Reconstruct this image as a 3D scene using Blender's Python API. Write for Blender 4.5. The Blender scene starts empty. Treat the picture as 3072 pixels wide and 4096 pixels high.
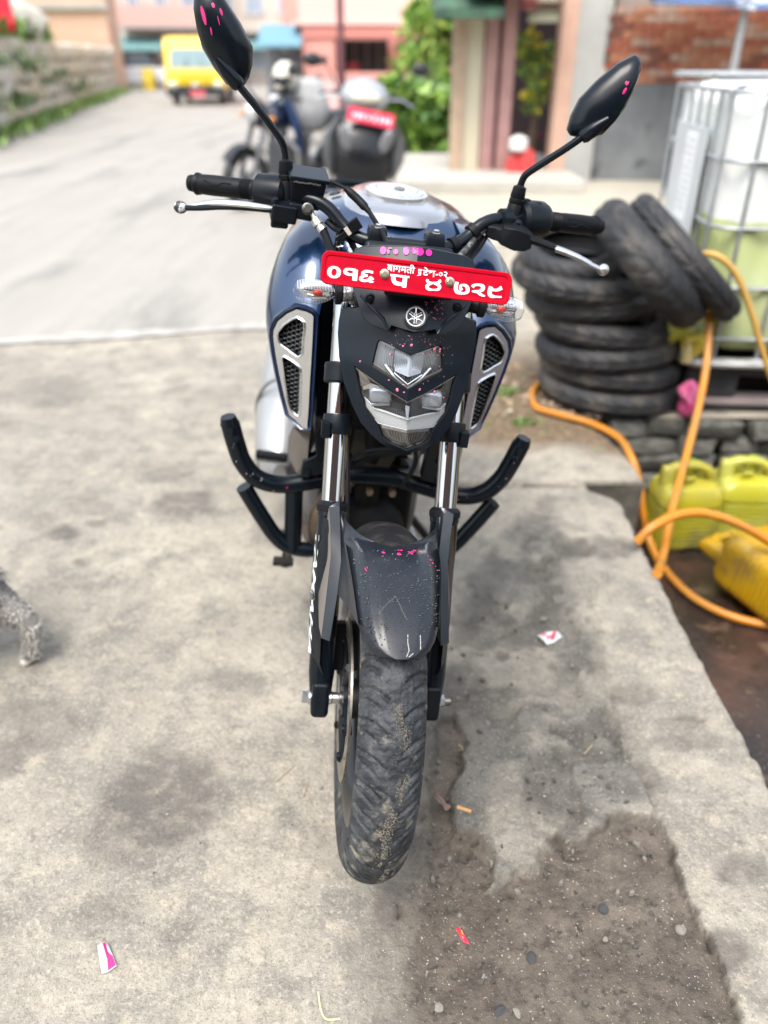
import bpy, bmesh, math, random
import numpy as np
from mathutils import Vector, Matrix
from mathutils.geometry import delaunay_2d_cdt
from mathutils.bvhtree import BVHTree
random.seed(7); rng = np.random.default_rng(7)
sc = bpy.context.scene
COL = sc.collection
R = math.radians
# ---------------------------------------------------------------- camera, sky, sun, exposure
CAM_H, PITCH, FPX = 1.275, R(30), 3148.0
cd = bpy.data.cameras.new('camera'); cam = bpy.data.objects.new('camera', cd); COL.objects.link(cam)
cam.location = (0, 0, CAM_H); cam.rotation_euler = (R(60), 0, 0)
cd.sensor_width = 36; cd.sensor_fit = 'AUTO'; cd.lens = FPX/4096*36
cd.clip_start = .02; cd.clip_end = 600
cd.dof.use_dof = True; cd.dof.focus_distance = 1.21; cd.dof.aperture_fstop = 1.85
sc.camera = cam
SUN_EL, SUN_AZ = R(62), R(205)          # high, from behind the camera's left shoulder
w = bpy.data.worlds.new('World'); sc.world = w; w.use_nodes = True
nt = w.node_tree; bgn = nt.nodes['Background']
sky = nt.nodes.new('ShaderNodeTexSky'); sky.sky_type = 'NISHITA'; sky.sun_disc = False
sky.sun_elevation = SUN_EL; sky.sun_rotation = SUN_AZ
sky.air_density = 1.6; sky.dust_density = 4.0; sky.ozone_density = 1.0
hs = nt.nodes.new('ShaderNodeHueSaturation'); hs.inputs['Saturation'].default_value = .5
nt.links.new(sky.outputs[0], hs.inputs['Color']); nt.links.new(hs.outputs[0], bgn.inputs[0])
bgn.inputs[1].default_value = .15
sd = bpy.data.lights.new('sun', 'SUN'); so = bpy.data.objects.new('sun', sd); COL.objects.link(so)
sd.energy = 1.05; sd.angle = R(26); sd.color = (1, .96, .9)
_d = Vector((math.sin(SUN_AZ)*math.cos(SUN_EL), math.cos(SUN_AZ)*math.cos(SUN_EL), math.sin(SUN_EL)))
so.rotation_euler = _d.to_track_quat('Z', 'Y').to_euler(); so.location = (0, 0, 12)
sc.view_settings.view_transform = 'Standard'; sc.view_settings.look = 'None'
sc.view_settings.exposure = 1.42; sc.view_settings.gamma = 1
try: sc.view_settings.use_curve_mapping = False
except Exception: pass
try:
    sc.cycles.use_denoising = True; sc.cycles.max_bounces = 8; sc.cycles.transparent_max_bounces = 16
    sc.cycles.caustics_reflective = False; sc.cycles.caustics_refractive = False
    sc.cycles.sample_clamp_indirect = 6
except Exception: pass

# ---------------------------------------------------------------- materials
MATS = {}
def mat(name, col=(.5, .5, .5), rough=.5, metal=0., col2=None, scale=8., mix=(.35, .65), bump=0., bscale=60.,
        coat=0., spec=.5, stretch=None, detail=6., emit=None, ior=1.5, speck=None, col3=None, scale3=3., mix3=(.55, .7), rough2=None):
    if name in MATS: return MATS[name]
    m = bpy.data.materials.new(name); m.use_nodes = True; t = m.node_tree; b = t.nodes['Principled BSDF']
    b.inputs['Roughness'].default_value = rough; b.inputs['Metallic'].default_value = metal
    b.inputs['Coat Weight'].default_value = coat; b.inputs['Coat Roughness'].default_value = .08
    b.inputs['Specular IOR Level'].default_value = spec; b.inputs['IOR'].default_value = ior
    N = lambda k: t.nodes.new(k); Lk = t.links.new
    tc = N('ShaderNodeTexCoord'); vec = tc.outputs['Object']
    if stretch:
        mp = N('ShaderNodeMapping'); mp.inputs['Scale'].default_value = stretch; Lk(vec, mp.inputs[0]); vec = mp.outputs[0]
    cur = None
    def ramp(sc_, lo, hi, det=detail):
        n = N('ShaderNodeTexNoise'); n.inputs['Scale'].default_value = sc_; n.inputs['Detail'].default_value = det
        n.inputs['Roughness'].default_value = .62
        Lk(vec, n.inputs['Vector']); r = N('ShaderNodeMapRange'); r.inputs[1].default_value = lo; r.inputs[2].default_value = hi
        r.interpolation_type = 'SMOOTHSTEP'; Lk(n.outputs[0], r.inputs[0]); return r.outputs[0]
    def mixc(fac, a, c):
        x = N('ShaderNodeMix'); x.data_type = 'RGBA'; Lk(fac, x.inputs[0])
        for i, q in ((6, a), (7, c)):
            if isinstance(q, tuple): x.inputs[i].default_value = (*q, 1)
            else: Lk(q, x.inputs[i])
        return x.outputs[2]
    cur = tuple(col)
    if col2:
        f = ramp(scale, *mix); cur = mixc(f, cur, tuple(col2))
        if rough2 is not None:
            mr = N('ShaderNodeMapRange'); mr.inputs[3].default_value = rough; mr.inputs[4].default_value = rough2
            Lk(f, mr.inputs[0]); Lk(mr.outputs[0], b.inputs['Roughness'])
    if col3: cur = mixc(ramp(scale3, *mix3), cur, tuple(col3))
    if speck: cur = mixc(ramp(speck[0], speck[1], speck[2], 2.), cur, tuple(speck[3]))
    if isinstance(cur, tuple): b.inputs['Base Color'].default_value = (*cur, 1)
    else: Lk(cur, b.inputs['Base Color'])
    if bump:
        n = N('ShaderNodeTexNoise'); n.inputs['Scale'].default_value = bscale; n.inputs['Detail'].default_value = 5
        Lk(vec, n.inputs['Vector']); bp = N('ShaderNodeBump'); bp.inputs['Strength'].default_value = bump
        bp.inputs['Distance'].default_value = .01; Lk(n.outputs[0], bp.inputs['Height']); Lk(bp.outputs[0], b.inputs['Normal'])
    if emit:
        b.inputs['Emission Color'].default_value = (*col, 1); b.inputs['Emission Strength'].default_value = emit
    MATS[name] = m; return m
def clear(name, tint=(.95, .97, 1.), ior=1.45, rough=.02, add=0.):
    """thin clear plastic or glass: fresnel mix of a mirror coat and see-through body"""
    m = bpy.data.materials.new(name); m.use_nodes = True; t = m.node_tree; t.nodes.remove(t.nodes['Principled BSDF'])
    o = t.nodes['Material Output']; tr = t.nodes.new('ShaderNodeBsdfTransparent'); tr.inputs[0].default_value = (*tint, 1)
    gl = t.nodes.new('ShaderNodeBsdfGlossy'); gl.inputs['Roughness'].default_value = rough
    lw = t.nodes.new('ShaderNodeLayerWeight'); lw.inputs[0].default_value = .5; pw = t.nodes.new('ShaderNodeMath'); pw.operation = 'POWER'; pw.inputs[1].default_value = 3.6
    t.links.new(lw.outputs['Facing'], pw.inputs[0]); ad = t.nodes.new('ShaderNodeMath'); ad.operation = 'MULTIPLY_ADD'; ad.inputs[1].default_value = .8; ad.inputs[2].default_value = .045+add; ad.use_clamp = True
    t.links.new(pw.outputs[0], ad.inputs[0])
    mx = t.nodes.new('ShaderNodeMixShader'); t.links.new(ad.outputs[0], mx.inputs[0]); t.links.new(tr.outputs[0], mx.inputs[1])
    t.links.new(gl.outputs[0], mx.inputs[2]); t.links.new(mx.outputs[0], o.inputs[0]); MATS[name] = m; return m

# ---------------------------------------------------------------- mesh helpers
class MB:
    def __init__(s): s.v = []; s.f = []; s.m = []
    def add(s, vs, fs, mi=0):
        o = len(s.v); s.v += [tuple(map(float, p)) for p in vs]; s.f += [tuple(i+o for i in q) for q in fs]; s.m += [mi]*len(fs)
        return s
    def box(s, c, sz, rot=None, mi=0, taper=(1, 1)):
        x, y, z = sz[0]/2, sz[1]/2, sz[2]/2; tx, ty = taper
        P = [(-x, -y, -z), (x, -y, -z), (x, y, -z), (-x, y, -z), (-x*tx, -y*ty, z), (x*tx, -y*ty, z), (x*tx, y*ty, z), (-x*tx, y*ty, z)]
        if rot is not None:
            M = rot if isinstance(rot, Matrix) else rotm(*rot); P = [M @ Vector(p) for p in P]
        return s.add([(p[0]+c[0], p[1]+c[1], p[2]+c[2]) for p in P], [(3, 2, 1, 0), (4, 5, 6, 7), (0, 1, 5, 4), (1, 2, 6, 5), (2, 3, 7, 6), (3, 0, 4, 7)], mi)
    def tube(s, path, r, n=12, cap=True, closed=False, mi=0, flat=1.):
        P = [Vector(p) for p in path]; k = len(P); rr = r if isinstance(r, (list, tuple)) else [r]*k
        T = []
        for i in range(k):
            a = P[(i-1) % k] if (closed or i > 0) else P[i]; b = P[(i+1) % k] if (closed or i < k-1) else P[i]
            T.append((b-a).normalized())
        u = T[0].orthogonal().normalized() if abs(T[0].z) > .9 else T[0].cross(Vector((0, 0, 1))).normalized(); vs = []
        for i in range(k):
            u = (u - T[i]*u.dot(T[i])).normalized(); v = T[i].cross(u)
            for j in range(n):
                a = 2*math.pi*j/n; vs.append(P[i]+u*math.cos(a)*rr[i]+v*math.sin(a)*rr[i]*flat)
        fs = [(i*n+j, i*n+(j+1) % n, (i+1) % k*n+(j+1) % n, (i+1) % k*n+j) for i in range(k if closed else k-1) for j in range(n)]
        if cap and not closed: fs += [tuple(range(n-1, -1, -1)), tuple(range((k-1)*n, k*n))]
        return s.add(vs, fs, mi)
    def cyl(s, a, b, r0, r1=None, n=16, mi=0, cap=True): return s.tube([a, b], [r0, r0 if r1 is None else r1], n, cap, mi=mi)
    def lathe(s, prof, o=(0, 0, 0), axis=(0, 0, 1), n=32, closed=False, mi=0):
        """prof: (radius, height along axis)"""
        M = Vector(axis).to_track_quat('Z', 'Y').to_matrix(); o = Vector(o); k = len(prof); vs = []
        for r, h in prof:
            for j in range(n):
                a = 2*math.pi*j/n; vs.append(o+M @ Vector((r*math.cos(a), r*math.sin(a), h)))
        fs = [(i*n+j, i*n+(j+1) % n, (i+1) % k*n+(j+1) % n, (i+1) % k*n+j) for i in range(k if closed else k-1) for j in range(n)]
        if not closed:
            if prof[0][0] > 1e-6: fs.append(tuple(range(n-1, -1, -1)))
            if prof[-1][0] > 1e-6: fs.append(tuple(range((k-1)*n, k*n)))
        return s.add(vs, fs, mi)
    def ell(s, c, r, nu=20, nv=12, rot=None, mi=0, p=1.):
        M = rotm(*rot) if rot is not None and not isinstance(rot, Matrix) else (rot or Matrix.Identity(3)); vs = []
        sp = lambda q: math.copysign(abs(q)**p, q)
        for i in range(nv+1):
            t = math.pi*i/nv
            for j in range(nu):
                a = 2*math.pi*j/nu
                q = M @ Vector((r[0]*sp(math.sin(t))*sp(math.cos(a)), r[1]*sp(math.sin(t))*sp(math.sin(a)), r[2]*sp(math.cos(t)))); vs.append((q[0]+c[0], q[1]+c[1], q[2]+c[2]))
        return s.add(vs, [(i*nu+j, (i+1)*nu+j, (i+1)*nu+(j+1) % nu, i*nu+(j+1) % nu) for i in range(nv) for j in range(nu)], mi)
    def prism(s, pts, off, mi=0):
        n = len(pts); P = [Vector(p) for p in pts]; o = Vector(off)
        return s.add(P+[p+o for p in P], [tuple(range(n-1, -1, -1)), tuple(range(n, 2*n))]+[(i, (i+1) % n, n+(i+1) % n, n+i) for i in range(n)], mi)
    def loft(s, rings, closed=True, cap=False, mi=0):
        n = len(rings[0]); vs = [p for r in rings for p in r]; e = n if closed else n-1
        fs = [(i*n+j, i*n+(j+1) % n, (i+1)*n+(j+1) % n, (i+1)*n+j) for i in range(len(rings)-1) for j in range(e)]
        if cap: fs += [tuple(range(n-1, -1, -1)), tuple(range((len(rings)-1)*n, len(rings)*n))]
        return s.add(vs, fs, mi)
    def mirror(s):
        """add the mirror image in x"""
        o = len(s.v); s.v += [(-x, y, z) for x, y, z in s.v]; k = len(s.f)
        s.f += [tuple(o+i for i in reversed(q)) for q in s.f[:k]]; s.m += s.m[:k]; return s
    def flipx(s):
        t = MB(); t.v = [(-x, y, z) for x, y, z in s.v]; t.f = [tuple(reversed(q)) for q in s.f]; t.m = list(s.m); return t
    def xf(s, M):
        M = M.to_4x4(); s.v = [tuple(M @ Vector(p)) for p in s.v]; return s
    def mesh(s, name, mats, ang=35, weld=True):
        me = bpy.data.meshes.new(name); me.from_pydata(s.v, [], s.f); me.validate()
        for m in (mats if isinstance(mats, (list, tuple)) else [mats]): me.materials.append(m)
        if len(me.polygons) == len(s.m): me.polygons.foreach_set('material_index', s.m)
        bm = bmesh.new(); bm.from_mesh(me)
        if weld: bmesh.ops.remove_doubles(bm, verts=bm.verts, dist=1e-5)
        bmesh.ops.recalc_face_normals(bm, faces=bm.faces); bm.to_mesh(me); bm.free()
        me.polygons.foreach_set('use_smooth', [ang > 0]*len(me.polygons))
        if ang > 0: me.set_sharp_from_angle(angle=R(ang))
        me.update(); return me
    def build(s, name, mats, parent=None, ang=35, bev=0, seg=2, weld=True, sub=0, **tags):
        return link(name, s.mesh(name, mats, ang, weld), parent, bev, seg, sub, **tags)
def link(name, me, parent=None, bev=0, seg=2, sub=0, label=None, cat=None, group=None, kind=None):
    o = bpy.data.objects.new(name, me); COL.objects.link(o); o.parent = parent
    if bev:
        b = o.modifiers.new('bevel', 'BEVEL'); b.width = bev; b.segments = seg; b.limit_method = 'ANGLE'; b.angle_limit = R(40); b.harden_normals = True
    if sub:
        b = o.modifiers.new('sub', 'SUBSURF'); b.levels = sub; b.render_levels = sub
    return tag(o, label, cat, group, kind)
def tag(o, label=None, cat=None, group=None, kind=None):
    for k, q in (('label', label), ('category', cat), ('group', group), ('kind', kind)):
        if q: o[k] = q
    return o
def thing(name, label, cat, loc=(0, 0, 0), rot=(0, 0, 0), group=None):
    o = bpy.data.objects.new(name, None); COL.objects.link(o); o.location = loc; o.rotation_euler = rot; o.empty_display_size = .1
    return tag(o, label, cat, group)
def dup(o, parent=None):
    c = o.copy(); COL.objects.link(c); c.parent = parent
    for ch in list(o.children): dup(ch, c)
    return c
def rotm(rx=0, ry=0, rz=0): return Matrix.Rotation(rz, 3, 'Z') @ Matrix.Rotation(ry, 3, 'Y') @ Matrix.Rotation(rx, 3, 'X')
def frame(o, M3): return Matrix.Translation(Vector(o)) @ M3.to_4x4()
def spline(P, k=6):
    """Catmull-Rom through points"""
    P = [np.array(p, float) for p in P]; Q = [2*P[0]-P[1]]+P+[2*P[-1]-P[-2]]; out = []
    for i in range(1, len(Q)-2):
        a, b, c, d = Q[i-1:i+3]
        for j in range(k):
            t = j/k; out.append(tuple(.5*((2*b)+(c-a)*t+(2*a-5*b+4*c-d)*t*t+(3*b-a-3*c+d)*t**3)))
    out.append(tuple(P[-1])); return out
def inside(p, poly):
    x, y = p; c = False; j = len(poly)-1
    for i in range(len(poly)):
        (xi, yi), (xj, yj) = poly[i], poly[j]
        if (yi > y) != (yj > y) and x < (xj-xi)*(y-yi)/(yj-yi)+xi: c = not c
        j = i
    return c
def fill2(outline, holes=(), step=.01):
    """triangulate a 2-D outline with holes; returns points, triangles"""
    P = []; E = []
    for lp in [outline]+list(holes):
        o = len(P); P += [Vector((p[0], p[1])) for p in lp]; E += [(o+i, o+(i+1) % len(lp)) for i in range(len(lp))]
    xs = [p[0] for p in outline]; ys = [p[1] for p in outline]
    def far(q):
        for a, b in E:
            A, B = P[a], P[b]; d = B-A; L2 = d.length_squared
            t = 0 if L2 == 0 else max(0, min(1, (q-A).dot(d)/L2))
            if (q-A-d*t).length < step*.45: return False
        return True
    ex = []; y = min(ys); r = 0
    while y < max(ys):
        x = min(xs)+(step/2 if r % 2 else 0)
        while x < max(xs):
            if inside((x, y), outline) and not any(inside((x, y), h) for h in holes) and far(Vector((x, y))): ex.append(Vector((x, y)))
            x += step
        y += step*.866; r += 1
    V, _, F = delaunay_2d_cdt(P+ex, E, [], 0, 1e-7)[:3]
    T = []
    for f in F:
        c = (sum(V[i][0] for i in f)/len(f), sum(V[i][1] for i in f)/len(f))
        if inside(c, outline) and not any(inside(c, h) for h in holes): T.append(tuple(f))
    return [(v[0], v[1]) for v in V], T
def relief(outline, g, th=.003, holes=(), step=.01, mi=0, mb=None, side_mi=None):
    """outline in bike (x, z); front skin at y = g(x, z), back th behind it, walls round every edge"""
    mb = mb or MB(); V, T = fill2(outline, holes, step); n = len(V)
    vs = [(x, g(x, z), z) for x, z in V]+[(x, g(x, z)+th, z) for x, z in V]
    cnt = {}
    for t in T:
        for a, b in zip(t, t[1:]+t[:1]): cnt[(a, b)] = 1
    bd = [(a, b) for (a, b) in cnt if (b, a) not in cnt]
    mb.add(vs, list(T)+[tuple(n+i for i in reversed(t)) for t in T], mi)
    o = len(mb.v)-2*n
    mb.f += [(o+a, o+n+a, o+n+b, o+b) for a, b in bd]; mb.m += [mi if side_mi is None else side_mi]*len(bd)
    return mb
def skin(name, nodes, edges, m, parent=None, sub=2, **tags):
    me = bpy.data.meshes.new(name); me.from_pydata([n[0] for n in nodes], edges, []); me.materials.append(m)
    o = link(name, me, parent, **tags); o.modifiers.new('skin', 'SKIN')
    for i, n in enumerate(nodes):
        r = n[1] if isinstance(n[1], tuple) else (n[1], n[1]); me.skin_vertices[0].data[i].radius = r
        me.skin_vertices[0].data[i].use_root = (i == 0)
    s = o.modifiers.new('sub', 'SUBSURF'); s.levels = sub; s.render_levels = sub
    o.modifiers['skin'].use_smooth_shade = True; return o
def text_mb(body, size, offset=.0, extrude=.0):
    c = bpy.data.curves.new('lettering', 'FONT'); c.body = body; c.size = size; c.offset = offset; c.extrude = extrude; c.resolution_u = 4
    o = bpy.data.objects.new('lettering', c); COL.objects.link(o); bpy.context.view_layer.update()
    me = bpy.data.meshes.new_from_object(o.evaluated_get(bpy.context.evaluated_depsgraph_get()))
    mb = MB(); mb.add([v.co[:] for v in me.vertices], [tuple(p.vertices) for p in me.polygons])
    bpy.data.objects.remove(o); bpy.data.curves.remove(c); bpy.data.meshes.remove(me); return mb
# pixel of the photograph -> ray / ground point (used once, to measure where things stand)
def ray(px, py):
    u = (px*1.8517-1536)/FPX; v = (py*1.8517-2048)/FPX
    return Vector((u, math.cos(PITCH)-v*math.sin(PITCH), -math.sin(PITCH)-v*math.cos(PITCH)))
def gp(px, py, z=0.): r = ray(px, py); t = (z-CAM_H)/r.z; return Vector((0, 0, CAM_H))+r*t
def yp(px, py, y): r = ray(px, py); return Vector((0, 0, CAM_H))+r*(y/r.y)
# ================================================================ ground, road, pit
def vnoise(x, y, seed=0):
    xi = np.floor(x).astype(np.int64); yi = np.floor(y).astype(np.int64); fx = x-xi; fy = y-yi
    fx = fx*fx*(3-2*fx); fy = fy*fy*(3-2*fy)
    def hsh(a, b):
        n = (a*374761393+b*668265263+seed*982451653) & 0x7fffffff; n = ((n ^ (n >> 13))*1274126177) & 0x7fffffff
        return ((n ^ (n >> 16)) & 0xffff)/65535.
    return (hsh(xi, yi)*(1-fx)+hsh(xi+1, yi)*fx)*(1-fy)+(hsh(xi, yi+1)*(1-fx)+hsh(xi+1, yi+1)*fx)*fy
def fbm(x, y, s, o=4, seed=0, gain=.5):
    t = 0; a = 1; n = 0
    for k in range(o): t = t+a*vnoise(x*s*2**k+17.3*k, y*s*2**k-9.1*k, seed+k); n += a; a *= gain
    return t/n
def gproj(x, y):
    dep = y*math.cos(PITCH)+CAM_H*math.sin(PITCH); dep = np.maximum(dep, .2)
    return 829.5+1700*x/dep, 1106+1700*(CAM_H*math.cos(PITCH)-y*math.sin(PITCH))/dep
def sdf(px, py, poly):
    """signed distance to a polygon (positive inside)"""
    d = np.full(px.shape, 1e9); ins = np.zeros(px.shape, bool); n = len(poly)
    for i in range(n):
        (ax, ay), (bx, by) = poly[i], poly[(i+1) % n]; ex, ey = bx-ax, by-ay; wx, wy = px-ax, py-ay
        t = np.clip((wx*ex+wy*ey)/(ex*ex+ey*ey+1e-12), 0, 1); d = np.minimum(d, np.hypot(wx-ex*t, wy-ey*t))
        c = ((ay > py) != (by > py)) & (px < (bx-ax)*(py-ay)/((by-ay) if by != ay else 1e-9)+ax); ins ^= c
    return np.where(ins, d, -d)
MUD = [gp(*q)[:2] for q in [(800, 2500), (840, 2300), (855, 2140), (862, 2040), (895, 1930), (918, 1800), (925, 1700), (940, 1560), (985, 1530), (1012, 1600), (975, 1700), (992, 1787), (1034, 1782), (1062, 1850),
        (1060, 1917), (1097, 1908), (1159, 1863), (1190, 1823), (1208, 1796), (1248, 1806), (1302, 1783), (1311, 1760), (1378, 1756), (1427, 1763), (1454, 1823), (1476, 1917), (1503, 1966), (1543, 2037), (1615, 2212), (1700, 2500)]]
STAINS = [(330, 1730, 165, 105, .8), (250, 1830, 110, 60, .5), (395, 1092, 75, 36, .8), (372, 1022, 62, 26, .6), (135, 1152, 40, 20, .9), (200, 1095, 55, 22, .45), (175, 1215, 20, 9, .6), (205, 1130, 26, 9, .6), (600, 900, 60, 22, .3),
          (450, 900, 90, 22, .35), (330, 1010, 40, 20, .4), (60, 1560, 90, 60, .5), (10, 1640, 40, 40, .6), (480, 860, 120, 25, .3), (90, 850, 110, 40, .4), (40, 920, 60, 20, .3), (980, 1650, 60, 120, .6), (1010, 1480, 60, 70, .7),
          (1060, 1600, 80, 90, .7), (1130, 1520, 70, 60, .5), (1000, 1330, 40, 60, .6), (1100, 1260, 90, 50, .45), (1290, 1180, 95, 26, .75), (1180, 1130, 60, 18, .45), (1200, 1700, 110, 60, .55), (1340, 1690, 90, 40, .6), (1480, 1560, 70, 25, .5),
          (1560, 2050, 60, 60, .8), (1600, 1880, 60, 40, .6), (1500, 1600, 120, 20, .4), (1590, 1480, 40, 50, .5), (850, 1960, 60, 60, .8), (780, 2050, 60, 90, .35), (1370, 1500, 60, 25, .4), (1040, 985, 50, 12, .2), (700, 1830, 60, 60, .3), (520, 1480, 70, 30, .25), (240, 1960, 90, 40, .35)]
def xe(y): return np.where(y < 2.36, .78, np.where(y < 2.42, .70, .905-.25*np.clip(y-2.62, 0, .4)))
lx = np.concatenate([[-70, -45, -30, -20, -14, -10, -7, -5, -4, -3.2, -2.6], np.arange(-2.2, -1.0, .03), np.arange(-1.0, .0, .0095), np.linspace(0, .78, 131)])
ly = np.concatenate([[-8, -4, -2, -1, -.4, 0, .2, .35], np.arange(.45, 1.75, .006), np.arange(1.75, 2.34, .0095), np.arange(2.34, 2.45, .006), np.arange(2.45, 3.3, .014), np.arange(3.3, 6, .06), [6.5, 7, 8, 9, 10, 12, 14, 17, 20, 25, 30, 40, 55, 75, 100, 150]])
GX, GY = np.meshgrid(lx, ly); FX = np.clip((GX-0)/(.78), 0, 1)
edge = xe(GY)+(.010*(fbm(GY, GY*0, 9, 3, 5)-.5)+.014*(fbm(GY, GY*0, 38, 3, 6)-.5))*(GY < 3.2)
edge = edge-np.where((GY > 2.25) & (GY < 2.36), ((GY-2.25)/.11)**2*.09, 0)      # rounded slab corner
GX = np.where(GX > 0, FX*edge, GX)
px, py = gproj(GX, GY)
jit = .030*(fbm(GX, GY, 14, 4, 11)-.5)+.024*(fbm(GX, GY, 48, 3, 12)-.5)
sd_ = sdf(GX, GY, MUD)+jit
soft = np.clip((945-px)/70, 0, 1); mud = np.clip((sd_+.02*soft)/(.006+.12*soft+.035*np.clip(fbm(GX, GY, 7, 2, 14)*2.4-.8, 0, 1))+.5, 0, 1)
DIRT = [gp(*q)[:2] for q in [(880, 2000), (930, 1500), (985, 1280), (1060, 1150), (1190, 1080), (1246, 1210), (1320, 1486), (1372, 1610), (1412, 1715), (1432, 1765), (1300, 1790), (1180, 1850), (1000, 1940)]]
CRK = [gp(*q)[:2] for q in [(1262, 1260), (1290, 1340), (1300, 1430), (1322, 1500), (1330, 1610), (1372, 1650), (1398, 1690), (1412, 1730), (1428, 1766)]]
stain = np.zeros_like(GX)
for sx, sy, rx, ry, st in STAINS:
    d = np.hypot((px-sx)/rx, (py-sy)/ry)+1.1*(fbm(GX, GY, 7, 5, 21)-.5)+.35*(fbm(GX, GY, 45, 3, 22)-.5)
    stain = np.maximum(stain, st*np.clip((1.08-d)/.42, 0, 1))
dd = sdf(GX, GY, DIRT)+.16*(fbm(GX, GY, 6, 5, 23)-.5)+.05*(fbm(GX, GY, 40, 3, 24)-.5); grime = (np.clip(dd/.07+.35, 0, 1)*np.clip(1.05-1.0*np.clip((fbm(GX, GY, 8, 5, 25)-.55)*5, 0, .62), 0, 1))
near = np.clip((3.6-GY)/1.0, 0, 1)*np.clip((GX+2.4)/.6, 0, 1)
hgt = near*(.006*(fbm(GX, GY, 4, 4, 31)-.5)+.0065*(fbm(GX, GY, 28, 4, 32)-.5)+.003*(fbm(GX, GY, 95, 2, 38)-.5))
hgt = hgt-np.clip(sd_/(.006+.14*soft)+.3, 0, 1)*.016+mud*(.020*(fbm(GX, GY, 9, 5, 33)-.5)+.008*(fbm(GX, GY, 60, 3, 39)-.5))
# flaked screed in the grey zone beside the tyre
fl = fbm(GX, GY, 9, 4, 41); flake = np.clip((fl-.53)/.012, 0, 1)*np.clip(np.maximum(stain, grime)*1.6-.2, 0, 1)*(GX > .02)*(GY < 2.2)
hgt = hgt-.010*flake
for (ax, ay), (bx_, by_) in zip(CRK, CRK[1:]):
    t_ = np.clip(((GX-ax)*(bx_-ax)+(GY-ay)*(by_-ay))/((bx_-ax)**2+(by_-ay)**2), 0, 1); hgt = hgt-.009*np.clip(1-np.hypot(GX-ax-(bx_-ax)*t_, GY-ay-(by_-ay)*t_)/.010+jit*8, 0, 1)
gap = (GY > 2.365) & (GY < 2.415) & (GX > .2+.0*GY); gd = np.clip(1-np.abs(GY-2.39-.010*(fbm(GX, GY*0, 6, 3, 51)-.5))/.016, 0, 1)*np.clip((GX-.10)/.25, 0, 1)
hgt = hgt-.06*np.minimum(1, gd*2.)
sd2 = np.clip(GX-(edge-.012), 0, .012)/.012; hgt = hgt-.012*sd2**2*(GY < 3.1)       # worn slab edge
shadev = np.clip(flake*.35+gd+np.clip(1.3-np.abs(sd_-.003)/.006, 0, 1)*(1-soft)*np.clip(fbm(GX, GY, 9, 3, 77)*3.4-1.1, 0, 1), 0, 1)  # darkens gap and flakes, with a painted shadow line along the mud step
soil = np.clip((GY-2.62)/.16+1.6*(fbm(GX, GY, 6, 4, 61)-.5), 0, 1)*np.clip((GX-.12)/.3, 0, 1)*np.clip((4.2-GY)/.7, 0, 1)
ny, nx = GX.shape
gv = np.stack([GX, GY, hgt], -1).reshape(-1, 3); I = np.arange(ny*nx).reshape(ny, nx)
gf = np.stack([I[:-1, :-1], I[:-1, 1:], I[1:, 1:], I[1:, :-1]], -1).reshape(-1, 4)
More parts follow.
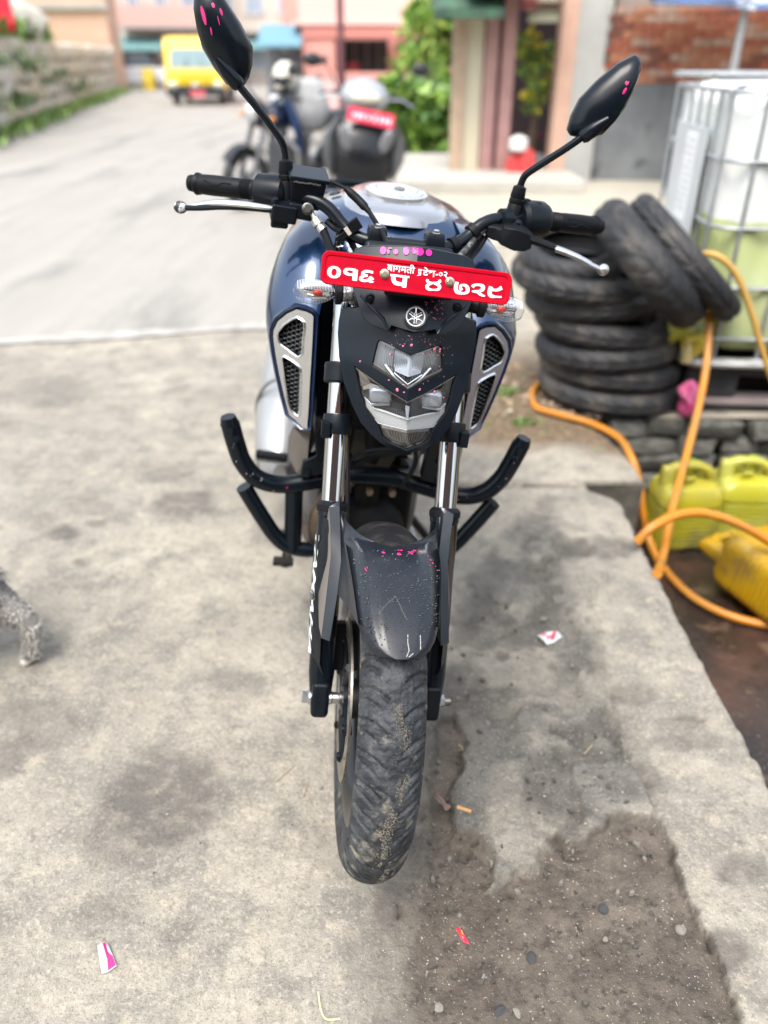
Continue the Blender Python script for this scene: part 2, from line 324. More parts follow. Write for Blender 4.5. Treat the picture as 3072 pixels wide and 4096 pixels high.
# skirt of the slab down into the pit
ng_ = len(gf); sk = gv[I[:, -1]].copy(); sk[:, 2] = -.34; sk[:, 0] -= .004; o = len(gv); gv = np.vstack([gv, sk]); e = I[:, -1]; s2 = np.arange(ny)+o
gf = np.vstack([gf, np.stack([e[:-1], s2[:-1], s2[1:], e[1:]], -1)[ly[:-1] < 3.0]])
me = bpy.data.meshes.new('ground'); me.from_pydata(gv.tolist(), [], gf.tolist())
for nm, a in (('mud', mud), ('stain', stain), ('cavity_shade', shadev), ('soil', soil), ('grime', grime)):
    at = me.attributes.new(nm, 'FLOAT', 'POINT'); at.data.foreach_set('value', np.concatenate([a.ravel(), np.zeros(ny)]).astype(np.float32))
me.polygons.foreach_set('use_smooth', [True]*len(me.polygons)); me.set_sharp_from_angle(angle=R(60))
def ground_mat(name, c1, c2, c3):
    m = bpy.data.materials.new(name); m.use_nodes = True; t = m.node_tree; b = t.nodes['Principled BSDF']; N = t.nodes.new; K = t.links.new
    tc = N('ShaderNodeTexCoord')
    def noise(s, lo, hi, det=8, rgh=.65):
        n = N('ShaderNodeTexNoise'); n.inputs['Scale'].default_value = s; n.inputs['Detail'].default_value = det; n.inputs['Roughness'].default_value = rgh
        K(tc.outputs['Object'], n.inputs['Vector']); r = N('ShaderNodeMapRange'); r.inputs[1].default_value = lo; r.inputs[2].default_value = hi; K(n.outputs[0], r.inputs[0]); return r.outputs[0]
    def mx(f, a, c, k=1.):
        x = N('ShaderNodeMix'); x.data_type = 'RGBA'
        if k != 1.:
            q = N('ShaderNodeMath'); q.operation = 'MULTIPLY'; q.inputs[1].default_value = k; K(f, q.inputs[0]); f = q.outputs[0]
        K(f, x.inputs[0])
        for i, z in ((6, a), (7, c)):
            if isinstance(z, tuple): x.inputs[i].default_value = (*z, 1)
            else: K(z, x.inputs[i])
        return x.outputs[2]
    def attr(nm): a = N('ShaderNodeAttribute'); a.attribute_name = nm; return a.outputs['Fac']
    c = mx(noise(2.4, .40, .60), c1, c2); c = mx(noise(1.1, .50, .66, 9, .7), c, (.165, .158, .145), .75); c = mx(noise(4.6, .56, .66, 9, .75), c, (.125, .118, .107), .6); c = mx(noise(8, .47, .64), c, c3, .8); c = mx(noise(17, .54, .66), c, (.42, .37, .28), .55)
    c = mx(noise(40, .50, .64, 7, .78), c, tuple(.42*q for q in c1), .62); c = mx(noise(120, .52, .64, 4, .7), c, tuple(min(1, 1.3*q) for q in c1), .5)
    c = mx(noise(260, .57, .65, 3), c, tuple(.30*q for q in c1), .6)
    sn = N('ShaderNodeMath'); sn.operation = 'MULTIPLY'; K(attr('stain'), sn.inputs[0]); K(noise(26, .22, .52), sn.inputs[1])
    c = mx(sn.outputs[0], c, (.098, .090, .082), .95)
    gc = mx(noise(13, .38, .62), (.080, .077, .070), (.165, .157, .140)); gc = mx(noise(52, .50, .64, 6, .75), gc, (.055, .050, .043), .8); gc = mx(noise(150, .58, .68, 3), gc, (.34, .32, .28), .7)
    gn = N('ShaderNodeMath'); gn.operation = 'MULTIPLY_ADD'; gn.inputs[1].default_value = .75; K(noise(20, .3, .7, 8, .72), gn.inputs[0]); gn.inputs[2].default_value = .55; gm_ = N('ShaderNodeMath'); gm_.operation = 'MULTIPLY'; gm_.use_clamp = True; K(gn.outputs[0], gm_.inputs[0]); K(attr('grime'), gm_.inputs[1]); c = mx(gm_.outputs[0], c, gc)
    soilc = mx(noise(30, .4, .6), (.19, .135, .085), (.10, .075, .05)); soilc = mx(noise(55, .58, .66, 3), soilc, (.36, .27, .18)); soilc = mx(noise(14, .62, .7, 3), soilc, (.10, .17, .04))
    c = mx(attr('soil'), c, soilc)
    mudc = mx(noise(9, .35, .65), (.072, .058, .047), (.145, .122, .098)); mudc = mx(noise(38, .50, .66, 6), mudc, (.050, .041, .034), .8); mudc = mx(noise(70, .58, .72, 3), mudc, (.030, .026, .022)); mudc = mx(noise(210, .66, .72, 2), mudc, (.42, .39, .34)); mudc = mx(noise(2.5, .55, .75), mudc, (.17, .145, .12))
    c = mx(attr('mud'), c, mudc); c = mx(attr('cavity_shade'), c, (.045, .038, .03), .8)
    K(c, b.inputs['Base Color'])
    rr = N('ShaderNodeMapRange'); rr.inputs[3].default_value = .88; rr.inputs[4].default_value = .62; K(attr('mud'), rr.inputs[0]); K(rr.outputs[0], b.inputs['Roughness']); b.inputs['Specular IOR Level'].default_value = .3
    h1 = noise(95, 0, 1, 6, .7); h2 = noise(22, 0, 1, 5); ad = N('ShaderNodeMath'); ad.operation = 'MULTIPLY_ADD'; ad.inputs[1].default_value = 2.; K(h2, ad.inputs[0]); K(h1, ad.inputs[2])
    bp = N('ShaderNodeBump'); bp.inputs['Strength'].default_value = .8; bp.inputs['Distance'].default_value = .006; K(ad.outputs[0], bp.inputs['Height']); K(bp.outputs[0], b.inputs['Normal'])
    return m
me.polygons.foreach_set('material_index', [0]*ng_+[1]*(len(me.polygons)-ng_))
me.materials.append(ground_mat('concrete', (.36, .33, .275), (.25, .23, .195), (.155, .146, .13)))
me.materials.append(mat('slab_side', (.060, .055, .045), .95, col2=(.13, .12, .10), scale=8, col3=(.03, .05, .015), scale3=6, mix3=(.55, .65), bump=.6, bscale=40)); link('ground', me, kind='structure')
# dirt bank behind the pit, carrying the tank (top level with the slab)
g2 = MB(); xs = [.905-.25*.34, 1.2, 1.7, 2.5, 4, 8, 20, 70]; ys = [2.985, 3.2, 3.6, 4.2, 5, 7, 10, 16, 30, 60, 150]
P = [[(x if i else float(xe(np.array(y)))+.001, y, -.004 if (i or j) else -.01) for i, x in enumerate(xs)] for j, y in enumerate(ys)]
g2.loft(P, closed=False)
g2.build('bank_ground', mat('bank_soil', (.26, .235, .185), .9, col2=(.33, .30, .24), scale=1.2, col3=(.12, .11, .08), scale3=5, bump=.4, bscale=50), ang=0, kind='structure')
# pit floor and its far sides
MB().add([(.4, -8, -.32), (9, -8, -.32), (9, 3.2, -.32), (.4, 3.2, -.32)], [(0, 1, 2, 3)]).build('pit_floor', mat('wet_floor', (.060, .030, .020), .42, col2=(.020, .014, .012), scale=3.5, mix=(.4, .6), col3=(.12, .075, .05), scale3=7, mix3=(.58, .72), bump=.35, bscale=30, speck=(160, .66, .72, (.25, .2, .17)), rough2=.25), kind='structure')
# pale cement strip and road beyond it
LA, LB = Vector((-1.97, 3.93)), Vector((-.634, 4.249)); ld = (LB-LA).normalized(); ln = Vector((-ld.y, ld.x))
rp = [LA-ld*8, LB+ld*1.3, Vector((.9, 6.2)), Vector((.25, 9.2)), Vector((-1.2, 16)), Vector((-3.2, 27)), Vector((-5.5, 48)), Vector((-15.5, 48)), Vector((-11.6, 38)), Vector((-7.5, 16.7)), Vector((-5.6, 8))]
MB().add([(p.x, p.y, .004) for p in rp], [tuple(range(len(rp)))]).build('road', mat('road_surface', (.265, .252, .228), .85, col2=(.30, .285, .258), scale=1.1, stretch=(1.6, .35, 1), col3=(.185, .178, .165), scale3=1.15, mix3=(.47, .72), bump=.3, bscale=40), kind='structure')
st = []
for k in range(121):
    a = -6+7.9*k/120; p = LA+ld*a; nz = lambda q: float(fbm(np.array(a*2.3+q), np.array(q*3.1), 3, 4, 91))-.5; wv = .050+.045*nz(1.)+.012*math.sin(k*.4); c = .018*math.sin(k*.22)+.03*nz(5.)
    st.append([(*(p+ln*(c-max(.012, wv))), .008), (*(p+ln*(c+max(.012, wv*1.2+.03*nz(9.)))), .008)])
MB().loft(st, closed=False).build('road_line', mat('cement_line', (.355, .345, .325), .85, col2=(.27, .26, .235), scale=9, mix=(.42, .6)), kind='structure')
# stone ledge under the tank, facing the pit
def stone_mesh(nm, m, n=6, sub=2):
    out = []
    for k in range(n):
        bm = bmesh.new(); bmesh.ops.create_cube(bm, size=1.)
        bmesh.ops.bevel(bm, geom=bm.edges[:], offset=.16, segments=1, affect='EDGES')
        rs = random.Random(k*3+1)
        for v in bm.verts: v.co += Vector((rs.uniform(-.07, .07), rs.uniform(-.09, .09), rs.uniform(-.07, .07)))
        me = bpy.data.meshes.new(nm); bm.to_mesh(me); bm.free(); me.materials.append(m); me.polygons.foreach_set('use_smooth', [True]*len(me.polygons)); me.set_sharp_from_angle(angle=R(40)); out.append(me)
    return out
ledge = MB().box((3.5, 3.20, -.168), (5.3, .30, .33)).build('stone_ledge', mat('ledge_core', (.03, .028, .024), .95, bump=.4), kind='structure')
lst = stone_mesh('stone', mat('ledge_stone', (.070, .068, .060), .85, col2=(.15, .145, .13), scale=5, col3=(.035, .045, .022), scale3=9, mix3=(.5, .65), bump=.6, bscale=35))
for row in range(4):
    x = .86+.05*(row % 2)
    while x < 2.7:
        ww = random.uniform(.10, .24); s = link('stone', random.choice(lst), ledge); s.location = (x+ww/2, 3.03+random.uniform(-.015, .015), -.285+row*.078); s.scale = (ww*.98, .12, .080*random.uniform(.8, 1.12))
        s.rotation_euler = (random.uniform(-.1, .1), random.uniform(-.07, .07), random.uniform(-.1, .1)); x += ww+.008
# ================================================================ the motorcycle in the middle
LEAN, YAW = R(6.31), R(4.13)
bike = thing('motorcycle', 'navy and black motorcycle leaning in the foreground, red plate over its headlight', 'motorcycle', (-.047, 1.036, 0), (0, LEAN, YAW))
BR = np.array(rotm(0, LEAN, YAW)); BC = BR.T @ np.array([.047, -1.036, CAM_H])
def bray(s):
    u = (s[0]-1536)/FPX; v = (s[1]-2048)/FPX
    return BR.T @ np.array([u, math.cos(PITCH)-v*math.sin(PITCH), -math.sin(PITCH)-v*math.cos(PITCH)])
def LY(s, Y): r = bray(s); return BC+(Y-BC[1])/r[1]*r
def LS(s, g):
    Y = .15
    for _ in range(12): q = LY(s, Y); Y = g(q[0], q[2])
    return LY(s, Y)
def crop(x, y, k): return lambda *a: (x+k*a[0], y+k*a[1])
C3 = crop(1000, 1000, .6932); HH = crop(1350, 1300, .33153); PA = crop(1280, 1030, .25317); PB = crop(1640, 1060, .25317); SH = crop(1050, 1200, .24876)
HB1 = crop(700, 600, .60277); HB2 = crop(1600, 600, .60277); CR = crop(850, 1650, .7836); FD = crop(1150, 2000, .45208); FK = crop(1150, 2050, .20342)
TC = crop(1250, 950, .5124); OO = crop(0, 0, 1.8517); TK = crop(1200, 750, .36166); LG = crop(1000, 1700, .31646)
# ---- materials of the bike
black = mat('black_plastic', (.003, .0055, .009), .38, col2=(.006, .009, .013), scale=30, spec=.20)
satin = mat('satin_black_paint', (.003, .006, .010), .25, spec=.26)
cowlm = mat('cowl_black', (.004, .008, .014), .30, spec=.24, col2=(.007, .011, .018), scale=14)
greyp = mat('dark_grey_plastic', (.017, .022, .030), .38, spec=.30, col2=(.024, .029, .037), scale=12)
rubber = mat('rubber_black', (.004, .005, .007), .5, spec=.18)
taupe = mat('taupe_plastic', (.16, .145, .13), .5)
chrome = mat('chrome', (.46, .47, .49), .05, 1.)
brushed = mat('brushed_silver', (.66, .68, .71), .22, 1.)
alu = mat('aluminium', (.56, .57, .58), .35, 1.)
zinc = mat('zinc_bolt', (.66, .60, .45), .3, 1.)
steel = mat('worn_steel', (.42, .40, .37), .36, 1., col2=(.30, .27, .23), scale=60)
rust = mat('rusty_metal', (.14, .075, .045), .7, .3, col2=(.08, .06, .05), scale=20)
navy = mat('navy_paint', (.008, .032, .092), .25, .5, coat=1.)
navyd = mat('navy_rim_paint', (.006, .022, .075), .3, .4, coat=.8)
topm = mat('tank_top_plastic', (.30, .31, .34), .18, .6, coat=.6)
pink = mat('pink_paint', (.62, .01, .15), .55)
red = mat('plate_red', (.42, .0, .012), .45, spec=.12)
redface = mat('plate_red_face', (.43, .0, .017), .5, col2=(.37, .0, .013), scale=35, spec=.12)
wht = mat('white_print', (.74, .80, .84), .5)
glass = clear('lens_clear', (.96, .97, .98), 1.42, .03, .05)
smoke = clear('lens_smoked', (.62, .65, .70), 1.45, .04)
dark = mat('engine_black', (.004, .004, .005), .6, spec=.2)
dirty = mat('dusty_black', (.010, .010, .010), .75, col2=(.038, .033, .026), scale=14, spec=.2)
P = bike
def part(name, mb, m, parent=P, ang=35, bev=0, **k): return mb.build(name, m, parent, ang, bev, **k)
def hexbolt(c, ax, r, h, m, parent=P, washer=1.35, name='bolt'):
    mb = MB(); a = Vector(ax).normalized(); c = Vector(c)
    if washer: mb.lathe([(0, 0), (r*washer, 0), (r*washer, h*.22), (r*.95, h*.3)], c, a, 20)
    mb.lathe([(r*.98, h*.2), (r, h*.9), (r*.82, h), (0, h)], c, a, 6); return part(name, mb, m, parent, ang=25)
# ---------------------------------------------------------------- front wheel
AX = Vector((-.004, 0, .296))
def tyre_mesh(ro=.296, wid=.050, hgt=.047, nth=760, na=56, depth=.0045, pitch=38, rimr=.213):
    a = np.linspace(-112, 112, na)*math.pi/180; th = np.arange(nth)*2*math.pi/nth
    A, T = np.meshgrid(a, th); X = wid*np.sin(A); Rr = ro-hgt+hgt*np.cos(A)
    d = np.zeros_like(A); aa = np.abs(A); sg = np.sign(A)
    for (c_, off, lo, hi, wd, dp, mul) in ((.085, 0, .16, 1.45, .0105, 1., 1), (.115, .46, .50, 1.5, .0090, .9, 1), (.02, .23, .95, 1.5, .007, .7, 1), (.06, .30, .05, .42, .006, .5, .5)):
        pt = 2*math.pi/(pitch*mul); tw = T+c_*aa+.035*np.sin(aa*2.6)+sg*pt*.25; ph = (tw/pt+off) % 1.; dist = np.minimum(ph, 1-ph)*pt
        d = np.maximum(d, dp*np.clip(1.7-dist/wd, 0, 1)*np.clip((aa-lo)/.06, 0, 1)*np.clip((hi-aa)/.06, 0, 1))
    Rr = Rr-depth*d*np.cos(A*.6); X = X-depth*.5*d*np.sin(A)
    V = np.stack([X, -Rr*np.sin(T), Rr*np.cos(T)], -1)
    rings = [V[:, i] for i in range(na)]
    e = wid*.72; lip = lambda s, r: np.stack([np.full(nth, s), -r*np.sin(th), r*np.cos(th)], -1)
    rings = [lip(-e, rimr-.004)]+[lip(-e-.006, rimr)]+rings+[lip(e+.006, rimr), lip(e, rimr-.004)]
    mb = MB(); n = nth; vs = np.concatenate(rings); mb.v = [tuple(v) for v in vs.tolist()]
    for i in range(len(rings)-1): mb.f += [(i*n+j, i*n+(j+1) % n, (i+1)*n+(j+1) % n, (i+1)*n+j) for j in range(n)]
    mb.m = [0]*len(mb.f); return mb
tyrem = mat('tyre_rubber', (.018, .021, .026), .56, col2=(.046, .051, .057), scale=34, mix=(.42, .60), col3=(.17, .158, .132), scale3=24, mix3=(.55, .68), bump=.55, bscale=110, spec=.35)
fw = bpy.data.objects.new('front_wheel', None); COL.objects.link(fw); fw.parent = bike; fw.location = AX
part('tyre', tyre_mesh(), tyrem, fw, ang=28, weld=False)
# dried mud cake along the tread
cake = MB(); rs = np.random.default_rng(3)
for k in range(2600):
    th = R(rs.uniform(48, 118)); a = rs.normal(.12+.22*math.sin(th*7), .13); 
    if fbm(np.array(th*9.), np.array(a*4.), 1, 3, 71) < .52: continue
    rr = .249+.047*math.cos(a)+.0006; x = .05*math.sin(a); s = rs.uniform(.0004, .0012); c = Vector((x, -rr*math.sin(th), rr*math.cos(th)))
    n = Vector((math.sin(a), -math.cos(a)*math.sin(th), math.cos(a)*math.cos(th))); u = n.orthogonal().normalized(); v = n.cross(u); q = rs.uniform(0, 6)
    cake.add([c+(u*math.cos(q+i*2.1)+v*math.sin(q+i*2.1))*s for i in range(3)]+[c+n*s*.8], [(0, 1, 3), (1, 2, 3), (2, 0, 3)])
part('dried_mud', cake, mat('mud_dry', (.19, .17, .135), .95), fw, ang=0, kind='stuff', weld=False)
rim = MB().lathe([(.216, -.040), (.212, -.037), (.203, -.034), (.188, -.020), (.184, 0), (.188, .020), (.203, .034), (.212, .037), (.216, .040), (.207, .0405), (.196, .037), (.180, .021), (.176, 0), (.180, -.021), (.196, -.037), (.207, -.0405)], (0, 0, 0), (1, 0, 0), 96, True)
part('rim', rim, mat('rim_black', (.012, .013, .015), .28, spec=.6), fw)
for k in range(5):
    for s in (-1, 1):
        a = 2*math.pi*k/5+s*.16; b = 2*math.pi*k/5+s*.26
        m = MB().tube([(0, -.03*math.sin(a), .03*math.cos(a)), (0, -.10*math.sin(a), .10*math.cos(a)), (0, -.183*math.sin(b), .183*math.cos(b))], [.013, .010, .012], 10, flat=1.3); part('spoke', m, MATS['rim_black'], fw)
part('hub', MB().lathe([(.02, -.05), (.034, -.048), (.036, -.02), (.03, 0), (.036, .02), (.034, .048), (.02, .05)], (0, 0, 0), (1, 0, 0), 32), MATS['rim_black'], fw)
# drilled disc
dm = MB(); nr, nth = 7, 180; rad = np.linspace(.104, .141, nr)
for side, x in ((0, -.0535), (1, -.0495)):
    vs = [(x, -r*math.sin(2*math.pi*j/nth), r*math.cos(2*math.pi*j/nth)) for r in rad for j in range(nth)]; fs = []
    for i in range(nr-1):
        for j in range(nth):
            if 0 < i < nr-2 and (j*5+i*17) % 30 in (0, 1, 2, 3) and i in (1, 3, 4) and j % 6 < 1: continue
            if 0 < i < nr-1 and (j+i*2) % 9 == 0 and i != 0 and i < nr-1 and i != nr-2: continue
            fs.append((i*nth+j, i*nth+(j+1) % nth, (i+1)*nth+(j+1) % nth, (i+1)*nth+j))
    dm.add(vs, fs)
for r in (.104, .141):
    vs = [(x, -r*math.sin(2*math.pi*j/nth), r*math.cos(2*math.pi*j/nth)) for x in (-.0535, -.0495) for j in range(nth)]
    dm.add(vs, [(j, (j+1) % nth, nth+(j+1) % nth, nth+j) for j in range(nth)])
disc = part('brake_disc', dm, steel, fw, ang=25)
ca = MB()
for k in range(6):
    a = math.pi*k/3; ca.tube([(-.050, -.03*math.sin(a), .03*math.cos(a)), (-.0505, -.075*math.sin(a+.2), .075*math.cos(a+.2)), (-.0515, -.106*math.sin(a+.34), .106*math.cos(a+.34))], [.009, .006, .008], 8)
    c = (-.056, -.098*math.sin(a+.3), .098*math.cos(a+.3)); ca.lathe([(0, 0), (.007, .0), (.007, .004), (.004, .006)], c, (-1, 0, 0), 12)
part('disc_carrier', ca.lathe([(.02, -.058), (.036, -.056), (.036, -.046), (.02, -.044)], (0, 0, 0), (1, 0, 0), 24), black, fw)
part('spacer', MB().lathe([(.008, -.0), (.0115, .0), (.012, .004), (.010, .006), (.010, .016), (.012, .018), (.0115, .022), (.008, .022)], (-.079, 0, 0), (1, 0, 0), 24), alu, fw)
# axle with its nuts
ax = MB().cyl((-.124, 0, .296), (.1345, 0, .296), .0075, n=16)
for k in range(5): ax.lathe([(.0076, k*.0028), (.0088, k*.0028+.0007), (.0076, k*.0028+.0014)], (.122, 0, .296), (1, 0, 0), 16)
axo = part('axle', ax, steel)
hexbolt((-.1145, 0, .296), (-1, 0, 0), .0105, .0165, alu, axo, 1.3, 'axle_bolt'); hexbolt((.111, 0, .296), (1, 0, 0), .0112, .012, alu, axo, 1.2, 'axle_nut')
# ---------------------------------------------------------------- fork
RT = math.tan(R(25)); fork = lambda z, x: Vector((x, (z-.296)*RT, z))
rk = Vector((0, math.sin(R(25)), math.cos(R(25))))
for s in (-1, 1):
    x = .0985*s
    part('fork_tube', MB().lathe([(.0192, 0), (.0192, .455)], fork(.535, x), rk, 40), chrome)
    fl = MB().lathe([(.0190, -.005), (.0205, .010), (.0225, .030), (.0228, .22), (.0240, .25), (.0240, .303), (.0255, .305), (.0255, .313), (.021, .315), (.0195, .316)], fork(.31, x), rk, 36)
    leg = part('fork_leg', fl, satin)
    lug = MB().box((0, 0, 0), (.031, .046, .068)); lug.xf(frame((x, .004, .297), rotm(R(-12), 0, 0))); part('axle_lug', lug, black, leg, bev=.008)
    part('dust_seal', MB().lathe([(.0200, .0), (.0270, .001), (.0275, .011), (.0240, .0155), (.0197, .018)], fork(.5935, x), rk, 36), rubber, leg)
    part('fork_collar', MB().lathe([(.0194, 0), (.0240, .001), (.0250, .004), (.0250, .030), (.024, .034), (.0194, .035)], fork(.712, x), rk, 36).box(tuple(fork(.726, x+s*.02)+Vector((0, -.018, 0))), (.014, .018, .026)), black, ang=30)
    # clamp arms of the triple tree
    part('triple_clamp', MB().box((x*.55, .255, .80), (.11, .055, .035), (R(-25), 0, 0)).lathe([(.0207, 0), (.028, .0), (.028, .035), (.0207, .035)], fork(.79, x), rk, 28), black, bev=.004); part('top_clamp', MB().box((x*.55, .315, .945), (.11, .055, .026), (R(-25), 0, 0)).lathe([(.0207, 0), (.027, .0), (.027, .03), (.022, .034), (0, .034)], fork(.918, x), rk, 28), black, bev=.004)
    # fork guard: dark front strip with a taupe outer face
    A = [FD(370, 60), FD(383, 250), FD(386, 500), FD(340, 900), FD(300, 1222)]; Bq = [FD(460, 60), FD(468, 300), FD(474, 540), FD(438, 850), FD(372, 1250)]
    a = [LY(q, y) for q, y in zip(A, (.105, .082, .055, .012, -.018))]; b = [LY(q, y) for q, y in zip(Bq, (.105, .078, .05, .008, -.022))]
    T = [LY(q, y) for q, y in zip([FD(352, 120), FD(318, 330), FD(300, 500), FD(272, 820), FD(278, 1120)], (.135, .125, .105, .06, .015))]
    sy = lambda q: Vector((-s*q[0] if s > 0 else q[0], q[1], q[2]))
    a, b, T = [[sy(q) for q in z] for z in (a, b, T)]
    gm = MB(); bk = [q+Vector((-s*.002, .03, -.004)) for q in b]; gm.loft([bk, b, a, [q+Vector((s*.0006, .0006, 0)) for q in a]], closed=False)
    gm.add([b[0], a[0], bk[0]], [(0, 1, 2)]).add([b[-1], a[-1], bk[-1]], [(0, 1, 2)])
    gd = part('fork_guard', gm, greyp, leg, ang=25)
    T2 = [q+Vector((-s*.004, .035, 0)) for q in T]
    part('guard_panel', MB().loft([a, T, T2], closed=False), taupe, gd, ang=30)
    # black rear face of the guard with the maker's lettering
    q0 = Vector((s*.1255, .10, .56)); MBk = MB()
    prof = [(.595, .1335, .1215), (.52, .10, .1245), (.44, .062, .1255), (.375, .033, .1245), (.355, .026, .116)]
    MBk.loft([[Vector((s*(xx-.020), yy-.038, z)) for z, yy, xx in prof], [Vector((s*(xx-.0065), yy-.012, z)) for z, yy, xx in prof], [Vector((s*xx, yy+.03, z)) for z, yy, xx in prof]], closed=False)
    part('leg_cover', MBk, black, leg, ang=40)
    if s < 0:
        tm = text_mb('YAMAHA', .050, .0016); xs_ = [v[0] for v in tm.v]; w0, w1 = min(xs_), max(xs_); out = MB()
        # letters run down the leg: text x -> down the leg, text y -> rearwards round the cover
        vs = []
        for vx, vy, _ in tm.v:
            t = (vx-w0)/(w1-w0); z = .563-.205*t; yy = np.interp(z, [.33, .37, .44, .52, .60, .66], [.018, .032, .062, .10, .135, .152]); xx = np.interp(z, [.33, .37, .44, .52, .60, .66], [.122, .125, .1255, .1245, .1225, .1215])
            k = 1-vy/.036; q = -.012+.0-.0+.030*(1-k); kk = 1-vy/.036; vs.append((-(xx-.0065+.0065*(.02+.72*kk)+.0009), yy-.0115+.030*kk, z))
        out.add(vs, tm.f); part('lettering', out, wht, leg, ang=0)
        hexbolt((-.1225, .055, .475), (-1, -.35, 0), .0075, .005, chrome, leg, 1.3)
# calliper behind the left leg
part('brake_calliper', MB().box((-.060, .085, .345), (.055, .05, .085), (R(-30), 0, 0)).cyl((-.088, .09, .35), (-.098, .09, .35), .017).cyl((-.088, .075, .315), (-.1, .075, .315), .008), dark, bev=.006)
# ---------------------------------------------------------------- mudguard
TH = [37.2, 36, 34, 31, 27, 22, 16, 10, 4, -1, -4.5]; WD = [.012, .031, .044, .0525, .0585, .062, .0655, .069, .072, .074, .075]
rings = []; rin = []
for t, wv in zip(TH, WD):
    th = R(t); row = []; r2 = []
    for u in np.linspace(-1, 1, 25):
        x = u*wv; lift = .0035*math.exp(-(u/.16)**2) if False else 0
        rr = .3235-.006*(abs(u)**2)*(wv/.06)-.030*max(0, abs(u)-.72)**1.3*(wv/.06)*3+.0026*(1 if abs(u) < .52 else max(0, 1-(abs(u)-.52)/.08))*np.clip((37-t)/6, 0, 1)
        sag = -.0022*(1-min(1, u*u))*np.clip((4-t)/8, 0, 1)*8
        row.append((x-.004, -rr*math.sin(th), .296+rr*math.cos(th)+sag)); rr -= .0035; r2.append((x*.985-.004, -rr*math.sin(th), .296+rr*math.cos(th)+sag))
    rings.append(row); rin.append(r2)
gt_ = LY(FD(474, 112), .106)
for k_ in range(1, 6):
    for RG, dz in ((rings, 0), (rin, -.0035)):
        b0_ = RG[10]; row = []
        for u, p_ in zip(np.linspace(-1, 1, 25), b0_):
            s_ = 1 if u > 0 else -1; w_ = max(0, (abs(u)-.34)/.66)**1.55*k_/5; tg = (s_*(abs(gt_[0])-.003-.012*(1-abs(u))), gt_[1], gt_[2]+.004+dz)
            q_ = [p_[i]+(tg[i]-p_[i])*w_ for i in range(3)]; q_[2] -= .010*math.sin(math.pi*k_/5)*min(1, w_*2.5*(1-w_)*1.6); row.append(tuple(q_))
        RG.append(row)
fm = MB().loft(rings, closed=False).loft(rin, closed=False)
edge_ = lambda g: g[0]+[r[-1] for r in g[1:]]+g[-1][::-1][1:]+[r[0] for r in g[-2:0:-1]]
e1, e2 = edge_(rings), edge_(rin); fm.loft([e1, e2])
fendm = mat('mudguard_plastic', (.010, .013, .019), .25, col2=(.015, .018, .025), scale=9, spec=.40, rough2=.32)
fender = part('mudguard', fm, fendm, ang=50)
def on_fender(t, u, lift=.0):
    wv = np.interp(-t, [-q for q in TH], WD); rr = .3235-.006*(abs(u)**2)*(wv/.06)+.0026*(1 if abs(u) < .52 else max(0, 1-(abs(u)-.52)/.08))*np.clip((37-t)/6, 0, 1)+lift
    th = R(t); sag = -.0022*(1-min(1, u*u))*np.clip((4-t)/8, 0, 1)*8
    return Vector((u*wv-.004, -rr*math.sin(th), .296+rr*math.cos(th)+sag)), Vector((.1*u, -math.sin(th), math.cos(th))).normalized()
# flanks that tie the guard to the fork legs
for s in (-1, 1):
    inner = [Vector((s*(wv+.0)-.004, -.3195*math.sin(R(t))*1., .296+.3195*math.cos(R(t))-.012)) for t, wv in list(zip(TH, WD))[4:]]
    gb = spline([Vector((s*abs(q[0]), q[1]+.004, q[2])) for q in [LY(FD(*p), y) for p, y in (((440, 842), .010), ((456, 700), .028), ((472, 540), .052), ((470, 300), .080), ((476, 110), .106))]], 6)
    tops = [Vector(gb[int(i*(len(gb)-1)/(len(inner)-1))]) for i in range(len(inner))]
    inner += [Vector(rings[10+k_][-1 if s > 0 else 0])+Vector((0, .001, -.001)) for k_ in range(1, 6)]; tops = [Vector(gb[int(i*(len(gb)-1)/(len(inner)-1))]) for i in range(len(inner))]
    mid = [(a*.5+b*.5)+Vector((-s*.004, .004, -.004)) for a, b in zip(inner, tops)]
    out = [q+Vector((s*.006, .012, 0)) for q in tops]
    part('mudguard_flank', MB().loft([inner, mid, tops, out], closed=False), fendm, fender, ang=60)
# rear half of the guard, seen as a dusty hump behind
rg = [[(u*.052-.004, -(.314-.022*abs(u)**2.5)*math.sin(R(t)), .296+(.314-.022*abs(u)**2.5)*math.cos(R(t))) for u in np.linspace(-1, 1, 17)] for t in np.linspace(2, -58, 14)]
part('rear_guard', MB().loft(rg, closed=False).loft([[(x, y+.0, z-.003) for x, y, z in r] for r in rg], closed=False), mat('dusty_plastic', (.010, .010, .012), .6, col2=(.035, .032, .028), scale=22, mix=(.45, .7), spec=.25), fender, ang=60)
def blob(mb, c, n, r, flat=.35, elong=1., k=7, ang=None):
    u = n.orthogonal().normalized(); v = n.cross(u); a0 = random.uniform(0, 6) if ang is None else ang; e1 = u*math.cos(a0)+v*math.sin(a0); e2 = n.cross(e1)
    ring = [c+e1*r*elong*math.cos(2*math.pi*i/k)+e2*r*math.sin(2*math.pi*i/k) for i in range(k)]; r2 = [c+n*r*flat*.75+(q-c)*.62 for q in ring]
    mb.add(ring+r2+[c+n*r*flat], [(i, (i+1) % k, k+(i+1) % k, k+i) for i in range(k)]+[(k+i, k+(i+1) % k, 2*k) for i in range(k)])
drops = MB()
for i in range(430):
    t = random.triangular(2, 36, 20); u = random.uniform(-.95, .95); c, n = on_fender(t, u); blob(drops, c, n, random.choice((.0007, .0009, .0009, .0012, .0015)), .7, random.uniform(1, 1.6), 6)
part('water_drops', drops, mat('water_drop', (.004, .004, .005), .05, spec=.8), fender, ang=80, kind='stuff', weld=False)
sp = MB()
